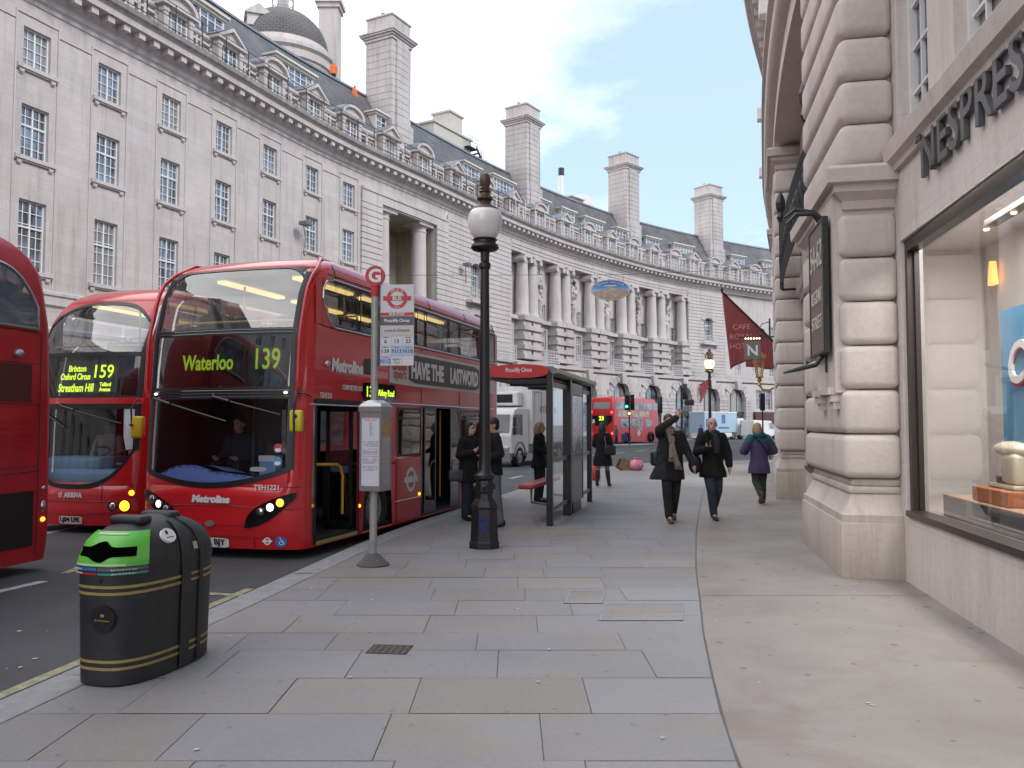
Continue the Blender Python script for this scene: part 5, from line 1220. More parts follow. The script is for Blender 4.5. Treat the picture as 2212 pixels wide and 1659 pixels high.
    def ring(self, mb, surf, a0, a1, z0, z1, b, r=.1, o=.006, na=28, mi=0):
        """frame of width b inside the rectangle, its inner corners rounded"""
        def inset(a):
            e = min(a-(a0+b), (a1-b)-a); return 0 if e >= r else r-math.sqrt(max(0, r*r-(r-max(0, e))**2))
        self.patch(mb, surf, a0, a0+b, z0, z1, o, 1, 6, mi); self.patch(mb, surf, a1-b, a1, z0, z1, o, 1, 6, mi)
        self.patch(mb, surf, a0+b, a1-b, z0, lambda a: z0+b+inset(a), o, na, 1, mi); self.patch(mb, surf, a0+b, a1-b, lambda a: z1-b-inset(a), z1, o, na, 1, mi)
    def text(self, mb, surf, s, a, z, h, width=None, o=.008, flip=False, depth=.004, bold=0.0, shear=0.0):
        p = Vector(surf(a, z, o)); q = Vector(surf(a+.02*(1 if not flip else -1), z, o)); up = Vector(surf(a, z+.03, o))-Vector(surf(a, z-.03, o))
        x = (q-p).normalized(); up = (up-x*up.dot(x)).normalized(); y = up.cross(x)
        M = Matrix(((x.x, y.x, up.x, p.x), (x.y, y.y, up.y, p.y), (x.z, y.z, up.z, p.z), (0, 0, 0, 1)))
        text_mb(s, h/.7, M, depth, font_bold=bold, width=width, mb=mb, shear=shear)
        return M
    def wheel(self, y, side=1, r=.46, wd=.28):
        M = T(side*(self.W-.05), y, r) @ RY(math.pi/2)
        mb = MB(); mb.lathe([(r*.62, -wd), (r*.96, -wd), (r, -wd+.04), (r, -.05), (r*.96, 0), (r*.66, .0), (r*.62, -.03)], (0, 0, 0), 32, 0, M, caps=False); t = mb.build('wheel', TYRE, self.r, smooth=40)
        mb = MB(); mb.lathe([(r*.64, -.03), (r*.55, -.07), (r*.3, -.05), (r*.26, .0), (r*.12, .015), (.01, .015)] if side > 0 else [(r*.64, -.03), (r*.5, -.06), (.01, -.05)], (0, 0, 0), 28, 0, M, caps=False)
        for i in range(10):
            a = 2*math.pi*i/10; mb.lathe([(.02, -.06), (.02, -.02), (.005, -.015)], (r*.43*math.cos(a), r*.43*math.sin(a), 0), 6, 0, M, caps=False)
        mb.build('hub', HUB, t, smooth=40)
        mb = MB(); xa, xb = sorted((side*(self.W-.62), side*(self.W-.36))); mb.box(xa, xb, y-r-.12, y+r+.12, .14, r*2+.2); xa, xb = sorted((side*(self.W-.36), side*(self.W-.01))); mb.box(xa, xb, y-r-.12, y+r+.12, r*2+.1, r*2+.13); mb.build('wheel_arch', BLK, self.r)
        return t
    def arch(self, mb, y, surf, r=.52, top=1.1, o=.002, z0=.13, mi=0):
        self.patch(mb, surf, y-.62, y+.62, lambda a: max(z0, .46+math.sqrt(max(0, r*r-(a-y)**2))) if abs(a-y) < r else z0, top, o, 26, 2, mi)
def seats(par, rows, z, x_list, back=.62):
    mb = MB()
    for y in rows:
        for x in x_list:
            mb.rbox(x-.21, x+.21, y-.06, y+.03, z+.4, z+.4+back, .03); mb.rbox(x-.21, x+.21, y-.4, y-.02, z+.36, z+.46, .03)
    mb.build('seat_rows', SEATM, par)
    g = MB()
    for y in rows:
        for x in x_list: g.tube([(x-.16, y+.0, z+.38+back), (x-.15, y, z+.48+back), (x+.15, y, z+.48+back), (x+.16, y, z+.38+back)], .014, 5)
    g.build('seat_grips', POLE, par)
def wiper(mb, b, x0, z0, x1, z1, surf):
    n = 7; mb.tube([surf(x0+(x1-x0)*i/n, z0+(z1-z0)*i/n, .035) for i in range(n+1)], .012, 5)
    mb.tube([surf(x0, z0+.03, .02), surf(x0, z0, .05), surf(x0+(x1-x0)*.25, z0+(z1-z0)*.25, .05)], .022, 6)
PH = math.atan(.305)
# ================= bus A: at the kerb
A_ = thing('double_decker_bus', 'red double decker at the kerb with open front door, showing route 139 to Waterloo', 'bus', (-4.03, 11.06, ROAD_Z), -PH); A_.scale = (1.03, 1.0, 1.025)
b = Bus(A_, 8.55)
zs_ = [.13, .2, .3, .42, .55, .66, .8, .95, 1.0, 1.1, 1.16, 1.22, 1.5, 2.0, 2.05, 2.08, 2.2, 2.42, 2.7, 2.95, 3.0, 3.1, 3.3, 3.5, 3.62, 3.7, 3.8, 3.88, 3.94, 3.99, 4.02, 4.045]
ysr = [0, .46, 1.0, 1.72, 1.8, 2.1, 2.95, 3.1, 4.05, 4.12, 5.0, 5.95, 6.05, 7.2, 7.3, 7.9, 8.4]
WIN_U = [(.62, 1.66), (1.72, 3.78), (3.84, 4.2), (4.26, 5.35), (5.41, 5.95), (6.01, 7.12), (7.18, 8.25)]
def skipA(f, a, z):
    if f == 'f' and abs(a) < 1.05: return 0.95 < z < 3.88
    if f == 'r':
        if .46 < a < 1.72 and .2 < z < 2.05: return True
        if 1.80 < a < 2.95 and .13 < z < 1.1: return True
        if 3.1 < a < 4.05 and 1.22 < z < 2.0: return True
        if 4.12 < a < 5.95 and .2 < z < 2.05: return True
        if 6.05 < a < 7.2 and 1.22 < z < 2.0: return True
        if .46 < a < 8.3 and 3.1 < z < 3.7: return True
    if f == 'l':
        if (3.1 < a < 4.05 or 5.0 < a < 7.2) and 1.22 < z < 2.0: return True
        if .46 < a < 8.3 and 3.1 < z < 3.7: return True
    if f == 'b' and abs(a) < .9 and 3.1 < z < 3.7: return True
    return False
b.shell([i/12*.84 for i in range(-11, 12)], ysr, zs_, skipA, RED)
# front glazing: upper screen, blind panel, lower screen with bowed foot
WX = 1.07
mb = MB(); b.patch(mb, b.front, -WX, WX, 3.0, 3.87, .001, 30, 10); b.build = None
mb.build('upper_windscreen', BGL, A_, smooth=180)
mb = MB(); b.patch(mb, b.front, -WX, WX, 2.22, 2.93, .001, 30, 6); mb.build('blind_window', BGD, A_, smooth=180)
foot = lambda x: .95+.19*(x/WX)**2+.03*(x/WX)
BGW = glass_mat('bus_windscreen_low', (0.82, 0.85, 0.87), boost=-.03, ior=1.45, wav=0.006, wscale=0.9)
mb = MB(); b.patch(mb, b.front, -WX, WX, foot, 2.1, .001, 30, 10); mb.build('lower_windscreen', BGW, A_, smooth=180)
mb = MB()
b.patch(mb, b.front, -WX-.04, WX+.04, 2.925, 3.01, .012, 30, 2); b.patch(mb, b.front, -WX-.04, WX+.04, 2.07, 2.23, .014, 30, 3)
b.patch(mb, b.front, -WX-.06, -WX+.03, lambda x: foot(x)-.03, 3.8, .008, 3, 24); b.patch(mb, b.front, WX-.03, WX+.06, lambda x: foot(x)-.03, 3.8, .008, 3, 24)
b.patch(mb, b.front, -WX, WX, lambda x: foot(x)-.045, lambda x: foot(x)+.03, .008, 30, 1)
b.patch(mb, b.front, -WX-.06, WX+.06, lambda x: 3.86-.30*max(0, (abs(x)-.75)/.38)**2.2, 3.885, .009, 40, 1)
mb.build('windscreen_surround', BLK, A_, smooth=50)
mb = MB()
for zz in (2.945, 2.985, 2.1, 2.14, 2.18): mb.tube([b.front(-WX+2*WX*i/20, zz, .016) for i in range(21)], .006, 4)
mb.build('trim_beading', BLKG, A_)
# red nose below the glass, following the bowed foot
mb = MB(); b.patch(mb, b.front, -1.06, 1.06, .93, lambda x: foot(x)-.02, .003, 30, 4); mb.build('nose_panel', RED, A_, smooth=180)
mb = MB()
for x in (-.36, .38): pass
mb.tube([b.front(-1.2+2.4*i/24, .665-.02*math.cos(i/24*2*math.pi), .002) for i in range(25)], .006, 4); mb.tube([b.front(.62, z_, .003) for z_ in (.15, .2, .3, .38)], .005, 4)
mb.tube([b.front(1.0+.2*i/4, .93-.0*i, .003) for i in range(5)], .005, 4)
mb.build('panel_joint', BLK, A_)
mb = MB(); b.patch(mb, b.front, -.8, .8, lambda x: .43+.05*(x/.8)**2, lambda x: .60-.03*(x/.8)**4, .012, 24, 4); b.patch(mb, b.front, -1.15, 1.15, .29, .36, .015, 30, 3)
mb.build('bumper_moulding', RED, A_, smooth=60)
# headlamps: black almond housings with three round lamps
for sx in (-1, 1):
    def zb(x, sx=sx): t = (abs(x)-.5)/.66; return .40+.40*max(0, t)**1.8
    def zt(x, sx=sx): t = (abs(x)-.5)/.66; return .40+.46*max(0, t)**.40+.01
    mb = MB(); b.patch(mb, b.front, sx*.5, sx*1.16, zb, zt, .021, 24, 6); h = mb.build('headlight', BLKG, A_, smooth=180)
    for x, z_, r_, m_ in ((.72, .62, .045, CHR2), (.85, .675, .05, HL), (.98, .735, .052, AMB if sx > 0 else CHR2)):
        p = Vector(b.front(sx*x, z_, .026)); q = Vector(b.front(sx*x, z_, .06)); n = (q-p).normalized(); Ml = T(*p) @ n.to_track_quat('Z', 'Y').to_matrix().to_4x4()
        mb = MB(); mb.lathe([(r_, -.01), (r_*.98, .004), (r_*.7, .012), (.004, .016)], (0, 0, 0), 20, 0, Ml, caps=False); mb.build('lamp', m_, h, smooth=60)
        mb = MB(); mb.lathe([(r_*1.18, -.01), (r_*1.15, .008), (r_, .008)], (0, 0, 0), 20, 0, Ml, caps=False); mb.build('lamp_rim', CHR2, h, smooth=60)
mb = MB(); b.text(mb, b.front, 'Metroline', 0, .765, .085, .58, .010, bold=.008, shear=.15); b.text(mb, b.front, 'TEH1221', .79, .93, .06, .34, .012, bold=.002); mb.build('fleet_lettering', WHT, A_)
mb = MB(); b.rect(mb, b.front, -.27, .27, .14, .265, .015, .026, 8, 2); pl_ = mb.build('number_plate', PLATE, A_); mb = MB(); b.text(mb, b.front, 'LK61 BJY', 0, .203, .075, .45, .030, bold=.003); mb.build('plate_characters', BLK, pl_)
mb = MB(); p = b.front(0, .45, .022); mb.prism(disc(0, 0, .075, 20, .042), -.004, 0, T(*p)); mb.build('maker_badge', SIL, A_)
mb = MB(); p = Vector(b.front(.985, .24, .018)); Mb = T(*p) @ RZ(.33); mb.prism(disc(0, 0, .075, 28), -.004, 0, Mb); ac = mb.build('access_symbol', mat('sign_blue', (.02, .12, .45), .5), A_)
mb = MB(); Mb2 = Mb @ T(0, -.006, 0)
mb.prism(disc(-.012, .043, .010, 10), -.003, 0, Mb2); mb.prism([(-.018, .03), (-.006, .03), (-.004, -.008), (.02, -.008), (.034, -.038), (.044, -.034), (.028, .004), (-.0, .004), (-.003, .012), (.016, .012), (.016, .02), (-.005, .02), (-.006, .03)][:12], -.003, 0, Mb2)
def annulus(mb, cx, cz, r0, r1, M, y0=-.003, a0=0, a1=2*math.pi, n=24, mi=0):
    for i in range(n):
        t0, t1 = a0+(a1-a0)*i/n, a0+(a1-a0)*(i+1)/n
        mb.add([(cx+r*math.cos(t), y0, cz+r*math.sin(t)) for r, t in ((r0, t0), (r1, t0), (r1, t1), (r0, t1))], [(0, 1, 2, 3)], mi, M)
annulus(mb, .0, -.016, .021, .029, Mb2, -.004, math.pi*.75, math.pi*1.95); mb.build('wheelchair_mark', WHT, ac)
mb = MB(); p = Vector(b.front(.80, .24, .016)); Mb = T(*p) @ RZ(.2); annulus(mb, 0, 0, .030, .048, Mb); mb.box(-.066, .066, -.006, -.0035, -.011, .011, 0, Mb); mb.build('roundel', WHT, A_)
# route blind
mb = MB(); b.rect(mb, b.front, -.86, .92, 2.28, 2.88, .02, -.10, 6, 2); mb.build('blind_board', BLK, A_)
mb = MB(); b.text(mb, b.front, 'Waterloo', -.2, 2.565, .20, .82, -.06, bold=.006); b.text(mb, b.front, '139', .72, 2.60, .27, .34, -.03, bold=.004); mb.build('route_lettering', DOT, A_)
mb = MB(); b.rect(mb, b.front, .45, .96, 2.33, 2.90, .01, -.05, 6, 2); mb.build('route_number_box', mat('pale_blind_reflection', (.16, .16, .19), .6), A_)  # number box; its pale tone imitates a reflection in the glass
# wipers, mirror, grab rails, marker lamps
mb = MB(); wiper(mb, b, -1.0, 2.09, .2, 1.78, b.front); wiper(mb, b, .0, 2.1, .95, 1.86, b.front); mb.build('wiper', BLK, A_)
for sx in (1, -1):
    mb = MB(); mb.tube([b.front(sx*1.13, z_, .03+(.05 if .0 < i < 11 else 0)) for i, z_ in enumerate(np.linspace(2.1, 3.88, 12))]+[(sx*1.02, .95, 4.05), (sx*1.0, 1.25, 4.06)], .026, 8); mb.build('tree_guard_rail', RED, A_, smooth=60)
mb = MB(); Mm = T(1.26, -.02, 1.78) @ RZ(.15)
mb.rbox(-.085, .085, -.05, .04, -.14, .14, .03, 0, Mm); mi_ = mb.build('mirror', MIRY, A_, smooth=50)
mb = MB(); mb.tube([Vector((1.26, -.075, 1.62)), Vector((1.255, -.08, 1.8)), Vector((1.24, -.06, 2.0)), Vector((1.2, .12, 2.2))], .014, 6); mb.tube([(1.1, .2, 2.12), (1.2, .1, 2.14), (1.28, .14, 2.14), (1.28, .3, 2.1)], .012, 6); mb.lathe([(.03, -.02), (.03, .0), (.01, .01)], (0, 0, 0), 10, 0, Mm @ T(0, -.05, .06) @ RX(math.pi/2)); mb.build('mirror_arm', BLK, mi_)
for x in (-1.0, 1.0):
    mb = MB(); mb.ell(b.front(x, 2.15, .02), .03, .015, .016, 10, 6); mb.build('marker_lamp', HL, A_, smooth=90)
mb = MB(); b.text(mb, b.front, '', 0, 1, .01)if 0 else None
for z_, m_ in ((1.43, mat('sticker_red', (.45, .06, .07), .5)), (1.26, mat('sticker_blue', (.08, .3, .55), .5))):
    mb = MB(); b.rect(mb, b.front, .87, .98, z_-.06, z_+.06, .05, .006, 12, 2); st = mb.build('windscreen_sticker', m_, A_)
    mb = MB(); b.rect(mb, b.front, .885, .965, z_-.045, z_+.0, .01, .008, 4, 1); mb.build('sticker_patch', WHT, st)
mb = MB(); b.rect(mb, b.front, .56, .78, 1.13, 1.19, .01, .006, 4, 1); mb.build('windscreen_notice', mat('grey_notice', (.3, .3, .32), .5), A_)
# side: windows, panels
def sidewin(b, root, surf, y0, y1, z0, z1, mat_, r=.05, bw=.035, name='side_window', hop=None):
    mb = MB(); b.patch(mb, surf, y0, y1, z0, z1, .001, 4, 4); g = mb.build(name, mat_, root)
    mb = MB(); b.ring(mb, surf, y0-.005, y1+.005, z0-.005, z1+.005, bw, r, .007, 16)
    if hop: b.patch(mb, surf, y0, y1, hop-.012, hop+.012, .008, 2, 1)
    mb.build('window_rubber', BLK, g)
    return g
for i, (y0, y1) in enumerate(WIN_U):
    sidewin(b, A_, b.right, y0, y1, 3.08, 3.72, BGL, .04 if i else .05, .03, hop=3.56 if i in (0, 1, 3, 5) else None)
mb = MB(); b.patch(mb, b.right, .44, .62, 3.08, 3.72, .006, 2, 2); b.patch(mb, b.right, 8.25, 8.4, 3.06, 3.72, .006, 2, 2)
b.patch(mb, b.right, .62, .95, 3.07, lambda y: 3.07+.36*(1-((y-.62)/.33))**2, .009, 10, 2); b.patch(mb, b.right, .62, .9, lambda y: 3.73-.14*(1-((y-.62)/.28))**2, 3.73, .009, 10, 2); mb.build('corner_panel', RED, A_)
mb = MB(); mb.tube([b.right(.62+.33*(1-i/8), 3.08+.36*(i/8)**2, .012) for i in range(9)]+[b.right(.63, 3.58, .012), b.right(.72, 3.69, .012), b.right(.9, 3.72, .012)], .014, 5); mb.tube([b.right(y, 3.735, .012) for y in (.9, 4, 8.25)], .012, 5); mb.tube([b.right(y, 3.07, .012) for y in (.95, 4, 8.25)], .012, 5); mb.build('window_beading', SIL, A_)
for y0, y1 in WIN_U: 
    mb = MB(); b.patch(mb, b.left, y0, y1, 3.08, 3.72, .001, 2, 2); mb.build('side_window', BGL, A_)
sidewin(b, A_, b.right, 3.1, 4.05, 1.22, 2.0, BGL, .04, .03, hop=1.84); sidewin(b, A_, b.right, 6.05, 7.2, 1.22, 2.0, BGL, .04, .03, hop=1.84)
for y0, y1 in ((3.1, 4.05), (5.0, 7.2)): mb = MB(); b.patch(mb, b.left, y0, y1, 1.22, 2.0, .001, 2, 2); mb.build('side_window', BGL, A_)
mb = MB(); b.patch(mb, b.rear, -.9, .9, 3.1, 3.7, .001, 6, 2); mb.build('rear_window', BGL, A_)
b.wheel(2.38, 1); b.wheel(2.38, -1); b.wheel(7.55, -1)
mb = MB(); b.arch(mb, 2.38, b.right); mb.build('arch_panel', RED, A_)
# front doorway: dark vestibule, yellow rail, step edge; leaves folded inside
mb = MB(); b.ring(mb, b.right, .44, 1.74, .16, 2.08, .06, .04, .008); mb.build('door_surround', BLK, A_)
mb = MB(); b.patch(mb, b.right, .5, 1.68, .15, .2, .012, 2, 1); mb.build('step_edge', mat('step_yellow', (.42, .38, .15), .6), A_)
def leaf(y, x0, x1, z0=.22, z1=2.0, name='door_leaf'):
    mb = MB(); mb.box(x0, x1, y-.02, y+.02, z0, z0+.09); mb.box(x0, x1, y-.02, y+.02, z1-.08, z1); mb.box(x0, x0+.05, y-.02, y+.02, z0, z1); mb.box(x1-.05, x1, y-.02, y+.02, z0, z1); o = mb.build(name, BLK, A_)
    g = MB(); g.add([(x0, y, z0), (x1, y, z0), (x1, y, z1), (x0, y, z1)], [(0, 1, 2, 3)]); g.build('door_glass', BGL, o)
leaf(.58, .75, 1.2); leaf(1.62, .78, 1.2)
mb = MB(); mb.tube([(1.1, 1.52, .45), (1.1, 1.52, 1.0), (1.1, 1.46, 1.12), (1.1, 1.36, 1.17), (1.1, .62, 1.2)], .02, 8); mb.tube([(.55, 1.7, .3), (.55, 1.7, 2.0)], .018, 8); mb.build('door_handrail', POLE, A_, smooth=60)
# middle doors, one leaf slid open
mb = MB(); b.ring(mb, b.right, 4.1, 5.97, .16, 2.08, .05, .03, .008); mb.build('door_surround', BLK, A_)
for y0, y1 in ((4.15, 4.7), (5.42, 5.92)):
    mb = MB(); b.ring(mb, b.right, y0, y1, .2, 2.03, .05, .03, .03); o = mb.build('door_leaf', mat('door_frame_grey', (.10, .10, .11), .4), A_); mb = MB(); b.patch(mb, b.right, y0+.04, y1-.04, .25, 2.0, .028, 2, 3); mb.build('door_glass', BGL, o)
mb = MB(); mb.tube([(1.12, 5.3, .4), (1.12, 5.3, 2.0)], .016, 8); mb.tube([(1.1, 4.85, .4), (1.1, 4.85, .95), (1.1, 4.95, 1.05), (1.1, 5.1, 1.07)], .016, 8); mb.build('door_handrail', POLE, A_, smooth=60)
# advert and side lettering
mb = MB(); b.rect(mb, b.right, 2.75, 8.2, 2.38, 2.96, .02, .006, 6, 2); ad_ = mb.build('advert_panel', mat('advert_white', (.62, .61, .6), .5), A_)
mb = MB(); b.rect(mb, b.right, 3.5, 7.15, 2.43, 2.91, .05, .010, 12, 2); mb.build('advert_dark_field', mat('advert_charcoal', (.06, .055, .055), .5), ad_)
mb = MB(); b.text(mb, b.right, 'HAVE THE', 4.35, 2.66, .27, 1.5, .014, bold=.02); mb.build('advert_words', WHT, ad_); mb = MB(); b.text(mb, b.right, 'LASTWORD', 6.25, 2.66, .27, 1.6, .014, bold=.02); mb.build('advert_words', WHT, ad_)
ORR = mat('advert_red', (.52, .08, .03), .5)
mb = MB(); b.text(mb, b.right, '888', 3.12, 2.76, .24, .6, .012, bold=.03); b.text(mb, b.right, 'sport', 3.15, 2.52, .16, .5, .012); b.text(mb, b.right, '£88', 7.6, 2.76, .27, .62, .012, bold=.02); b.text(mb, b.right, 'FREE', 7.6, 2.5, .15, .5, .012, bold=.01); b.text(mb, b.right, '\'', 5.18, 2.72, .2, None, .012); mb.build('advert_figures', ORR, ad_)
mb = MB(); b.text(mb, b.right, 'Metroline', 1.35, 2.56, .17, .95, .008, bold=.012, shear=.15); b.text(mb, b.right, 'COMFORTDELGRO', 1.5, 2.26, .07, .62, .008, bold=.002); b.text(mb, b.right, 'TEH1221', .72, 2.13, .075, .32, .008); mb.build('side_lettering', WHT, A_)
mb = MB(); b.text(mb, b.right, 'A member of', 1.4, 2.39, .04, .3, .008); mb.build('small_lettering', mat('pink_vinyl', (.5, .2, .2), .5), A_)
mb = MB(); b.rect(mb, b.right, 1.78, 3.02, 2.08, 2.36, .12, .010, 16, 2); sd_ = mb.build('side_blind', BLKG, A_); mb = MB(); b.text(mb, b.right, '139', 2.1, 2.23, .16, .3, .014); b.text(mb, b.right, 'Abbey Road', 2.62, 2.21, .1, .58, .014); mb.build('side_blind_letters', DOT, sd_)
mb = MB(); b.rect(mb, b.right, 1.86, 2.2, 2.48, 2.72, .03, .008, 8, 2); mb.build('vent_grille', BLK, A_)
Mr = Matrix(((0, -1, 0, b.W+.006), (1, 0, 0, 3.62), (0, 0, 1, .82), (0, 0, 0, 1)))
mb = MB(); annulus(mb, 0, 0, .14, .21, Mr); mb.box(-.28, .28, -.008, -.004, -.05, .05, 0, Mr); mb.build('roundel', WHT, A_)
mb = MB(); p = b.right(.72, 2.56, .0); mb.lathe([(.04, 0), (.045, .03), (.03, .06), (.005, .065)], (0, 0, 0), 14, 0, T(*p) @ RY(math.pi/2)); mb.build('camera_dome', SIL, A_, smooth=60)
mb = MB(); mb.lathe([(.03, 0), (.02, .02)], (0, 0, 0), 10, 0, T(*b.right(1.75, .55, 0)) @ RY(math.pi/2)); mb.lathe([(.03, 0), (.02, .02)], (0, 0, 0), 10, 0, T(*b.right(4.0, .55, 0)) @ RY(math.pi/2)); mb.build('side_marker', AMB, A_)
mb = MB()
for y in (2.72, 4.08, 6.0, 7.3): mb.tube([b.right(y, z_, .002) for z_ in (2.1, 2.35)], .005, 4); mb.tube([b.right(y, z_, .002) for z_ in (2.99, 3.05)], .005, 4)
for y in (3.05, 6.0, 7.3): mb.tube([b.right(y, z_, .002) for z_ in (.15, 1.2)], .005, 4)
for y in (1.0, 2.6, 4.5, 6.4, 8.2): mb.tube([b.right(y, z_, .003) for z_ in (3.76, 3.86, 3.95)], .006, 4)
mb.tube([b.right(y, 3.80, .004) for y in (.8, 8.3)], .008, 4); mb.build('panel_joint', BLK, A_)
mb = MB(); mb.tube([b.right(y, 2.07, .006) for y in (1.8, 8.2)], .012, 5); mb.tube([b.right(y, 2.0, .006) for y in (.3, .5, 1.75)], .01, 5); mb.tube([b.right(y, .5, .003) for y in (3.0, 4.1)], .006, 4); mb.build('body_strip', SIL, A_)
mb = MB()
for i in range(5): b.patch(mb, b.right, 7.5, 7.95, 2.08+.07*i-.5, 2.12+.07*i-.5, .006, 1, 1)
mb.build('engine_louvres', BLK, A_)
# inside
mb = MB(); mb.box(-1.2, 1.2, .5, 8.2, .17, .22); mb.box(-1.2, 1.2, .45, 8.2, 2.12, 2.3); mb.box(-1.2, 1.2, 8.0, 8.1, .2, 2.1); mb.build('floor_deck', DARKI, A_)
mb = MB(); mb.add([(-1.18, .7, 3.84), (1.18, .7, 3.84), (1.18, 8.1, 3.84), (-1.18, 8.1, 3.84)], [(0, 1, 2, 3)]); mb.build('upper_ceiling', CEIL, A_)
mb = MB()
for x in (-.62, .62):
    for y0 in (1.0, 3.0, 5.0): mb.box(x-.07, x+.07, y0, y0+1.6, 3.79, 3.83)
mb.build('strip_light', STRIPL, A_)
seats(A_, [1.3, 2.2, 3.1, 4.0, 4.9, 5.8, 6.7], 2.3, (-.8, -.36, .36, .8)); 
mb = MB(); dtop = lambda x: max(foot(x)+.002, (1.20-.20*((x+.42)/.62)**2) if x < -.04 else 1.12-.10*((x+.1)/.95)**1.5)
b.patch(mb, b.front, -1.0, -.04, lambda x: foot(x)-.05, dtop, -.05, 20, 4); b.patch(mb, b.front, -.04, .92, lambda x: foot(x)-.05, dtop, -.05, 20, 4)
mb.grid([[(x, .30+.12*(x/1.2)**2+.5*j/3, dtop(x)-.004-.02*j) for j in range(4)] for x in np.linspace(-1.0, .92, 24)]); mb.build('dashboard', BLUE_D, A_, smooth=50)
mb = MB()
for i in range(14):
    x = -.85+.125*i; mb.tube([b.front(x, dtop(x)-.012, -.047), b.front(x+.08, dtop(x+.08)-.012, -.047)], .007, 4)
mb.build('demister_slots', BLK, A_)
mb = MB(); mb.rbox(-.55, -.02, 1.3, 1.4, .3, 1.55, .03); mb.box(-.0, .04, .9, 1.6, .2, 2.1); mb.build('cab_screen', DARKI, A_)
mb = MB(); mb.rbox(.12, .38, .9, 1.1, .95, 1.3, .02); mb.build('ticket_reader', CABB, A_); mb = MB(); mb.box(.12, .38, .89, .899, 1.22, 1.3); mb.build('ticket_notice', WHT, A_)
mb = MB()
mb.tube([(-.4+.23*math.cos(t), .82+.12*math.sin(t), 1.1+.2*math.sin(t)) for t in [2*math.pi*i/24 for i in range(25)]], .017, 6); mb.tube([(-.4, .82, 1.1), (-.4, .7, .95)], .03, 6); mb.build('steering_wheel', BLK, A_)
mb = MB(); mb.rbox(-.65, -.15, 1.2, 1.32, .6, 1.5, .05); mb.build('driver_seat', SEATM, A_)
mb = MB()
for p in ([(.5, 1.8, .3), (.5, 1.8, 2.1)], [(-.3, 2.6, .3), (-.3, 2.6, 2.1)], [(.6, .9, 1.25), (.75, .95, .9), (.75, .95, .3)], [(.55, 1.4, 2.4), (.55, 1.4, 3.8)], [(-.5, 1.4, 2.4), (-.5, 1.4, 3.8)], [(.9, .75, 2.6), (.9, .75, 3.7)]): mb.tube(p, .018, 7)
mb.tube([b.front(-1+2*i/12, 3.12, -.14) for i in range(13)], .017, 6)
mb.build('grab_pole', POLE, A_)
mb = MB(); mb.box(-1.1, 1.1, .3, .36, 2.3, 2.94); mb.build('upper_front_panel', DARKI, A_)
# ================= bus B: alongside, route 159
PB_ = math.atan(.26)
B_ = thing('double_decker_bus', 'red double decker beyond the kerbside bus, showing route 159 to Streatham Hill', 'bus', (-7.22, 13.52, ROAD_Z), -PB_); B_.scale = (1.0, 1.0, 1.045)
c = Bus(B_, 8.6, 1.22, 4.02, fz=((.1, .03), (.35, 0), (1.0, .02), (2.1, .09), (2.9, .22), (3.5, .5), (4.02, 1.0)), bow=.22, R=.28, roofr=.62)
def skipB(f, a, z):
    if f == 'f' and abs(a) < 1.02: return (.8 < z < 2.0) or (2.15 < z < 3.72)
    if f in 'rl' and f: 
        if 1.0 < a < 8.2 and 3.0 < z < 3.6: return True
        if 2.6 < a < 7.4 and 1.22 < z < 2.0: return True
    return False
zsB = [.13, .2, .3, .42, .6, .8, 1.0, 1.22, 1.5, 1.8, 2.0, 2.15, 2.3, 2.6, 2.85, 3.0, 3.2, 3.4, 3.6, 3.72, 3.8, 3.88, 3.94, 3.98, 4.0, 4.015]
c.shell([i/12*.84 for i in range(-11, 12)], [0, 1.0, 2.6, 4, 5.5, 7.4, 8.2, 8.4], zsB, skipB, RED)
VX = 1.05
topB = lambda x: 3.70-.42*(abs(x)/VX)**3.4
footB = lambda x: .74+.62*(abs(x)/VX)**3.2
mb = MB(); c.patch(mb, c.front, -VX, VX, 2.84, 3.73, .001, 30, 8); mb.build('upper_windscreen', BGL, B_, smooth=180)
mb = MB(); c.patch(mb, c.front, -VX, VX, 2.14, 2.80, .001, 30, 5); mb.build('blind_window', BGD2, B_, smooth=180)
mb = MB(); c.patch(mb, c.front, -VX, VX, .78, 2.02, .001, 30, 8); mb.build('lower_windscreen', BGD2, B_, smooth=180)
mb = MB(); c.patch(mb, c.front, -VX-.02, VX+.02, 2.79, 2.86, .012, 30, 2); c.patch(mb, c.front, -VX-.02, VX+.02, 1.95, 2.03, .009, 30, 2); c.patch(mb, c.front, -VX-.02, VX+.02, 2.12, 2.16, .012, 30, 1)
c.patch(mb, c.front, -VX, VX, lambda x: topB(x)-.02, lambda x: topB(x)+.04, .012, 40, 1); c.patch(mb, c.front, -VX, VX, lambda x: footB(x)-.04, lambda x: footB(x)+.03, .012, 40, 1)
for sx in (-1, 1): c.patch(mb, c.front, sx*(VX-.05), sx*(VX+.03), 1.3, 3.4, .010, 3, 20)
mb.build('windscreen_surround', BLK, B_, smooth=50)
mb = MB(); c.patch(mb, c.front, -VX-.02, VX+.02, lambda x: topB(x)+.03, 3.74, .006, 40, 3); mb.build('front_panel', RED, B_, smooth=60); mb = MB(); c.patch(mb, c.front, -VX-.02, VX+.02, .76, lambda x: max(.765, footB(x)-.03), .006, 40, 4); c.patch(mb, c.front, -VX-.05, VX+.05, 2.03, 2.125, .014, 30, 2); mb.build('front_panel', RED, B_, smooth=60)
mb = MB(); c.rect(mb, c.front, -.62, .62, 2.2, 2.74, .02, -.08, 6, 2); mb.build('blind_board', BLK, B_)
mb = MB()
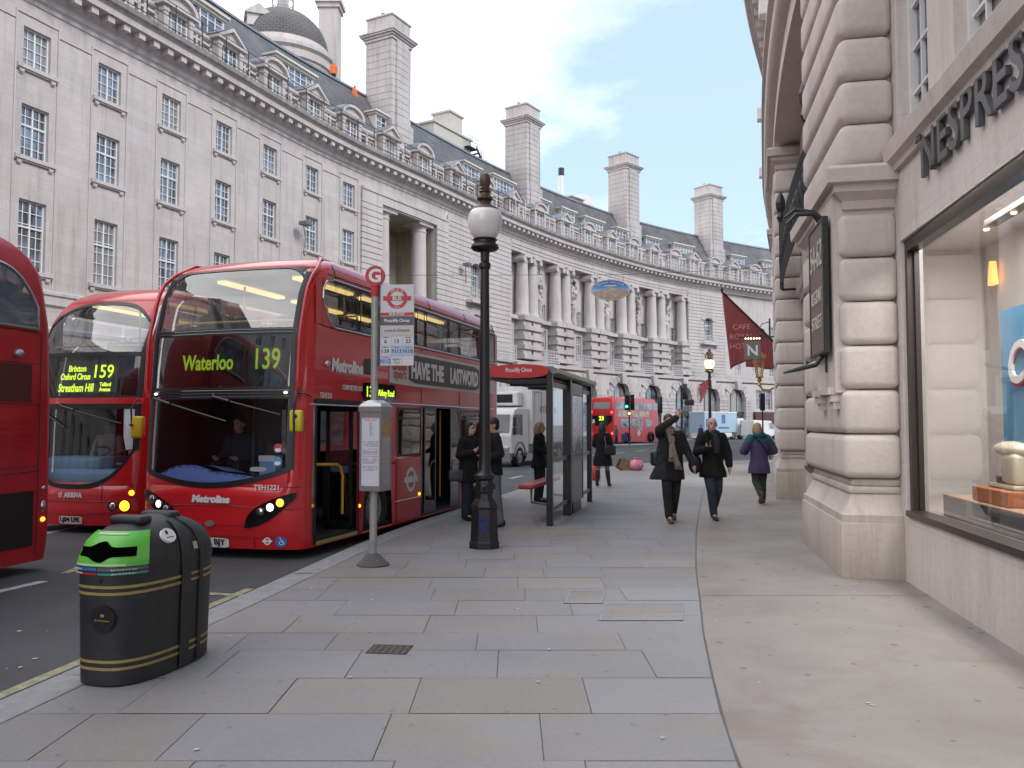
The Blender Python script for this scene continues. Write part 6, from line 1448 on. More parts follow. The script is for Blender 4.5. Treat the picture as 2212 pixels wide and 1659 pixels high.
for s_, x, z_, h, wd_ in (('Brixton', -.2, 2.60, .10, .36), ('Oxford Circus', -.22, 2.47, .10, .62), ('159', .33, 2.55, .21, .34), ('Streatham Hill', -.18, 2.29, .13, .72), ('Telford', .38, 2.34, .06, .2), ('Avenue', .38, 2.26, .06, .2)): c.text(mb, c.front, s_, x+.06, z_, h, wd_, -.05, bold=.003)
mb.build('route_lettering', DOT, B_)
mb = MB(); c.text(mb, c.front, 'ARRIVA', .04, .60, .075, .36, .012, bold=.006); mb.build('fleet_lettering', WHT, B_)
mb = MB(); Mr2 = T(*c.front(-.21, .6, .012)); annulus(mb, 0, 0, .03, .043, Mr2, -.003, .3, 5.6); annulus(mb, .005, 0, .0, .018, Mr2, -.003); mb.build('fleet_emblem', WHT, B_)
mb = MB(); c.rect(mb, c.front, -.22, .22, .15, .27, .012, .02, 8, 2); pl2 = mb.build('number_plate', PLATE, B_); mb = MB(); c.text(mb, c.front, 'LJ04 LFK', 0, .21, .07, .38, .024, bold=.003); mb.build('plate_characters', BLK, pl2)
mb = MB(); c.patch(mb, c.front, -1.1, 1.1, lambda x: .33-.03*math.cos(x*2.5), lambda x: .46+.03*abs(x), .012, 30, 3); mb.build('bumper_moulding', RED, B_, smooth=60)
mb = MB(); mb.tube([c.front(-1.15+2.3*i/24, .5, .003) for i in range(25)], .006, 4); mb.tube([c.front(.55, z_, .004) for z_ in (.5, .6, .75)], .005, 4); mb.build('panel_joint', BLK, B_)
for sx in (-1, 1):
    for x, z_, r_, m_ in ((.74, .43, .065, CHR2), (.93, .44, .085, HL if sx < 0 else AMB), (1.02, .64, .045, AMB)):
        p = Vector(c.front(sx*x, z_, .01)); q = Vector(c.front(sx*x, z_, .05)); n = (q-p).normalized(); Ml = T(*p) @ n.to_track_quat('Z', 'Y').to_matrix().to_4x4()
        mb = MB(); mb.lathe([(r_, -.01), (r_*.95, .006), (r_*.6, .018), (.004, .022)], (0, 0, 0), 20, 0, Ml, caps=False); h = mb.build('headlight', m_, B_, smooth=60)
        mb = MB(); mb.lathe([(r_*1.25, -.01), (r_*1.2, .008), (r_, .006)], (0, 0, 0), 20, 0, Ml, caps=False); mb.build('lamp_rim', BLKG, h, smooth=60)
mb = MB(); wiper(mb, c, -.3, 2.0, .82, 1.72, c.front); wiper(mb, c, -.85, 1.98, -.2, 1.66, c.front); mb.build('wiper', BLK, B_)
mb = MB(); mb.tube([c.front(1.08, 2.85, .03), c.front(1.07, 2.9, .12), c.front(1.07, 3.3, .14), c.front(1.03, 3.6, .12), (1.05, .95, 3.78)], .022, 8); mb.tube([c.front(1.06, 3.5, .12), c.front(1.06, 3.5, .0)], .016, 6); mb.build('tree_guard_rail', SIL, B_, smooth=60)
mb = MB(); Mm = T(1.24, -.0, 1.66) @ RZ(.25); mb.rbox(-.08, .12, -.08, .05, -.17, .17, .035, 0, Mm); mi_ = mb.build('mirror', MIRY, B_, smooth=50)
mb = MB(); mb.tube([(1.2, -.08, 1.72), (1.19, -.09, 1.95), (1.22, .02, 2.08), (1.05, .25, 2.1)], .014, 6); mb.lathe([(.035, 0), (.03, .03)], (1.2, -.09, 1.68), 10); mb.build('mirror_arm', BLK, mi_)
for y0, y1 in ((1.0, 2.5), (2.6, 4.1), (4.2, 5.7), (5.8, 8.2)):
    for sf in (c.right, c.left): 
        mb = MB(); c.patch(mb, sf, y0, y1, 3.0, 3.6, .001, 2, 2); mb.build('side_window', BGL, B_)
for y0, y1 in ((2.6, 4.9), (5.0, 7.4)):
    for sf in (c.right, c.left): 
        mb = MB(); c.patch(mb, sf, y0, y1, 1.22, 2.0, .001, 2, 2); mb.build('side_window', BGL, B_)
mb = MB(); mb.box(-1.15, 1.15, .5, 8.2, .2, .25); mb.box(-1.15, 1.15, .5, 8.2, 2.04, 2.16); mb.box(-1.1, 1.1, .45, .5, 2.1, 2.16); mb.box(-1.15, 1.15, 8.1, 8.2, .2, 2.05); mb.build('floor_deck', DARKI, B_)
mb = MB(); mb.add([(-1.0, 1.0, 3.8), (1.0, 1.0, 3.8), (1.0, 8.1, 3.8), (-1.0, 8.1, 3.8)], [(0, 1, 2, 3)]); mb.build('upper_ceiling', CEIL, B_)
mb = MB(); mb.box(-.66, -.52, 1.1, 7.5, 3.72, 3.76); mb.box(.52, .66, 1.1, 7.5, 3.72, 3.76); mb.build('strip_light', STRIPL, B_)
seats(B_, [1.9, 2.8, 3.7, 4.6, 5.5, 6.4], 2.16, (-.78, -.34, .34, .78))
mb = MB(); mb.rbox(-1.02, 1.02, .42, 1.0, .68, .98, .09); mb.rbox(-1.02, .1, .5, 1.2, .9, 1.18, .08); mb.build('dashboard', CABB, B_, smooth=50)
mb = MB(); mb.rbox(.12, .42, 1.15, 1.3, 1.0, 1.2, .02); mb.build('ticket_reader', BLUE_D, B_); mb = MB(); mb.box(.14, .42, 1.14, 1.149, 1.2, 1.29); mb.build('ticket_notice', WHT, B_)
mb = MB(); mb.tube([(-.38+.25*math.cos(t), .95+.16*math.sin(t), 1.22+.1*math.sin(t)) for t in [2*math.pi*i/24 for i in range(25)]], .018, 6); mb.tube([(-.38, .95, 1.22), (-.38, .8, 1.0)], .03, 6); mb.build('steering_wheel', BLK, B_)
mb = MB(); mb.tube([c.front(-.98+1.96*i/12, 2.98, -.16) for i in range(13)], .018, 6); mb.tube([(.28, 1.2, 2.3), (.28, 1.2, 3.75)], .018, 6); mb.tube([(.2, .8, 1.05), (.8, .8, 1.05)], .02, 6); mb.tube([(.6, 1.9, .3), (.6, 1.9, 2.0)], .018, 6); mb.build('grab_pole', POLE, B_)
c.wheel(2.3, 1); c.wheel(2.3, -1)
# ================= bus C: passing on the left, tail end of its side in view
PC_ = math.atan(.2)
C_ = thing('double_decker_bus', 'red double decker cut off by the left edge, only the tail of its side showing', 'bus', (-5.62, 10.34, ROAD_Z), math.pi-PC_)
d = Bus(C_, 8.8, 1.24, 4.02, fz=((.1, .06), (.4, 0), (2.2, .03), (3.0, .10), (3.6, .3), (4.02, .75)), bow=.03, R=.16, roofr=.6)
# turned round: its local front is the tail, its +x side (after the turn) faces the far pavement, so the near side is 'left'
C_.location = Vector((-5.72, 10.34, ROAD_Z))+Vector((-math.cos(PC_)*1.24, math.sin(PC_)*1.24, 0)); C_.rotation_euler.z = -PC_
d = Bus(C_, 8.8, 1.24, 4.02, rz=((.1, .06), (.4, 0), (2.2, .03), (3.0, .08), (3.6, .22), (4.02, .5)), roofr=.6)
C_.location = C_.location-Vector((math.sin(PC_)*8.8, math.cos(PC_)*8.8, 0))
d.shell([i/12*.84 for i in range(-11, 12)], [0, .6, 2, 4, 5.5, 6.6, 7.4, 8.0, 8.4, 8.6], [.13, .2, .3, .5, .8, 1.1, 1.5, 2.0, 2.4, 2.8, 3.0, 3.2, 3.4, 3.6, 3.7, 3.8, 3.88, 3.94, 3.98, 4.0, 4.015], lambda f, a, z: False, RED2)
def qw(y): t = max(0, (y-7.75)/.72); return 3.66-.55*min(1, t)**2.4
mb = MB(); d.patch(mb, d.right, 6.9, 8.42, 2.95, qw, .006, 30, 4); g = mb.build('quarter_window', win_glass('dark_bus_pane', (.02, .022, .025)), C_)
mb = MB(); mb.tube([d.right(6.9+1.52*i/30, qw(6.9+1.52*i/30), .012) for i in range(31)]+[d.right(8.44, 2.94, .012), d.right(6.9, 2.94, .012)], .018, 6); mb.build('window_rubber', SIL, g, smooth=60)
mb = MB()
for y0 in (4.6, 2.4): d.rect(mb, d.right, y0, y0+2.1, 2.95, 3.62, .06, .006)
for y0 in (5.0, 2.4): d.rect(mb, d.right, y0, y0+2.0, 1.2, 1.95, .06, .006)
mb.build('side_window', bpy.data.materials['dark_bus_pane'], C_)
mb = MB(); mb.lathe([(.05, 0), (.055, .03), (.04, .07), (.005, .08)], (0, 0, 0), 16, 0, T(*d.right(8.12, 2.62, 0)) @ RY(math.pi/2)); mb.build('camera_dome', SIL, C_, smooth=60)
mb = MB(); d.patch(mb, d.right, 7.3, 8.36, 2.05, 2.5, .006, 2, 2); mb.build('vent_mesh', mat('mesh_dull_red', (.12, .02, .022), .8, var=.4, vscale=90), C_)
mb = MB()
for y0 in (7.75, 8.1):
    for i in range(5): d.patch(mb, d.right, y0, y0+.28, 1.52+.075*i, 1.55+.075*i, .012, 1, 1)
mb.build('engine_louvres', RED, C_)
mb = MB(); d.patch(mb, d.right, 7.2, 8.44, .32, .98, .006, 2, 2); mb.build('engine_grille', mat('dark_mesh', (.02, .017, .015), .8, var=.5, vscale=120), C_)
mb = MB()
for z_ in (2.9, 2.52, 2.03, 1.28): mb.tube([d.right(y, z_, .003) for y in (6.5, 8.5)], .005, 4)
mb.tube([d.right(y, z_, .004) for y, z_ in ((7.2, 1.0), (7.7, 1.0), (7.95, 1.2), (8.52, 1.22))], .007, 4); mb.tube([d.right(8.5, z_, .004) for z_ in (.2, 1.2, 2.9)], .007, 4); mb.build('panel_joint', BLK, C_)
mb = MB(); mb.ell(d.right(8.6, .62, 0), .02, .04, .03, 10, 6); mb.build('side_marker', AMB, C_, smooth=60)
mb = MB(); mb.ell(d.right(8.6, .78, 0), .025, .04, .07, 10, 6); mb.ell(d.right(8.6, 1.0, 0), .02, .03, .03, 10, 6); mb.build('reflector', CHR2, C_, smooth=60)
d.wheel(6.0, 1); d.wheel(2.2, 1)
# ================= bus D: far off, route 23, seen from behind
PD_ = rad(30)
D_ = thing('double_decker_bus', 'distant red double decker seen from behind beyond the shelter, showing route 23', 'bus', (14.3, 83.4, ROAD_Z), -rad(35))
e = Bus(D_, 10.2, 1.25, 4.3)
e.r.location = Vector((9.26, 75.2, ROAD_Z))
# local y runs to its tail: the tail faces us, so turn it about
e.r.rotation_euler.z = math.pi-rad(34); dirv = Vector((math.sin(rad(34)), math.cos(rad(34)), 0)); sidev = Vector((math.cos(rad(34)), -math.sin(rad(34)), 0))
e.r.location = Vector((9.3, 75.2, ROAD_Z))-sidev*1.25+dirv*10.2
e.shell([i/6*.84 for i in range(-5, 6)], [0, .6, 3, 6, 9, 10.0], [.13, .3, .8, 1.3, 2.0, 2.6, 3.2, 3.6, 3.9, 4.05, 4.15, 4.22, 4.27, 4.295], lambda f, a, z: False, RED)
PN2 = win_glass('far_bus_pane', (.06, .07, .07))
mb = MB(); e.rect(mb, e.rear, -.85, .85, 3.2, 3.85, .1, .01); mb.build('rear_window', PN2, D_)
mb = MB(); e.patch(mb, e.rear, -1.1, 1.1, lambda x: 1.55+.55*(abs(x)/1.1)**2, 2.6, .01, 20, 2); o = mb.build('rear_panel', BLKG, D_)
mb = MB(); e.text(mb, e.rear, '23', 0, 2.35, .36, None, .03, flip=True, bold=.02); mb.build('route_lettering', DOT, o)
for x, z_ in ((-1.08, 2.9), (1.08, 2.95), (1.12, .95), (-1.12, .95)):
    mb = MB(); mb.ell(e.rear(x*.97, z_, .02), .09, .04, .1, 10, 6); mb.build('tail_lamp', REDL, D_, smooth=60)
mb = MB(); e.rect(mb, e.rear, -.5, .3, .75, 1.2, .03, .01); mb.build('number_plate', WHT, D_)
mb = MB(); e.rect(mb, e.rear, .7, .95, 1.9, 2.25, .03, .015); mb.build('rear_sticker', WHT, D_)
for y0, y1 in ((7.9, 9.7), (5.9, 7.7), (3.9, 5.7), (1.8, 3.7), (.5, 1.6)):
    mb = MB(); e.rect(mb, e.left, y0, y1, 3.2, 3.9, .1, .01); mb.build('side_window', PN2, D_)
for y0, y1 in ((6.6, 8.7), (4.4, 6.4), (1.9, 3.3)):
    mb = MB(); e.rect(mb, e.left, y0, y1, 1.5, 2.3, .08, .01); mb.build('side_window', PN2, D_)
mb = MB(); e.rect(mb, e.left, 2.6, 9.4, 2.5, 3.1, .02, .012); o = mb.build('advert_panel', mat('far_advert', (.55, .5, .46), .5, var=.75, vscale=1.6, col2=(.3, .1, .08)), D_)
mb = MB(); e.rect(mb, e.left, 4.0, 5.4, 1.2, 2.52, .02, .016); mb.build('advert_figure_panel', mat('far_advert_dark', (.45, .4, .4), .5, var=.8, vscale=3, col2=(.05, .04, .04)), o)
mb = MB(); Ml = Matrix(((0, 1, 0, -e.W-.012), (-1, 0, 0, 4.9), (0, 0, 1, .95), (0, 0, 0, 1))); annulus(mb, 0, 0, .17, .28, Ml); mb.box(-.38, .38, -.006, -.002, -.06, .06, 0, Ml); mb.build('roundel', WHT, D_)
for y in (7.6, 2.2):
    e.wheel(y, -1, r=.5)
    mb = MB(); mb.prism(disc(0, .5, .6, 24), -.004, 0, Matrix(((0, 1, 0, -e.W-.004), (-1, 0, 0, y), (0, 0, 1, 0), (0, 0, 0, 1)))); mb.build('arch_shade_disc', BLK, D_)  # flat black disc paints the shade inside the wheel arch
    mb = MB(); mb.lathe([(.5, 0), (.48, .03), (.3, .04), (.28, .0), (.01, .0)], (0, 0, 0), 24, 0, T(-e.W-.006, y, .5) @ RY(-math.pi/2), caps=False); mb.build('wheel', TYRE, D_)
    mb = MB(); mb.lathe([(.28, 0), (.2, -.0), (.1, .05), (.01, .05)], (0, 0, 0), 16, 0, T(-e.W-.03, y, .5) @ RY(-math.pi/2), caps=False); mb.build('hub', HUB, D_)
mb = MB(); mb.rbox(-.8, .8, 4.5, 5.6, 4.28, 4.42, .05); mb.build('roof_hatch', WHT, D_)
# ------------------------------------------------------------------ street furniture
BLKP = mat('black_street_paint', (0.014, 0.014, 0.016), 0.38, var=.3, vscale=8); GOLDP = mat('gold_band', (0.36, 0.27, 0.09), 0.5, var=.25, vscale=12)
BINM = mat('bin_black', (0.022, 0.022, 0.024), 0.55, bump=.25, bscale=120, var=.3, vscale=5)
# --- recycling bin
bn = thing('litter_bin', 'black recycling bin with gold bands and a bright green mouth, at the kerb', 'bin', (-2.50, 5.72, 0), -rad(14))
HX, HY = .275, .50
def bo(t, z, o=0.0):
    k = .965+.05*min(z, .7)/.7
    if z > .72: q = (z-.72)/.305; k *= max(0.02, (1-min(1, q)**2.3))**.5
    n = 2.7; c_, s_ = math.cos(t), math.sin(t)
    return (math.copysign(abs(c_)**(2/n), c_)*(HX*k+o), math.copysign(abs(s_)**(2/n), s_)*(HY*k+o), z+(o*1.0 if z > .85 else 0))
def bgrid(mb, t0, t1, zs, o, n=24): mb.grid([[bo(t0+(t1-t0)*i/n, z, o) for z in zs] for i in range(n+1)])
K = 72
zl = [.012, .03, .1, .3, .5, .69, .715]
mb = MB(); mb.loft([[bo(2*math.pi*j/K, z) for j in range(K)] for z in zl]); mb.build('body', BINM, bn, smooth=50)
mb = MB(); zl = [.716, .72, .76, .82, .87, .92, .96, .99, 1.008, 1.018, 1.0235]; mb.loft([[bo(2*math.pi*j/K, z, .006) for j in range(K)] for z in zl]); mb.build('hood', BINM, bn, smooth=60)
mb = MB(); mb.loft([[bo(2*math.pi*j/K, .0, -.03) for j in range(K)], [bo(2*math.pi*j/K, .0125, -.03) for j in range(K)]]); mb.build('foot', BLK, bn)
TA = lambda a: -math.pi/2+.16+a
for z in (.625, .583, .158, .113):
    mb = MB(); bgrid(mb, 0, 2*math.pi, [z-.009, z+.009], .002, K); mb.build('gold_band', GOLDP, bn, smooth=60)
for t in (TA(1.42), TA(1.66)):
    mb = MB(); bgrid(mb, t-.045, t+.045, [.02, .2, .4, .6, .71], .012, 4); bgrid(mb, t-.055, t+.055, [.717, .76, .82, .88, .93, .97, .995], .014, 4); mb.build('side_strap', BINM, bn, smooth=50)
GRN = mat('lime_green_plastic', (.11, .46, .06), .35)
mb = MB(); bgrid(mb, TA(-.95), TA(.82), [.755, .77, .80, .84, .88, .915, .945], .016, 30); bgrid(mb, TA(-.95), TA(.82), [.755, .754], .010, 30); gp = mb.build('green_mouth', GRN, bn, smooth=50)
mb = MB(); P_ = []
for i in range(29):
    f = i/28; a = -.62+1.2*f; ce = math.exp(-((f-.42)/.10)**2); lo = .815-.035*ce; hi = .855+.035*ce
    P_.append([bo(TA(a), lo+(hi-lo)*j/3, .018) for j in range(4)])
mb.grid(P_); mb.build('slot', mat('slot_shade_black', (.002, .002, .002), 1.0, spec=0.0), gp)  # near-black patch paints the shade inside the slot; nothing is cut
mb = MB(); bgrid(mb, TA(-.7), TA(.4), [.760, .772], .0185, 16); mb.build('mouth_notice', mat('pale_green_strip', (.45, .6, .35), .5), gp); mb = MB(); bgrid(mb, TA(-.4), TA(.3), [.925, .934], .0185, 12); mb.build('top_notice', mat('pale_green_strip', (.45, .6, .35), .5), gp)
for a0, a1, z0_, z1_, cc in ((-.95, -.15, .728, .748, (.03, .15, .42)), (-.14, .82, .728, .748, (.10, .11, .12)), (-.95, -.15, .701, .722, (.40, .03, .04)), (-.14, .82, .701, .722, (.03, .26, .22))):
    mb = MB(); bgrid(mb, TA(a0), TA(a1), [z0_, z1_], .010 if z0_ > .72 else .004, 14); st = mb.build('sticker', mat('sticker_%d%d' % (int(cc[0]*100), int(cc[2]*100)), cc, .45), bn, smooth=60)
def bin_text(s, a, z, h, wd, o, m_, par):
    p = Vector(bo(TA(a), z, o)); q = Vector(bo(TA(a+.02), z, o)); x = (q-p).normalized(); up = Vector((0, 0, 1)); y = up.cross(x)
    M = Matrix(((x.x, y.x, 0, p.x), (x.y, y.y, 0, p.y), (0, 0, 1, p.z), (0, 0, 0, 1))); mb = MB(); text_mb(s, h/.7, M, .002, width=wd, mb=mb); mb.build('lettering', m_, par)
bin_text('food tins & drink cans', .36, .738, .011, .15, .016, WHT, bn); bin_text('glass bottles & jars', .36, .711, .011, .14, .010, WHT, bn); bin_text('plastic bottles', -.52, .711, .010, .1, .012, WHT, bn); bin_text('newspapers', -.52, .738, .010, .1, .018, WHT, bn)
Mx = T(*bo(TA(-.05), .43, -.004)); mb = MB(); mb.prism(disc(0, 0, .085, 32), -.012, 0, Mx); mb.build('emblem_disc', BLKP, bn)
mb = MB(); text_mb('City of Westminster', .018, Mx @ T(0, -.014, -.012), .002, width=.11, mb=mb); mb.prism([(-.012, .012), (.012, .012), (.014, .03), (.005, .024), (0, .034), (-.005, .024), (-.014, .03)], -.0145, -.0125, Mx); mb.build('emblem_lettering', GOLDP, bn)
t_ = TA(1.2); p = Vector(bo(t_, .90, .006)); q = (Vector(bo(t_, .90, .1))-p); e1 = Vector(bo(t_+.03, .90, .006))-Vector(bo(t_-.03, .90, .006)); e2 = Vector(bo(t_, .915, .006))-Vector(bo(t_, .885, .006)); n_ = e1.cross(e2).normalized(); n_ = n_ if n_.z > 0 else -n_
mb = MB(); Ml = T(*(p+n_*.012)) @ n_.to_track_quat('-Y', 'Z').to_matrix().to_4x4(); mb.prism(disc(0, 0, .062, 28, .052), -.002, .02, Ml); lb = mb.build('oval_label', WHT, bn)
mb = MB(); mb.prism(disc(-.01, .02, .012, 12, .017), -.0035, -.0022, Ml); mb.box(-.03, .035, -.0035, -.0022, -.02, -.014, 0, Ml); mb.build('label_print', BLK, lb)
mb = MB()
for y in (-.2, .1): mb.rbox(-.13, .13, y-.06, y+.06, .985, 1.045, .025)
mb.build('lid_handles', BINM, bn, smooth=60)
mb = MB(); bgrid(mb, TA(1.5), TA(1.58), [.79, .84], .014, 3); mb.build('lock_plate', SIL, bn)
mb = MB(); p = bo(TA(-.1), .665, .001); mb.prism(disc(0, 0, .011, 12), -.004, .01, T(*p)); mb.build('key_hole', BLK, bn)
# --- bus stop
bs = thing('bus_stop', 'bus stop pole with red letter disc, route flag and grey timetable case', 'bus stop', (-1.63, 9.72, 0), rad(-4))
POLEG = mat('grey_pole', (.36, .36, .35), .45, .4, var=.15, vscale=6); CONC = mat('pole_concrete', (.12, .115, .11), .9, var=.35, vscale=30, bump=.8, bscale=90)
mb = MB(); mb.lathe([(.19, 0), (.19, .02), (.17, .03), (.09, .12), (.05, .14)], (0, 0, 0), 28); mb.build('foot', CONC, bs, smooth=40)
mb = MB(); mb.lathe([(.044, .1), (.044, 3.18)], (0, 0, 0), 20); mb.build('pole', POLEG, bs, smooth=50)
SRED = mat('sign_red', (.50, .03, .035), .45); SWH = mat('sign_white', (.62, .62, .64), .5); SGR = mat('sign_grey', (.10, .105, .115), .5); SCR = mat('sign_cream', (.55, .52, .49), .5); SBL = mat('sign_pale_blue', (.42, .52, .72), .5); INK = mat('sign_ink', (.05, .05, .10), .5)
mb = MB(); mb.prism(disc(0, 3.42, .118, 36), -.02, .02); mb.lathe([(.048, 3.17), (.048, 3.31)], (0, 0, 0), 20); dk = mb.build('letter_disc', SRED, bs)
mb = MB(); text_mb('G', .215, T(-.002, -.0215, 3.42), .004, mb=mb, font_bold=.007); mb.build('disc_letter', WHT, dk)
fx0, fx1 = .065, .47; Wf = fx1-fx0; fc = (fx0+fx1)/2; zt_ = 3.31; H_ = .965
def zf(f): return zt_-H_*f
mb = MB(); mb.rbox(fx0, fx1, -.012, .012, zf(1), zf(0), .003); fl = mb.build('route_flag', SWH, bs)
mb = MB(); mb.box(-.04, fx0, -.015, .015, zf(.1)-.02, zf(.1)+.02); mb.box(-.04, fx0, -.015, .015, zf(.33)-.02, zf(.33)+.02); mb.box(fx0-.012, fx0-.001, -.02, .02, zf(1), zf(0)); mb.build('flag_bracket', BLKP, bs)
Y_ = -.0135
mb = MB(); annulus(mb, fc, zf(.17), .085, .125, Matrix.Identity(4), Y_, n=36); mb.box(fx0+.035, fx1-.035, Y_-.002, Y_-.001, zf(.17)-.027, zf(.17)+.027); mb.box(fx0, fx1, Y_, Y_+.001, zf(.385), zf(.345)); mb.build('flag_red_marks', SRED, fl)
mb = MB(); mb.box(fx0, fx1, Y_, Y_+.001, zf(.505), zf(.392)); mb.build('flag_grey_field', SGR, fl)
mb = MB(); mb.box(fx0, fx1, Y_, Y_+.001, zf(.63), zf(.512)); mb.build('flag_cream_field', SCR, fl)
mb = MB()
for i, j in ((1, 1), (2, 1), (0, 2)): mb.box(fx0+Wf*i/3+.003, fx0+Wf*(i+1)/3-.003, Y_, Y_+.001, zf(.635+.122*(j+1))+.003, zf(.635+.122*j)-.003)
mb.build('flag_blue_cells', SBL, fl)
mb = MB()
for i in range(1, 3): mb.box(fx0+Wf*i/3-.0015, fx0+Wf*i/3+.0015, Y_-.0005, Y_+.001, zf(1), zf(.632))
for j in range(0, 3): mb.box(fx0, fx1, Y_-.0005, Y_+.001, zf(.634+.122*j)-.0015, zf(.634+.122*j)+.0015)
mb.build('flag_rules', mat('pale_rule', (.4, .4, .45), .5), fl)
mb = MB(); Y2 = Y_-.003
text_mb('BUS', .062, T(fc, Y2, zf(.17)), .001, mb=mb, font_bold=.0015); text_mb('BUS STOP', .042, T(fc, Y2+.001, zf(.365)), .001, mb=mb, font_bold=.001); text_mb('Piccadilly Circus', .052, T(fc, Y2+.001, zf(.45)), .001, width=.30, mb=mb, font_bold=.0012)
for i, ch in enumerate('YEAR OF THE'):
    a = math.pi/2+.78-1.56*i/10; text_mb(ch, .034, T(fc+.105*math.cos(a), Y2+.001, zf(.17)+.105*math.sin(a)) @ RY(math.pi/2-a), .001, mb=mb)
text_mb('2014', .03, T(fc, Y2+.001, zf(.17)-.105), .001, mb=mb); mb.build('flag_white_lettering', WHT, fl)
mb = MB(); text_mb('towards Aldwych', .05, T(fc, Y2+.001, zf(.57)), .001, width=.30, mb=mb)
for i, j, s_ in ((0, 0, '6'), (1, 0, '13'), (2, 0, '23'), (0, 1, '139'), (1, 1, 'N13'), (2, 1, 'N18'), (0, 2, 'N113')):
    text_mb(s_, .066, T(fx0+Wf*(i+.5)/3, Y2+.001, zf(.70+.122*j)), .001, mb=mb, width=None if len(s_) < 4 else .118, font_bold=.0006)
for i, j in ((0, 0), (2, 0), (0, 1)): mb.box(fx0+Wf*(i+.5)/3-.035, fx0+Wf*(i+.5)/3+.035, Y2, Y2+.001, zf(.653+.122*j)-.003, zf(.653+.122*j)+.004)
for i, j in ((1, 1), (2, 1), (0, 2)): text_mb('Night Bus', .018, T(fx0+Wf*(i+.5)/3, Y2+.001, zf(.655+.122*j)), .001, mb=mb)
text_mb('Big Bus', .032, T(fc, Y2+.001, zf(.925)), .001, mb=mb); text_mb('Tours', .032, T(fc, Y2+.001, zf(.962)), .001, mb=mb); mb.build('flag_dark_lettering', INK, fl)
# timetable case
CASE = mat('case_aluminium', (.36, .37, .38), .35, .7); TM = T(.02, -.02, 0) @ RZ(rad(-16))
mb = MB(); a = .14
mb.box(-a, a, -a+.02, a, .875, .93, 0, TM); mb.box(-a, a, -a+.02, a, 1.74, 1.80, 0, TM)
for x in (-a, a-.02): mb.box(x, x+.02, -a+.02, -a+.04, .93, 1.74, 0, TM); mb.box(x, x+.02, a-.02, a, .93, 1.74, 0, TM)
mb.box(-a+.005, a-.005, -a+.03, a-.005, .93, 1.74, 0, TM)
mb.loft([[(s_*x, y, z) for s_, x, y in ((-1, a+.01+e, -a+.01-e), (1, a+.01+e, -a+.01-e), (1, a+.01+e, a+e), (-1, a+.01+e, a+e))] for e, z in ((0, 1.80), (.0, 1.86), (-.03, 1.90), (-.08, 1.935))], 0, TM)
tcse = mb.build('timetable_case', CASE, bs)
mb = MB(); mb.box(-a+.022, a-.022, -a+.026, -a+.029, .935, 1.735, 0, TM); mb.build('timetable_sheet', mat('paper_lilac', (.60, .59, .66), .5), tcse)
mb = MB(); rs = random.Random(2)
def rules(mb, x0, x1, z0, z1, n, y, M, dens=.8):
    for i in range(n):
        z = z0+(z1-z0)*(i+.5)/n; x = x0
        while x < x1-.01:
            l = rs.uniform(.012, .05)
            if rs.random() < dens: mb.box(x, min(x+l, x1), y-.0008, y, z-(z1-z0)/n*.22, z+(z1-z0)/n*.22, 0, M)
            x += l+.006
ys = -a+.0258
rules(mb, -.01, .02, 1.52, 1.68, 14, ys, TM, 1); rules(mb, .025, .05, 1.52, 1.68, 14, ys, TM, .4); rules(mb, -.10, .10, 1.39, 1.46, 5, ys, TM); rules(mb, -.10, .10, 1.30, 1.37, 5, ys, TM); rules(mb, -.10, .10, 1.19, 1.26, 5, ys, TM); rules(mb, -.10, .10, 1.11, 1.17, 4, ys, TM); rules(mb, -.08, .08, 1.69, 1.715, 2, ys, TM)
mb.build('timetable_print', mat('grey_print', (.2, .2, .24), .6), tcse)
mb = MB(); mb.box(-a+.03, a-.03, ys-.0008, ys, 1.278, 1.284, 0, TM); mb.box(-a+.03, a-.03, ys-.0008, ys, 1.722, 1.73, 0, TM); mb.build('timetable_red_rule', SRED, tcse)
mb = MB(); mb.box(a-.004, a-.001, -a+.05, a-.03, .95, 1.5, 0, TM); mb.build('side_sheet', mat('paper_grey', (.35, .35, .36), .5), tcse); mb = MB(); mb.box(a-.004, a-.001, -a+.05, a-.03, 1.5, 1.72, 0, TM); mb.build('side_map', mat('map_ochre', (.42, .3, .14), .5, var=.4, vscale=30), tcse)
mb = MB()
for i in range(9): mb.box(a-.0008, a, -a+.05, a-.03, .97+.055*i, .973+.055*i, 0, TM)
mb.build('side_print', mat('grey_print', (.2, .2, .24), .6), tcse)
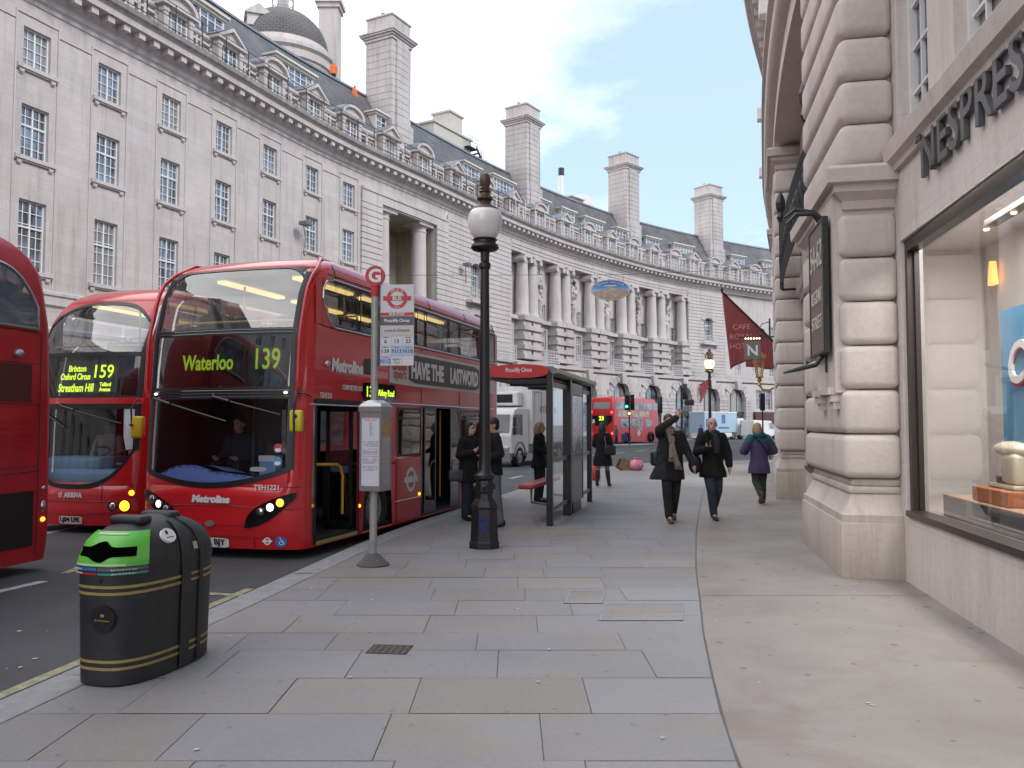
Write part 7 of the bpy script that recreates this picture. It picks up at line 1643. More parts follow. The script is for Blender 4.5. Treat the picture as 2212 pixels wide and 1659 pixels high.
# --- lamp standards
def lamp(name, label, loc, lit, rz=0.0):
    t = thing(name, label, 'street lamp', loc, rz)
    mb = MB(); o8 = math.pi/8
    mb.lathe([(.215, 0), (.215, .08), (.20, .10), (.182, .52), (.20, .55), (.19, .58), (.15, .63)], (0, 0, 0), 8, phase=o8)
    mb.lathe([(.15, .63), (.12, .66), (.115, .72), (.13, .76), (.125, .86), (.11, .9)], (0, 0, 0), 8, phase=o8); mb.build('plinth', BLKP, t)
    mb = MB(); mb.lathe([(.11, .9), (.14, .93), (.14, .97), (.1, 1.0), (.082, 1.04), (.078, 1.2), (.058, 3.72), (.058, 3.76), (.08, 3.79), (.08, 3.84), (.058, 3.87), (.064, 4.0)], (0, 0, 0), 20); mb.build('column', BLKP, t, smooth=35)
    mb = MB(); mb.lathe([(.064, 4.0), (.17, 4.03), (.195, 4.06), (.18, 4.10), (.15, 4.12), (.15, 4.15), (.17, 4.17), (.12, 4.2)], (0, 0, 0), 24); mb.build('collar', BLKP, t, smooth=35)
    gm = mat('opal_globe_lit', (.9, .8, .6), .3, emit=(1.0, .68, .28), estr=.75) if lit else mat('opal_globe', (.80, .78, .77), .12, coat=.3)
    mb = MB(); mb.lathe([(.11, 4.16), (.15, 4.19), (.2, 4.28), (.232, 4.38), (.238, 4.46), (.22, 4.54), (.18, 4.585), (.12, 4.6)], (0, 0, 0), 32); g = mb.build('globe', gm, t, smooth=70)
    if lit:
        mb = MB(); mb.ell((0, 0, 4.4), .08, .08, .1, 12, 8)
        lg = bpy.data.lights.new('lamp_light', 'POINT'); lg.energy = 25; lg.color = (1, .7, .35); lg.shadow_soft_size = .1; lo = bpy.data.objects.new('lamp_light', lg); COL.objects.link(lo); lo.location = Vector(loc)+Vector((0, -.35, 4.4))
    mb = MB(); mb.lathe([(.19, 4.58), (.17, 4.61), (.1, 4.65), (.075, 4.7), (.11, 4.73), (.11, 4.75), (.07, 4.78), (.062, 4.82), (.085, 4.835), (.06, 4.86), (.072, 4.88), (.055, 4.9), (.075, 4.94), (.075, 5.02), (.05, 5.08), (.015, 5.1)], (0, 0, 0), 20); mb.build('finial_cap', mat('bronzed_finial', (.10, .065, .045), .45, .4), t, smooth=35)
    return t
l1 = lamp('street_lamp', 'tall black street lamp with unlit white globe, on the pavement between the bus and shelter', (-.37, 11.12, 0), False)
mb = MB()
for sx in (-1, 1): mb.lathe([(.045, 0), (.04, .03), (.005, .04)], (0, 0, 0), 12, 0, T(sx*.118, 0, .82) @ RY(sx*math.pi/2))
mb.lathe([(.05, 0), (.045, .03), (.005, .04)], (0, 0, 0), 12, 0, T(0, -.118, .82) @ RX(math.pi/2)); mb.build('rosettes', BLKP, l1, smooth=40)
mb = MB(); mb.prism([(-.05, .24), (.02, .2), (.06, .3), (.05, .42), (-.02, .45), (-.07, .36)], -.2, -.185, RX(0)); mb.build('blue_scuff', mat('blue_paint_remnant', (.02, .03, .13), .7, var=.6, vscale=20), l1)
lamp('street_lamp', 'black street lamp with its globe lit yellow, at the far corner of the pavement', (9.0, 37.35, 0), True)
# --- shelter
SH = thing('bus_shelter', 'black framed bus shelter with red name board and poster case, behind the street lamp', 'bus shelter', (.62, 13.5, 0), -math.atan(.25))
SHB = mat('shelter_black', (.015, .015, .016), .3); SHG = glass_mat('shelter_glass', (.84, .87, .87), boost=.03, ior=1.45); BAR = mat('shelter_grey_rail', (.15, .155, .16), .4, .4)
for y, w_ in ((0, .05), (1.62, .075), (4.3, .05)):
    mb = MB(); mb.rbox(-w_, w_, y-.06, y+.06, 0, 2.5, .012); mb.build('post', SHB, SH)
mb = MB(); mb.loft([[(-1.12, y, 2.44), (-.6, y, 2.415), (.02, y, 2.45), (.13, y, 2.5), (.13, y, 2.57), (.02, y, 2.61), (-.6, y, 2.6), (-1.12, y, 2.53)] for y in (-.02, 4.5)]); mb.build('roof', mat('roof_grey_trim', (.16, .17, .18), .35, .5), SH)
mb = MB(); mb.box(-1.05, 0, .05, 4.4, 2.395, 2.414)
for y in (1.5, 3.0): mb.box(-1.05, .0, y-.03, y+.03, 2.36, 2.394)
mb.build('roof_ceiling', mat('ceiling_grey', (.10, .10, .105), .5), SH)
mb = MB(); n = 40
poly = [(-.52-.52*math.cos(math.pi*i/n), 2.53+.115*math.sin(math.pi*i/n)**.62) for i in range(n+1)]+[(-.52+.52*math.cos(math.pi*i/n), 2.53-.115*math.sin(math.pi*i/n)**.62) for i in range(1, n)]
mb.prism(poly, -.10, -.025); nb = mb.build('name_board', SRED, SH)
mb = MB(); text_mb('Piccadilly Circus', .10, T(-.5, -.102, 2.54), .003, width=.44, mb=mb, font_bold=.0015); mb.build('name_lettering', WHT, nb)
for y0, y1, z1 in ((.06, 1.545, 2.28), (3.02, 4.24, 2.28)):
    for za, zb in ((1.02, 1.09), (.22, .29), (2.28, 2.36)): mb = MB(); mb.box(-.02, .02, y0, y1, za, zb); mb.build('rail', BAR, SH)
    for z0_, z1_ in ((.29, 1.02), (1.09, 2.28)):
        mb = MB(); mb.add([(0, y0, z0_), (0, y1, z0_), (0, y1, z1_), (0, y0, z1_)], [(0, 1, 2, 3)]); mb.build('glass_pane', SHG, SH)
mb = MB(); mb.rbox(-.075, .075, 1.70, 1.76, .2, 2.42, .01); mb.rbox(-.075, .075, 2.94, 3.0, .2, 2.42, .01); mb.box(-.07, .07, 1.76, 2.94, 2.2, 2.42); mb.box(-.07, .07, 1.76, 2.94, .96, 1.06); mb.box(-.06, .06, 1.9, 2.8, .0, .2); pc = mb.build('poster_case', SHB, SH)
mb = MB()
for i in range(24): mb.box(-.06-.004*(i % 2), .06+.004*(i % 2), 1.77, 2.93, .2+.0315*i, .2+.0315*(i+1)-.001)
mb.build('ribbed_panel', mat('ribbed_aluminium', (.22, .225, .23), .4, .6), pc)
def poster():
    m = bpy.data.materials.new('poster_print'); m.use_nodes = True; t = m.node_tree; b_ = t.nodes['Principled BSDF']; b_.inputs['Roughness'].default_value = .12
    tc = N(t, 'ShaderNodeTexCoord'); n = N(t, 'ShaderNodeTexNoise', inp={'Scale': 3.2, 'Detail': 4.0, 'Distortion': 1.5}); L(t, tc.outputs['Object'], n.inputs['Vector'])
    r = N(t, 'ShaderNodeValToRGB'); e = r.color_ramp.elements; e[0].position = .38; e[0].color = (.07, .06, .075, 1); e[1].position = .6; e[1].color = (.5, .48, .5, 1); x_ = e.new(.5); x_.color = (.22, .19, .2, 1); L(t, n.outputs['Fac'], r.inputs[0]); L(t, r.outputs[0], b_.inputs['Base Color'])
    return m
mb = MB(); mb.box(-.072, .072, 1.77, 2.93, 1.07, 2.19); mb.build('poster', poster(), pc)
mb = MB(); mb.rbox(-.62, -.36, .35, 2.9, .55, .63, .03, 0, RY(-.0)); mb.build('perch_seat', mat('seat_red', (.5, .04, .04), .35), SH); mb = MB()
for y in (.8, 2.5): mb.tube([(-.49, y, .56), (-.49, y, .3), (-.02, y, .25)], .025, 8)
mb.build('seat_bracket', BAR, SH, smooth=40)
# --- oval banner slung over the road
ob = thing('hanging_banner', 'oval blue picture banner of a street scene hung on wires high over the road', 'banner', (5.43, 45, 9.06), rad(-4))
mb = MB(); mb.prism(disc(0, 0, 1.08, 56, .58), -.05, .05); mb.build('rim', mat('banner_rim', (.5, .48, .42), .5), ob)
def banner():
    m = bpy.data.materials.new('banner_sky_print'); m.use_nodes = True; t = m.node_tree; b_ = t.nodes['Principled BSDF']
    tc = N(t, 'ShaderNodeTexCoord'); sp = N(t, 'ShaderNodeSeparateXYZ'); L(t, tc.outputs['Object'], sp.inputs[0]); r = N(t, 'ShaderNodeValToRGB'); e = r.color_ramp.elements; e[0].position = 0; e[0].color = (.35, .5, .6, 1); e[1].position = 1; e[1].color = (.03, .10, .36, 1); x_ = e.new(.45); x_.color = (.06, .24, .55, 1)
    mr = N(t, 'ShaderNodeMapRange', inp={1: -.1, 2: .5}); L(t, sp.outputs['Z'], mr.inputs[0]); L(t, mr.outputs[0], r.inputs[0]); L(t, r.outputs[0], b_.inputs['Base Color']); return m
mb = MB(); mb.prism(disc(0, 0, 1.02, 56, .53), -.055, -.0505); mb.build('picture_field', banner(), ob)
lower = [(1.015*math.cos(t), .525*math.sin(t)) for t in [math.pi+.18+(math.pi-.36)*i/30 for i in range(31)]]+[(.75, -.02), (.4, .05), (.2, .12), (-.05, .08), (-.3, .04), (-.6, -.08)]
mb = MB(); mb.prism(lower, -.058, -.0555); mb.build('painted_street', mat('painted_street', (.25, .15, .1), .7, var=.75, vscale=7, col2=(.45, .38, .28)), ob)
mb = MB(); mb.prism([(-.45, -.25), (.35, -.25), (.5, -.1), (.3, .0), (.12, .2), (-.12, .2), (-.3, .0), (-.5, -.08)], -.061, -.0585); mb.prism(disc(-.3, -.3, .1, 16), -.063, -.0585); mb.prism(disc(.25, -.3, .1, 16), -.063, -.0585); mb.build('painted_car', mat('painted_car', (.5, .43, .35), .6, var=.6, vscale=9, col2=(.2, .14, .1)), ob)
mb = MB()
st_ = 'BRING REGENT STREET TO LIFE'
for i, ch in enumerate(st_):
    a = math.pi/2+.92-1.84*i/(len(st_)-1); text_mb(ch, .135, T(.9*math.cos(a), -.057, .42*math.sin(a)) @ RY((math.pi/2-a)*.5), .002, mb=mb)
mb.prism([(-.4, .2), (.35, .22), (.3, .27), (-.3, .25)], -.0575, -.056); mb.build('banner_lettering', mat('banner_cream', (.6, .6, .55), .6), ob)
mb = MB(); Mi = (T(5.43, 45, 9.06) @ RZ(rad(-4))).inverted()
for dx in (-.7, .7): mb.tube([(dx, 0, .42), (dx, 0, .85)], .012, 5)
mb.tube([Mi @ Vector((-12.4, 49.0, 10.6)), (-.7, 0, .85), (.7, 0, .85), Mi @ Vector((15.6, 46.5, 10.6))], .012, 5); mb.build('suspension_wire', IRON, ob)
# --- traffic signals
def signal(label, loc, rz, heads, h, front):
    t = thing('traffic_signal', label, 'traffic light', loc, rz)
    mb = MB(); mb.lathe([(.075, 0), (.06, .05), (.057, h)], (0, 0, 0), 12); mb.build('pole', BLKP, t, smooth=40)
    for x, lights in heads:
        mb = MB(); mb.rbox(x-.17, x+.17, -.12, .12, h-1.15, h+.1, .03)
        if front:
            for i in range(3): mb.lathe([(.13, 0), (.13, -.0), (.14, .22)], (0, 0, 0), 14, 0, T(x, -.12, h-.1-.38*i) @ RX(math.pi/2), caps=False)
        o = mb.build('signal_head', BLKP, t, smooth=40)
        for i, m_ in lights: mb = MB(); mb.lathe([(.1, 0), (.07, .03), (.005, .04)], (0, 0, 0), 14, 0, T(x, -.121, h-.1-.38*i) @ RX(math.pi/2)); mb.build('lens', m_, o)
    return t
GRL = mat('green_signal', (.1, .9, .6), emit=(.05, 1.0, .55), estr=2.5); ORL = mat('orange_signal', (1, .4, .1), emit=(1.0, .35, .08), estr=2.2)
signal('black traffic signal with green and orange lamps lit, in front of the far bus', (9.42, 66, 0), rad(-8), ((-.2, ((2, GRL),)), (.24, ())), 3.95, True)
mb = MB(); tl = [o for o in bpy.data.objects if o.name.startswith('traffic_signal')][0]; mb.rbox(-.16, .16, -.14, .1, 2.35, 2.72, .03); ph = mb.build('crossing_head', BLKP, tl); mb = MB(); mb.prism(disc(0, 2.53, .11, 14), -.16, -.141); mb.build('lens', ORL, ph)
signal('black traffic signal seen from its back, right of the far red bus', (11.0, 61, -.13), rad(170), ((0, ()),), 3.75, True)
signal('tall black signal and camera pole beyond the waving man, carrying a small white plate', (13.4, 65, -.13), rad(160), ((-.3, ()),), 4.9, True)
s3 = [o for o in bpy.data.objects if o.name.startswith('traffic_signal') and o.parent is None][-1]
mb = MB(); mb.rbox(-.05, .5, -.03, .03, 2.4, 2.9, .02); mb.build('white_plate', WHT, s3); mb = MB(); mb.rbox(-1.0, -.3, -.25, .25, 3.3, 3.75, .08); mb.tube([(-.3, 0, 3.5), (0, 0, 3.5)], .05, 8); mb.build('camera_housing', BLKP, s3)
signal('slim black signal head from behind on a thin pole, beside the right building edge', (18.3, 60, -.13), rad(180), ((0, ()),), 3.95, True)
# --- rubbish by the far kerb
g0 = onz(1374, 1016)
def bag(c_, r, label, seed, m_):
    t = thing('rubbish_bag', label, 'rubbish bag', (c_[0], c_[1], 0)); mb = MB(); rr = random.Random(seed); P_ = []
    n, k = 14, 22
    for i in range(n+1):
        f = i/n; z = 1.95*r*f
        rad_ = r*(math.sin(math.pi*min(1, f*.93+.07))**.6)*(1.05-.25*f)
        if f > .80: rad_ = r*(.16+2.2*abs(f-.88))
        P_.append([(rad_*(1+.10*math.sin(j*1.9+seed+f*4)+rr.uniform(-.05, .05))*math.cos(2*math.pi*j/k), rad_*(1+.10*math.sin(j*2.3+seed))*math.sin(2*math.pi*j/k), z) for j in range(k)])
    mb.loft(P_); mb.build('sack', m_, t, smooth=60); return t
PINK = mat('pink_polythene', (.62, .12, .24), .3, var=.35, vscale=6, col2=(.7, .35, .42))
bag((g0.x, g0.y), .235, 'pink rubbish bag knotted at the top, lying on the far pavement edge', 3, PINK); bag((g0.x+.12, g0.y+.35), .22, 'smaller pink rubbish bag tucked behind the front pink bag', 8, PINK)
cb = thing('cardboard_stack', 'flattened brown cardboard and dark panels leaning on the pink rubbish bags', 'cardboard', (g0.x-.45, g0.y, 0))
for i, (dx, c_) in enumerate(((0, (.22, .14, .09)), (-.1, (.12, .075, .05)), (.1, (.3, .2, .13)))):
    mb = MB(); mb.box(-.22, .22, -.015, .015, 0, .42-.04*i, 0, T(dx, .1*i, 0) @ RY(.5) @ RX(-.2)); mb.build('sheet', mat('cardboard_%d' % i, c_, .9, var=.3, vscale=5), cb)
rb = bag((1.62, 20.5), .0001, 'x', 1, PINK) if 0 else None
# ------------------------------------------------------------------ people
SKIN = mat('skin', (.50, .29, .22), .55, var=.12, vscale=18); CLB = mat('black_wool', (.013, .013, .015), .95, var=.4, vscale=14, spec=.3, bump=.7, bscale=11); CLC = mat('charcoal_wool', (.026, .026, .028), .95, var=.4, vscale=14, spec=.3, bump=.7, bscale=11)
NAVY = mat('navy_cloth', (.014, .018, .032), .9, var=.3, vscale=12); JEAN = mat('dark_denim', (.025, .032, .055), .9, var=.35, vscale=12, bump=.7, bscale=14); GJEAN = mat('grey_denim', (.13, .135, .15), .9, var=.3, vscale=10); TROU = mat('dark_grey_trousers', (.030, .032, .034), .9, var=.35, vscale=10, bump=.7, bscale=14); BTR = mat('black_trousers', (.011, .011, .012), .9, var=.3, vscale=10, bump=.7, bscale=14)
SHOE = mat('black_leather', (.012, .011, .011), .4); BSHOE = mat('brown_leather', (.11, .06, .035), .5); HAIRB = mat('dark_hair', (.012, .010, .009), .6, var=.4, vscale=30, streak=.2); HAIRN = mat('brown_hair', (.07, .042, .028), .65, var=.4, vscale=30, streak=.2); BLON = mat('blond_hair', (.36, .22, .11), .6, var=.4, vscale=30, streak=.2); EYE = mat('eye_dark', (.015, .012, .01), .3); LIP = mat('lip_tone', (.33, .14, .12), .6)
LEAB = mat('black_bag_leather', (.014, .014, .015), .45, var=.3, vscale=15, bump=.3, bscale=60)
V = Vector
def lerp(a, b, t): return V(a)+(V(b)-V(a))*t
def hand(mb, w, tip, side, spread=.35, curl=.25, thumb=1):
    """palm and five unequal fingers from wrist w towards tip; side: the direction across the palm on the thumb's side"""
    w = V(w); d = (V(tip)-w).normalized(); s = V(side); s = (s-d*s.dot(d)).normalized(); n = d.cross(s)
    mb.tube([w-d*.03, w+d*.005, w+d*.04, w+d*.085], [.026, .030, .036, .034], 10)
    mb.tube([w+d*.03-s*.018, w+d*.088-s*.022], [.022, .019], 8); mb.tube([w+d*.03+s*.018, w+d*.088+s*.022], [.022, .019], 8)
    for i, (o, l) in enumerate(((.030, .070), (.010, .080), (-.010, .074), (-.029, .056))):
        a = w+d*.085+s*o; dd = (d+s*o*spread*22*.3).normalized(); p1 = a+dd*l*.5+n*curl*l*.15; p2 = p1+(dd+n*curl).normalized()*l*.5
        mb.tube([a, p1, p2], [.0105, .0098, .008], 7)
    a = w+d*.03+s*.032*thumb; p1 = a+(d*.7+s*.75*thumb).normalized()*.035; p2 = p1+(d*.95+s*.35*thumb).normalized()*.03
    mb.tube([a-s*.012*thumb, p1, p2], [.014, .012, .0095], 7)
def head(mb, c, yaw=0.0, pitch=0.0, k=1.0):
    """head facing -y, centre c"""
    M = T(*c) @ RZ(yaw) @ RX(pitch) @ Matrix.Scale(k, 4)
    mb.ell((0, .012, .028), .078, .098, .098, 18, 12, 0, M); mb.ell((0, -.022, -.045), .060, .072, .075, 16, 10, 0, M); mb.ell((0, -.055, -.082), .032, .03, .026, 12, 8, 0, M)
    mb.tube([M @ V((0, -.088, .018)), M @ V((0, -.106, -.022)), M @ V((0, -.098, -.032))], [.009, .015, .010], 8)
    for sx in (-1, 1): mb.ell((sx*.08, .015, -.01), .012, .022, .034, 10, 8, 0, M); mb.ell((sx*.032, -.078, .034), .026, .014, .009, 10, 6, 0, M)
    return M
def face_bits(par, M, k=1.0):
    mb = MB()
    for sx in (-1, 1): mb.ell((sx*.030, -.084, .013), .012, .007, .006, 8, 6, 0, M); mb.box(sx*.031-.018, sx*.031+.018, -.092, -.086, .029, .035, 0, M)
    mb.build('eyes', EYE, par, smooth=90); mb = MB(); mb.ell((0, -.085, -.058), .022, .008, .006, 10, 6, 0, M); mb.build('mouth', LIP, par, smooth=90)
def limb(mb, pts, rs, n=6):
    """tapered limb with rounded ends along the joints"""
    P_ = []; R_ = []
    for i in range(len(pts)-1):
        for j in range(n): t = j/n; P_.append(lerp(pts[i], pts[i+1], t)); R_.append(rs[i]+(rs[i+1]-rs[i])*t)
    P_.append(V(pts[-1])); R_.append(rs[-1])
    mb.tube(P_, R_, 12); mb.ell(tuple(P_[0]), R_[0], R_[0], R_[0], 10, 8); mb.ell(tuple(P_[-1]), R_[-1]*.98, R_[-1]*.98, R_[-1]*.98, 10, 8)
    for p, r in list(zip(pts, rs))[1:-1]: mb.ell(tuple(p), r, r, r, 10, 8)
def rings(mb, L_, n=28, fold=0.0, seed=0):
    rr = random.Random(seed); ph = [rr.uniform(0, 6.28) for _ in range(3)]; R_ = []
    z0, z1 = L_[0][0], L_[-1][0]
    for z, cx, cy, rx, ry in L_:
        f = max(0, (z1-z)/(z1-z0)) if z1 != z0 else 0
        R_.append([(cx+rx*(1+fold*f*(math.sin(5*t+ph[0])+.6*math.sin(8*t+ph[1]+z*4)))*math.cos(t), cy+ry*(1+fold*f*(math.sin(5*t+ph[0])+.6*math.sin(8*t+ph[1]+z*4)))*math.sin(t), z) for t in [2*math.pi*j/n for j in range(n)]])
    mb.loft(R_)
def person(label, loc, rz, J, look, group=None, vox=.011, face=True):
    """J: joints in metres, person facing -y; look: clothing"""
    t = thing('person', label, 'person', loc, rz, group)
    hd = V(J['head']); nk = V(J.get('neck', hd+V((0, .02, -.17)))); sl, sr = V(J['sh'][0]), V(J['sh'][1]); hp = V(J.get('hip', (0, 0, .92)))
    b_ = MB(); M = head(b_, hd, J.get('yaw', 0), J.get('pitch', 0)); b_.tube([hd+V((0, .02, -.06)), nk, nk+V((0, .01, -.08))], [.052, .055, .075], 12)
    b_.tube([nk+V((0, .01, -.06)), lerp(nk, hp, .3), lerp(nk, hp, .7), hp], [.08, .088, .085, .09], 14)
    for s_, a in ((0, J['armL']), (1, J['armR'])):
        sh = (sl, sr)[s_]; b_.tube([nk+V((0, 0, -.08)), sh], [.06, .05], 10); limb(b_, [sh, a[0], a[1]], [.05, .042, .028])
        sd = a[3] if len(a) > 3 else ((1, 0, 0) if s_ == 0 else (-1, 0, 0)); hand(b_, a[1], a[2], sd, *(a[4] if len(a) > 4 else ()))
    for g in (J['legL'], J['legR']):
        limb(b_, [hp+V((g[0][0]*.0+(.085 if g is J['legR'] else -.085), 0, -.02)), g[0], g[1]], [.085, .058, .04]); b_.tube([g[1], g[2]], [.038, .03], 8)
    b_.build('body', SKIN, t, remesh=vox, smooth_it=2)
    if face: face_bits(t, M)
    # trousers
    if look.get('trousers'):
        mb = MB(); mb.ell((hp.x, hp.y, hp.z-.02), .165, .125, .13, 14, 10)
        for s_, g in ((-1, J['legL']), (1, J['legR'])):
            f = look.get('leg_cut', 1.0); limb(mb, [hp+V((.085*s_, 0, -.04)), g[0], lerp(g[0], g[1], .97)], [.105, .082*f, .068*f])
        mb.build('trousers', look['trousers'], t, remesh=.016, smooth_it=2)
    if look.get('boots'):
        for g in (J['legL'], J['legR']):
            mb = MB(); limb(mb, [lerp(g[0], g[1], .12), lerp(g[0], g[1], .45), g[1]], [.064, .062, .045]); limb(mb, [V(g[1])+V((0, 0, -.03)), V(g[2])+V((0, 0, .02))], [.045, .035]); mb.build('boot', look['boots'], t, remesh=.012, smooth_it=1)
    else:
        for g in (J['legL'], J['legR']):
            a, tp = V(g[1]), V(g[2]); d = (tp-a); heel = a-d*.28+V((0, 0, -.045)); mb = MB()
            limb(mb, [heel, lerp(heel, tp, .55), tp], [.042, .046, .036]); limb(mb, [a+V((0, 0, -.0)), heel+V((0, 0, .03))], [.05, .04]); mb.build('shoe', look.get('shoes', SHOE), t, remesh=.011, smooth_it=1)
    # coat
    c_ = look['coat']; mb = MB(); L_ = J.get('coat_rings')
    if not L_:
        hem = look.get('hem', .75); cx, cy = hp.x, hp.y; mx = (sl+sr)/2; w_ = (sr-sl).length/2; fl = look.get('flare', 1.12)
        L_ = [(hem, cx, cy, .205*fl, .155*fl), (lerp((0, 0, hem), (0, 0, hp.z), .5).z, cx, cy, .20*fl, .15*fl), (hp.z+.05, cx, cy, .185, .14), (hp.z+.18, lerp(hp, mx, .35).x, lerp(hp, mx, .35).y, .178, .135), (mx.z-.13, mx.x, mx.y, w_*.98, .135), (mx.z-.02, mx.x, mx.y, w_*.96, .115), (mx.z+.045, mx.x, mx.y+.01, w_*.62, .09), (mx.z+.085, nk.x, nk.y+.015, .085, .085)]
    rings(mb, L_, 30, look.get('fold', .03), hash(label) % 100 if 0 else len(label))
    sw = look.get('sleeve', 1.0)
    for s_, a in ((0, J['armL']), (1, J['armR'])):
        sh = (sl, sr)[s_]; limb(mb, [lerp(nk+V((0, 0, -.1)), sh, .85), a[0], lerp(a[0], a[1], .95)], [.082*sw, .066*sw, .054*sw])
    co = mb.build('coat', c_, t, remesh=.015, smooth_it=3)
    # hair
    h = look.get('hair')
    if h:
        mb = MB(); kind = look.get('hair_kind', 'short'); Mh = M
        mb.ell((0, .022, .045), .086, .102, .092, 16, 10, 0, Mh)
        if kind != 'short':
            dn = look.get('hair_len', .2); bk = [(0, .05, .02), (0, .075, -.06), (0, .07, -dn)]
            mb.tube([Mh @ V(p) for p in bk], [.088, .082, .06], 12)
            for sx in (-1, 1): mb.tube([Mh @ V((sx*.055, .02, .03)), Mh @ V((sx*.075, .02, -.05)), Mh @ V((sx*.06, .03, -dn*.9))], [.045, .038, .03], 8)
        else: mb.ell((0, .05, .0), .08, .07, .085, 14, 9, 0, Mh)
        mb.build('hair', h, t, remesh=.012, smooth_it=1)
    return t, M
def child(par, name, mb, m_, **k): return mb.build(name, m_, par, **k)
# man waving, grey coat open, tan scarf
g = onz(1450, 1128)
wav, M = person('man in open dark grey coat and fringed scarf, raising one arm', g, 0, dict(
    head=(-.03, 0, 1.70), yaw=.1, pitch=.05, sh=((-.20, .02, 1.49), (.20, .02, 1.48)), hip=(.02, .02, .95),
    armL=((-.235, -.22, 1.57), (.05, -.32, 1.77), (.15, -.34, 2.0), (-1, -.1, .3), (.8, .1)), armR=((.29, .02, 1.19), (.37, -.06, .965), (.40, -.12, .80), (0, -1, 0), (.8, .4)),
    legL=((-.085, -.10, .51), (-.06, -.12, .10), (-.05, -.30, .035)), legR=((.085, .05, .50), (.075, .22, .14), (.075, .09, .045)),
    coat_rings=[(.72, -.06, .04, .30, .20), (.80, -.05, .04, .285, .19), (.95, -.02, .03, .235, .165), (1.12, 0, .02, .205, .15), (1.33, 0, .02, .205, .145), (1.46, 0, .02, .20, .12), (1.53, -.01, .02, .13, .095), (1.575, -.02, .03, .085, .085)]),
    dict(coat=CLC, trousers=BTR, shoes=BSHOE, hair=HAIRN, fold=.05, sleeve=1.05))
mb = MB(); mb.prism([(-.10, .70), (.12, .70), (.14, 1.2), (.05, 1.5), (-.06, 1.5), (-.12, 1.2)], -.19, -.13); child(wav, 'shirt_front', mb, CLB, bevel=.03)
SCF = mat('taupe_scarf', (.24, .19, .155), .95, var=.35, vscale=22, bump=.5, bscale=60)
mb = MB(); mb.tube([(-.03+.085*math.cos(a), .02+.08*math.sin(a), 1.565+.012*math.sin(a*2)) for a in [2*math.pi*i/14 for i in range(15)]], .038, 8)
mb.tube([(-.05, -.09, 1.55), (-.03, -.17, 1.42), (0, -.205, 1.25), (.05, -.215, 1.05), (.08, -.22, .96)], [.045, .05, .045, .045, .055], 10); mb.tube([(0, -.10, 1.55), (0, -.18, 1.4), (-.03, -.215, 1.22), (-.02, -.22, 1.10)], [.04, .045, .04, .05], 10)
for i in range(9): mb.tube([(.035+.012*i, -.22, .97), (.03+.015*i, -.222, .90)], .006, 5); mb.tube([(-.07+.012*i, -.222, 1.1), (-.075+.013*i, -.224, 1.03)], .006, 5)
child(wav, 'scarf', mb, SCF, smooth=60)
sbag = thing('shoulder_bag', 'dark shoulder bag on a strap behind the waving man', 'bag', (g.x-.22, g.y+.10, 1.10))
mb = MB(); mb.rbox(-.09, .06, -.07, .17, -.16, .10, .05); mb.build('bag_body', LEAB, sbag, smooth=50); mb = MB(); mb.tube([(.0, .0, .08), (.04, -.02, .26), (.07, -.06, .40)], .014, 6); mb.build('strap', LEAB, sbag)
# bald man
g = onz(1540, 1122)
bal, M = person('bald man in short black coat and dark scarf, with a black bag', g, rad(3), dict(
    head=(.01, 0, 1.645), yaw=-.12, pitch=-.08, sh=((-.205, .01, 1.44), (.205, .01, 1.43)), hip=(.01, .02, .92),
    armL=((-.275, .0, 1.17), (-.155, -.20, 1.24), (-.12, -.235, 1.36), (1, 0, .2), (.2, .9)), armR=((.285, .02, 1.16), (.285, -.06, .93), (.28, -.09, .8), (0, -1, 0)),
    legL=((-.06, -.13, .50), (-.02, -.12, .095), (-.02, -.30, .035)), legR=((.10, .02, .50), (.10, .25, .20), (.09, .18, .07))),
    dict(coat=CLB, trousers=JEAN, hem=.73, flare=1.18, fold=.05, sleeve=1.15))
mb = MB(); mb.tube([(.01+.09*math.cos(a), .02+.085*math.sin(a), 1.50+.02*math.sin(a)) for a in [2*math.pi*i/14 for i in range(15)]], .05, 9); mb.tube([(.02, -.1, 1.5), (.04, -.16, 1.36), (.03, -.165, 1.15)], [.05, .055, .05], 9); child(bal, 'scarf', mb, NAVY, smooth=70)
mb = MB(); mb.ell((0, 0, 0), .03, .018, .014, 8, 6, 0, T(*(M @ V((-.033, -.08, .013)))))
hb = thing('shoulder_bag', 'round soft black bag hanging at the bald man\'s hip', 'bag', (g.x-.30, g.y+.0, .98)); 
mb = MB(); mb.ell((0, 0, -.02), .12, .10, .17, 16, 12); mb.build('bag_body', LEAB, hb, smooth=80); mb = MB(); mb.tube([(-.02, 0, .13), (.02, .02, .3), (.09, .03, .44)], .012, 6); mb.tube([(-.04, -.02, .1), (-.1, -.05, .16), (-.05, -.06, .08)], .012, 6); mb.build('strap', LEAB, hb)
up = thing('folded_umbrella', 'short black folded umbrella held upright by the bald man', 'umbrella', (g.x-.13, g.y-.265, 1.28)); mb = MB(); mb.tube([(0, 0, -.07), (0, 0, .02), (.0, 0, .08), (-.01, 0, .26)], [.012, .016, .032, .028], 10); mb.build('cover', CLB, up, smooth=50)
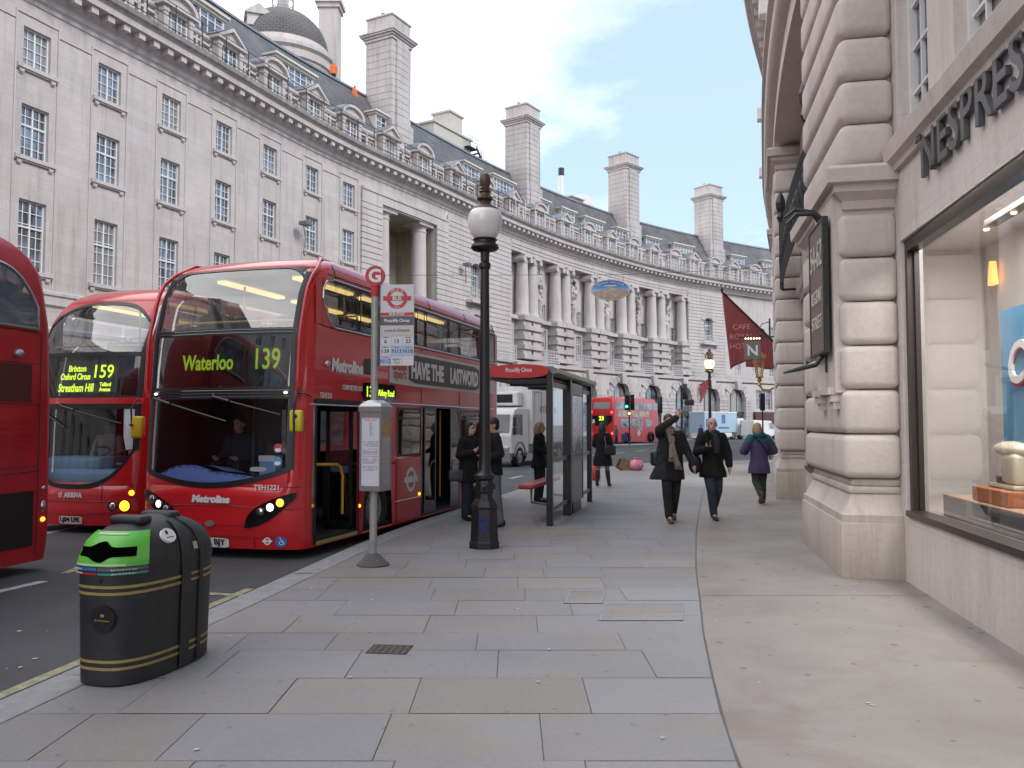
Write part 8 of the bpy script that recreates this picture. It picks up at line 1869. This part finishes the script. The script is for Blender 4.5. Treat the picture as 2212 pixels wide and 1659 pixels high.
# woman in purple and teal, from behind
g = onz(1641, 1089)
TEAL = bpy.data.materials.new('purple_teal_jacket'); TEAL.use_nodes = True; t_ = TEAL.node_tree; b__ = t_.nodes['Principled BSDF']; b__.inputs['Roughness'].default_value = .75
tc_ = N(t_, 'ShaderNodeTexCoord'); sp_ = N(t_, 'ShaderNodeSeparateXYZ'); L(t_, tc_.outputs['Object'], sp_.inputs[0]); nn_ = N(t_, 'ShaderNodeTexNoise', inp={'Scale': 6.0}); L(t_, tc_.outputs['Object'], nn_.inputs['Vector'])
ad_ = N(t_, 'ShaderNodeMath', operation='MULTIPLY_ADD', inp={1: .1}); L(t_, nn_.outputs['Fac'], ad_.inputs[0]); L(t_, sp_.outputs['Z'], ad_.inputs[2]); rp_ = N(t_, 'ShaderNodeValToRGB'); rp_.color_ramp.elements[0].position = .0; rp_.color_ramp.elements[0].color = (.048, .036, .105, 1); rp_.color_ramp.elements[1].position = 1.0; rp_.color_ramp.elements[1].color = (.012, .085, .10, 1)
mr_ = N(t_, 'ShaderNodeMapRange', inp={1: 1.28, 2: 1.40}); L(t_, ad_.outputs[0], mr_.inputs[0]); L(t_, mr_.outputs[0], rp_.inputs[0]); L(t_, rp_.outputs[0], b__.inputs['Base Color'])
pur, M = person('blond woman seen from behind in a purple jacket with teal shoulders, walking away', g, math.pi+.06, dict(
    head=(.04, 0, 1.555), sh=((-.20, .0, 1.36), (.20, .0, 1.36)), hip=(0, .02, .88),
    armL=((-.335, -.02, 1.10), (-.20, -.23, 1.06), (-.10, -.30, 1.10), (0, 0, 1)), armR=((.33, -.02, 1.10), (.20, -.23, 1.06), (.10, -.30, 1.10), (0, 0, 1)),
    legL=((-.085, -.05, .48), (-.07, -.02, .09), (-.07, -.2, .035)), legR=((.075, .0, .47), (.07, .28, .22), (.07, .22, .06))),
    dict(coat=TEAL, trousers=TROU, shoes=BSHOE, hair=BLON, hair_kind='bob', hair_len=.13, hem=.64, flare=1.12, fold=.055, sleeve=1.25), face=False)
mb = MB(); rings(mb, [(1.40, 0, .06, .13, .09), (1.44, 0, .07, .14, .09), (1.49, .02, .05, .11, .08), (1.50, .02, .05, .07, .05)], 20); child(pur, 'hood', mb, TEAL, smooth=70)
mb = MB(); mb.tube([(.17, .135, 1.42), (0, .165, 1.25), (-.16, .155, 1.02), (-.2, .12, .95)], .013, 6); child(pur, 'bag_strap', mb, CLB)
# woman in boots beyond the shelter
g = onz(1302, 1052)
boo, M = person('long haired woman in black coat and knee boots, walking away past the shelter', g, math.pi-.35, dict(
    head=(0, 0, 1.56), sh=((-.18, .0, 1.36), (.18, .0, 1.36)), hip=(0, .0, .90),
    armL=((-.24, .0, 1.12), (-.16, -.2, 1.0), (-.1, -.28, 1.0)), armR=((.24, .0, 1.12), (.16, -.2, 1.02), (.1, -.28, 1.02)),
    legL=((-.12, -.02, .47), (-.16, -.03, .09), (-.17, -.2, .035)), legR=((.12, .03, .47), (.13, .10, .10), (.14, -.06, .035))),
    dict(coat=CLB, boots=SHOE, hair=HAIRB, hair_kind='long', hair_len=.3, hem=.56, flare=1.25, fold=.04), face=False)
TAN = mat('tan_tights', (.32, .19, .09), .7)
for i, (k_, a_) in enumerate((((-.12, -.02, .47), (-.16, -.03, .09)), ((.12, .03, .47), (.13, .10, .10)))): mb = MB(); limb(mb, [(k_[0]*.9, k_[1], .62), k_, lerp(k_, a_, .3)], [.07, .062, .058]); child(boo, 'tights', mb, TAN, remesh=.014)
hb2 = thing('shoulder_bag', 'black leather bag slung behind the woman in knee boots', 'bag', (g.x+.17, g.y-.16, .98), .3); mb = MB(); mb.rbox(-.15, .17, -.06, .06, -.14, .12, .045); mb.build('bag_body', LEAB, hb2, smooth=50); mb = MB(); mb.tube([(-.1, 0, .1), (-.12, .05, .3), (-.06, .12, .42)], .013, 6); mb.tube([(.12, 0, .1), (0, .04, .34), (-.06, .12, .42)], .013, 6); mb.build('strap', mat('grey_strap', (.12, .12, .13), .5), hb2)
g = onz(1263, 1040)
rbg = thing('carrier_bag', 'bright red carrier bag on the ground just beyond the shelter end', 'bag', (g.x+.35, g.y+.5, 0)); mb = MB(); rings(mb, [(0, 0, 0, .13, .09), (.05, 0, 0, .16, .11), (.3, 0, 0, .15, .10), (.42, 0, 0, .10, .05), (.5, 0, 0, .03, .03)], 20, .05, 3); mb.build('sack', mat('red_plastic', (.5, .03, .05), .35), rbg, smooth=60)
# blond woman waiting in the shelter
g = onz(1165, 1084)
bld, M = person('blond woman in a long black coat waiting on the road side of the shelter', g, rad(70), dict(
    head=(0, -.03, 1.58), pitch=.1, sh=((-.18, .0, 1.38), (.18, .0, 1.38)), hip=(0, .0, .9),
    armL=((-.23, .0, 1.13), (-.15, -.2, 1.05), (-.06, -.28, 1.1)), armR=((.23, .0, 1.13), (.16, -.2, 1.05), (.06, -.28, 1.1)),
    legL=((-.10, -.03, .48), (-.11, .0, .09), (-.12, -.18, .035)), legR=((.10, .0, .48), (.10, .04, .09), (.11, -.14, .035))),
    dict(coat=CLB, trousers=BTR, hair=BLON, hair_kind='long', hair_len=.2, hem=.72, flare=1.15, leg_cut=1.25))
# couple by the lamp post
g = onz(1012, 1124)
lw, M = person('dark haired woman in black with a handbag, standing left of the lamp post', g, rad(55), dict(
    head=(0, -.02, 1.57), yaw=.1, sh=((-.18, .0, 1.37), (.18, .0, 1.37)), hip=(0, .0, .9),
    armL=((-.24, .02, 1.12), (-.14, -.2, 1.18), (-.02, -.27, 1.26), (1, 0, 0), (.3, .7)), armR=((.24, .0, 1.12), (.2, -.18, 1.0), (.12, -.27, .98), (0, 0, 1), (.3, .6)),
    legL=((-.09, -.03, .48), (-.08, .0, .09), (-.08, -.18, .035)), legR=((.09, .0, .48), (.09, .04, .09), (.09, -.14, .035))),
    dict(coat=CLB, trousers=NAVY, hair=HAIRB, hair_kind='long', hair_len=.26, hem=.66, flare=1.1, leg_cut=1.15))
hb3 = thing('handbag', 'small dark grey handbag on the arm of the woman left of the lamp', 'bag', (g.x-.20, g.y-.16, .80), .2); mb = MB(); mb.rbox(-.13, .13, -.06, .06, -.12, .08, .04); mb.build('bag_body', mat('grey_bag', (.05, .05, .055), .45), hb3, smooth=50); mb = MB(); mb.tube([(-.09, 0, .07), (-.06, 0, .24), (.06, 0, .24), (.09, 0, .07)], .01, 6); mb.build('handles', LEAB, hb3)
g = onz(1066, 1139)
lm, M = person('man in a black hooded top and grey jeans, half hidden behind the lamp post', g, rad(-75), dict(
    head=(0, -.02, 1.63), pitch=.1, sh=((-.2, .0, 1.43), (.2, .0, 1.43)), hip=(0, .0, .93),
    armL=((-.25, .05, 1.18), (-.25, -.1, .98), (-.24, -.16, .86)), armR=((.26, .05, 1.18), (.2, -.2, 1.1), (.1, -.28, 1.16)),
    legL=((-.09, -.03, .5), (-.1, .0, .09), (-.1, -.2, .035)), legR=((.09, .02, .5), (.1, .08, .09), (.1, -.12, .035))),
    dict(coat=CLB, trousers=GJEAN, hair=HAIRB, hem=.84, flare=1.0, sleeve=1.05, leg_cut=1.1))
# small far figures
def plain_person(label, loc, rz, coat, trousers, hair, hem=.75, shoes=SHOE, arms=None):
    return person(label, loc, rz, dict(head=(0, -.01, 1.60), sh=((-.19, .0, 1.40), (.19, .0, 1.40)), hip=(0, .0, .91),
        armL=arms[0] if arms else ((-.25, .02, 1.14), (-.25, -.08, .92), (-.24, -.12, .8)), armR=arms[1] if arms else ((.25, .02, 1.14), (.25, -.08, .92), (.24, -.12, .8)),
        legL=((-.09, -.06, .49), (-.09, -.08, .09), (-.09, -.26, .035)), legR=((.09, .04, .49), (.09, .14, .10), (.09, -.02, .035))), dict(coat=coat, trousers=trousers, hair=hair, hem=hem, shoes=shoes), vox=.016)
GCO = mat('grey_brown_coat', (.10, .09, .085), .9, var=.2, vscale=8); BLJ = mat('dark_blue_jacket', (.02, .03, .055), .9, var=.2, vscale=8)
plain_person('far man in a grey coat with a blue bag, standing by the distant red bus', (8.75, 69.0, ROAD_Z), rad(80), GCO, NAVY, HAIRN, .85)[0]
bb = thing('carrier_bag', 'dark blue carrier bag held by the far man in grey', 'bag', (9.4, 68.9, .55)); mb = MB(); mb.rbox(-.22, .2, -.08, .08, -.3, .3, .04); mb.build('sack', mat('blue_plastic', (.03, .04, .12), .5), bb)
plain_person('far man in a dark jacket in front of the pale blue lorry', (16.4, 71.5, ROAD_Z), rad(-60), BLJ, BTR, HAIRN)[0]
ORG = mat('hi_vis_orange', (.62, .13, .025), .7)
s_ = LB.su(772, 27, -3.6); q_ = LB(s_, 27.3, -5.9)
plain_person('roof worker standing upright in orange jacket beside the first chimney', (q_[0], q_[1], 27.35), rad(30), ORG, BTR, ORG)
s_ = LB.su(790, 27, -3.6); q_ = LB(s_, 26.2, -4.6)
plain_person('roof worker lower down in orange jacket, close against the first chimney', (q_[0], q_[1], 25.6), rad(60), ORG, BTR, ORG)
# riders
def bus_pt(root, x, y, z):
    s = root.scale; p = RZ(root.rotation_euler.z) @ V((x*s.x, y*s.y, z*s.z)); return V(root.location)+p
def seated(label, root, x, y, z, rz, coat, hair, kind='short', arms=None):
    p = bus_pt(root, x, y, z); 
    return person(label, p, root.rotation_euler.z+rz, dict(head=(0, -.03, .78), sh=((-.19, .0, .56), (.19, .0, .56)), hip=(0, 0, .06),
        armL=arms[0] if arms else ((-.24, -.06, .30), (-.18, -.3, .26), (-.15, -.4, .30)), armR=arms[1] if arms else ((.24, -.06, .30), (.18, -.3, .26), (.15, -.4, .30)),
        legL=((-.1, -.42, .08), (-.1, -.45, -.3), (-.1, -.62, -.34)), legR=((.1, -.42, .08), (.1, -.45, -.3), (.1, -.62, -.34)), coat_rings=[(-.05, 0, 0, .19, .15), (.08, 0, 0, .185, .14), (.3, 0, 0, .18, .135), (.46, 0, 0, .19, .13), (.57, 0, 0, .185, .11), (.62, 0, .01, .12, .09), (.655, 0, .015, .08, .08)]),
        dict(coat=coat, trousers=BTR, hair=hair, hair_kind=kind), vox=.014)
seated('driver in dark uniform at the wheel of the route 139 bus', A_, -.4, 1.2, .98, 0, NAVY, HAIRB)
TANC = mat('light_jacket', (.38, .36, .33), .8, var=.2)
seated('driver in a pale jacket reading at the wheel of the route 159 bus', B_, -.36, 1.25, .92, .5, TANC, HAIRN)
seated('woman passenger with long hair, in the front upper window of the route 139 bus', A_, -.72, .98, 2.72, 0, CLC, HAIRN, 'long')
p = bus_pt(A_, .55, 4.95, .24); plain_person('passenger in black standing inside the open middle doors of the route 139 bus', p, A_.rotation_euler.z+1.2, CLB, BTR, HAIRN)
p = bus_pt(A_, .5, 3.8, .24); plain_person('passenger in black standing behind the side window near the middle doors', p, A_.rotation_euler.z-1.2, CLB, BTR, HAIRB)
# ------------------------------------------------------------------ other vehicles
TW = mat('truck_white', (.74, .73, .71), .4, var=.12, vscale=1.5); TG = mat('truck_grey', (.22, .23, .25), .5); TPN = win_glass('truck_pane', (.03, .035, .04))
def wheel_on(par, x, y, r, wd, sgn):
    mb = MB(); M_ = T(x, y, r) @ RY(sgn*math.pi/2); mb.lathe([(r*.6, -wd), (r, -wd+.03), (r, -.03), (r*.95, 0), (r*.62, 0)], (0, 0, 0), 24, 0, M_, caps=False); w_ = mb.build('wheel', TYRE, par, smooth=40)
    mb = MB(); mb.lathe([(r*.64, -.01), (r*.5, -.05), (r*.25, .0), (.01, .0)], (0, 0, 0), 20, 0, M_, caps=False); mb.build('hub', HUB, w_, smooth=40)
tr = thing('box_truck', 'white refrigerated box truck with grey wheel arch, on the road behind the shelter', 'truck', (-.98, 34.45, ROAD_Z), -rad(24))
mb = MB(); mb.rbox(-1.15, 1.15, 1.95, 7.4, .95, 3.42, .04); mb.rbox(-1.17, 1.17, 1.93, 2.0, .93, 3.44, .02); mb.build('box_body', TW, tr)
mb = MB(); mb.loft([[(-1.05, y0, z), (1.05, y0, z), (1.05, 1.85, z), (-1.05, 1.85, z)] for y0, z in ((.0, .55), (-.02, 1.3), (.05, 1.5), (.22, 2.2), (.35, 2.4), (.8, 2.5))]); mb.build('cab', TW, tr, bevel=.05)
mb = MB(); mb.add([(-.93, .02, 1.45), (.93, .02, 1.45), (.9, .2, 2.2), (-.9, .2, 2.2)], [(0, 1, 2, 3)]); mb.v = [(x, y-.02, z) for x, y, z in mb.v]; mb.build('windscreen', TPN, tr)
mb = MB(); mb.add([(1.056, .18, 1.42), (1.056, 1.15, 1.3), (1.056, 1.15, 2.2), (1.056, .36, 2.2)], [(0, 1, 2, 3)]); mb.build('side_window', TPN, tr)
mb = MB(); mb.rbox(1.1, 1.2, .02, .22, 1.7, 2.1, .03); mb.rbox(1.1, 1.2, .02, .22, 1.35, 1.65, .03); mb.tube([(1.05, .2, 2.15), (1.15, .1, 2.1), (1.15, .1, 1.4)], .02, 6); mb.build('mirror', BLK, tr)
mb = MB(); mb.rbox(-.75, .75, 1.35, 1.92, 2.6, 3.2, .08); fr_ = mb.build('fridge_unit', TW, tr); mb = MB(); mb.box(-.6, .5, 1.34, 1.349, 2.72, 3.08); mb.build('fridge_grille', BLK, fr_)
mb = MB(); P_ = []
for i in range(15): a = math.pi*i/14; P_.append([(x, .85+.58*math.cos(a), .45+.62*math.sin(a)) for x in (.8, 1.1)])
mb.grid(P_); o = mb.build('wheel_arch', TG, tr); md = o.modifiers.new('t', 'SOLIDIFY'); md.thickness = .05
mb = MB(); mb.box(-1.0, 1.0, -.05, .2, .3, .62); mb.box(-.9, .9, 1.4, 7.2, .55, .94); mb.box(1.0, 1.08, 2.2, 5.2, .5, .62); mb.build('chassis', TG, tr)
for y in (.85, 5.6): wheel_on(tr, 1.06, y, .42, .28, 1); wheel_on(tr, -1.06, y, .42, .28, -1)
mb = MB(); mb.rbox(-.95, -.6, -.07, 0, .68, .86, .02); mb.rbox(.6, .95, -.07, 0, .68, .86, .02); mb.build('headlight', CHR2, tr)
MT_ = Matrix(((0, -1, 0, 1.155), (1, 0, 0, 3.9), (0, 0, 1, 2.45), (0, 0, 0, 1)))
mb = MB(); text_mb('HENSON', .42, MT_, .004, mb=mb, spacing=1.35); mb.build('lettering', mat('truck_ink', (.06, .06, .07), .5), tr)
MT2 = Matrix(((0, -1, 0, 1.155), (1, 0, 0, 3.75), (0, 0, 1, 3.0), (0, 0, 0, 1))); mb = MB(); mb.tube([MT2 @ V(p) for p in ((-.08, 0, -.16), (.08, 0, -.05), (-.06, 0, .02), (.08, 0, .1), (0, 0, .17), (-.08, 0, .1), (.02, 0, -.16), (.12, 0, -.12))], .016, 5); mb.build('red_emblem', mat('truck_red', (.5, .06, .05), .5), tr)
mb = MB(); b0 = [(1.157, 2.2), (1.157, 2.95)]
for y in (2.25, 3.05): mb.box(1.152, 1.160, y-.015, y+.015, 1.05, 3.2)
for z in (1.05, 3.2): mb.box(1.152, 1.160, 2.25, 3.05, z-.015, z+.015)
mb.build('side_door_outline', TG, tr)
# pale blue lorry and white van at the far side
lo_ = thing('delivery_lorry', 'pale blue and white delivery lorry parked before the far arcade', 'lorry', (21.2, 94.3, ROAD_Z), rad(40))
LBL = mat('lorry_sky_blue', (.24, .40, .56), .45, var=.5, vscale=.8, col2=(.45, .52, .58))
mb = MB(); mb.rbox(0, 6.2, -1.1, 1.1, .85, 3.2, .05); mb.box(-.02, 6.22, -1.115, 1.115, .86, 1.05); bx_ = mb.build('box_body', LBL, lo_)
mb = MB(); mb.rbox(-.03, 6.23, -1.13, 1.13, 3.1, 3.26, .03); mb.rbox(1.6, 1.75, -1.13, -1.09, .86, 3.1, .01); mb.build('box_trim', TW, lo_)
mb = MB(); mb.box(.2, 1.4, -1.125, -1.116, 1.4, 2.4); mb.box(3.2, 3.9, -1.125, -1.116, 1.9, 2.9); mb.box(2.6, 4.6, -1.125, -1.116, 1.3, 1.5); mb.build('print_panel', mat('lorry_print', (.10, .2, .4), .5, var=.5, vscale=2), lo_)
mb = MB(); mb.rbox(.3, .8, -1.13, -1.12, 1.0, 1.35, .01); mb.build('print_spot', mat('lorry_orange', (.5, .25, .08), .5, var=.6, vscale=3), lo_)
mb = MB(); mb.loft([[(6.35, -1.05, z), (x1, -1.05, z), (x1, 1.05, z), (6.35, 1.05, z)] for x1, z in ((8.1, .5), (8.15, 1.4), (7.95, 2.2), (7.6, 2.5))]); mb.build('cab', TW, lo_, bevel=.05)
mb = MB(); mb.add([(6.95, -1.056, 1.45), (7.95, -1.056, 1.45), (7.75, -1.056, 2.2), (6.95, -1.056, 2.2)], [(0, 1, 2, 3)]); mb.build('side_window', TPN, lo_)
mb = MB(); mb.box(0, 7.5, -.9, .9, .45, .84); mb.rbox(.6, 5.2, -1.1, -1.02, .35, .8, .03); mb.build('chassis', TW, lo_)
MX = RZ(-math.pi/2)
for x in (7.1, 5.6):
    mb = MB(); M_ = T(x, -1.04, .45) @ RX(math.pi/2); mb.lathe([(.27, -.28), (.45, -.25), (.45, -.02), (.42, 0), (.27, 0)], (0, 0, 0), 22, 0, M_, caps=False); w_ = mb.build('wheel', TYRE, lo_, smooth=40); mb = MB(); mb.lathe([(.28, -.01), (.1, .0), (.01, 0)], (0, 0, 0), 16, 0, M_, caps=False); mb.build('hub', HUB, w_)
vn = thing('delivery_van', 'white panel van beyond the walking woman at the right edge of the road', 'van', (27.6, 96.5, ROAD_Z), rad(38))
mb = MB(); mb.loft([[(0, y, .4), (5.0, y, .4), (5.05, y, 1.0), (4.2, y*.97, 1.25), (3.5, y*.93, 2.2), (.1, y*.93, 2.3)] for y in (-.95, .95)]); mb.build('body', TW, vn, bevel=.08)
mb = MB(); mb.add([(3.1, -.945, 1.3), (4.1, -.965, 1.3), (3.5, -.925, 2.0), (3.1, -.925, 2.0)], [(0, 1, 2, 3)]); mb.v = [(x, y-.01, z) for x, y, z in mb.v]; mb.build('side_window', TPN, vn)
for x in (.9, 4.1):
    mb = MB(); M_ = T(x, -.96, .34) @ RX(math.pi/2); mb.lathe([(.2, -.22), (.34, -.2), (.34, -.02), (.2, .01), (.01, .01)], (0, 0, 0), 20, 0, M_, caps=False); mb.build('wheel', TYRE, vn, smooth=40)
# maroon pennant on the far arcade and wall floodlights
s_ = LB.su(1516, 6, .6); p = V(LB(s_, 3.4, .3))
fp = thing('flag', 'small maroon pennant flag on the far arcade, left of the lit lamp', 'flag', p)
Mq = LB.M(s_, 3.4, .3); Ml_ = Matrix.Translation(-p) @ Mq
mb = MB(); mb.tube([Ml_ @ V((0, 0, 3.2)), Ml_ @ V((0, -1.6, 3.9))], .04, 8); mb.build('pole', IRON, fp)
mb = MB(); P_ = [[Ml_ @ V((.12*math.sin(j*1.3+i), -1.5*i/8, 3.2+.68*i/8-.03-(.6+1.9*(1-i/8))*j/8)) for j in range(9)] for i in range(9)]; mb.grid(P_); o = mb.build('cloth', MAR, fp, smooth=180); md = o.modifiers.new('t', 'SOLIDIFY'); md.thickness = .01
for u_, z_, par in ((655, 13.6, plain), (1003, 14.5, colon), (1470, 10.9, colon)):
    s_ = LB.su(u_, z_, WD); Mq = LB.M(s_, z_, WD); mb = MB(); mb.tube([Mq @ V(p) for p in ((0, 0, -1.3), (0, -.12, -1.2), (0, -.15, -.4), (-.5, -.4, .1), (-.7, -.6, .1))], .03, 6); mb.prism([(-.35, .05), (.3, .05), (.2, .3), (-.3, .26)], -.28, .28, Mq @ T(-.75, -.75, .02)); mb.build('wall_floodlight', mat('grey_fitting', (.14, .14, .145), .5), par, world=True)
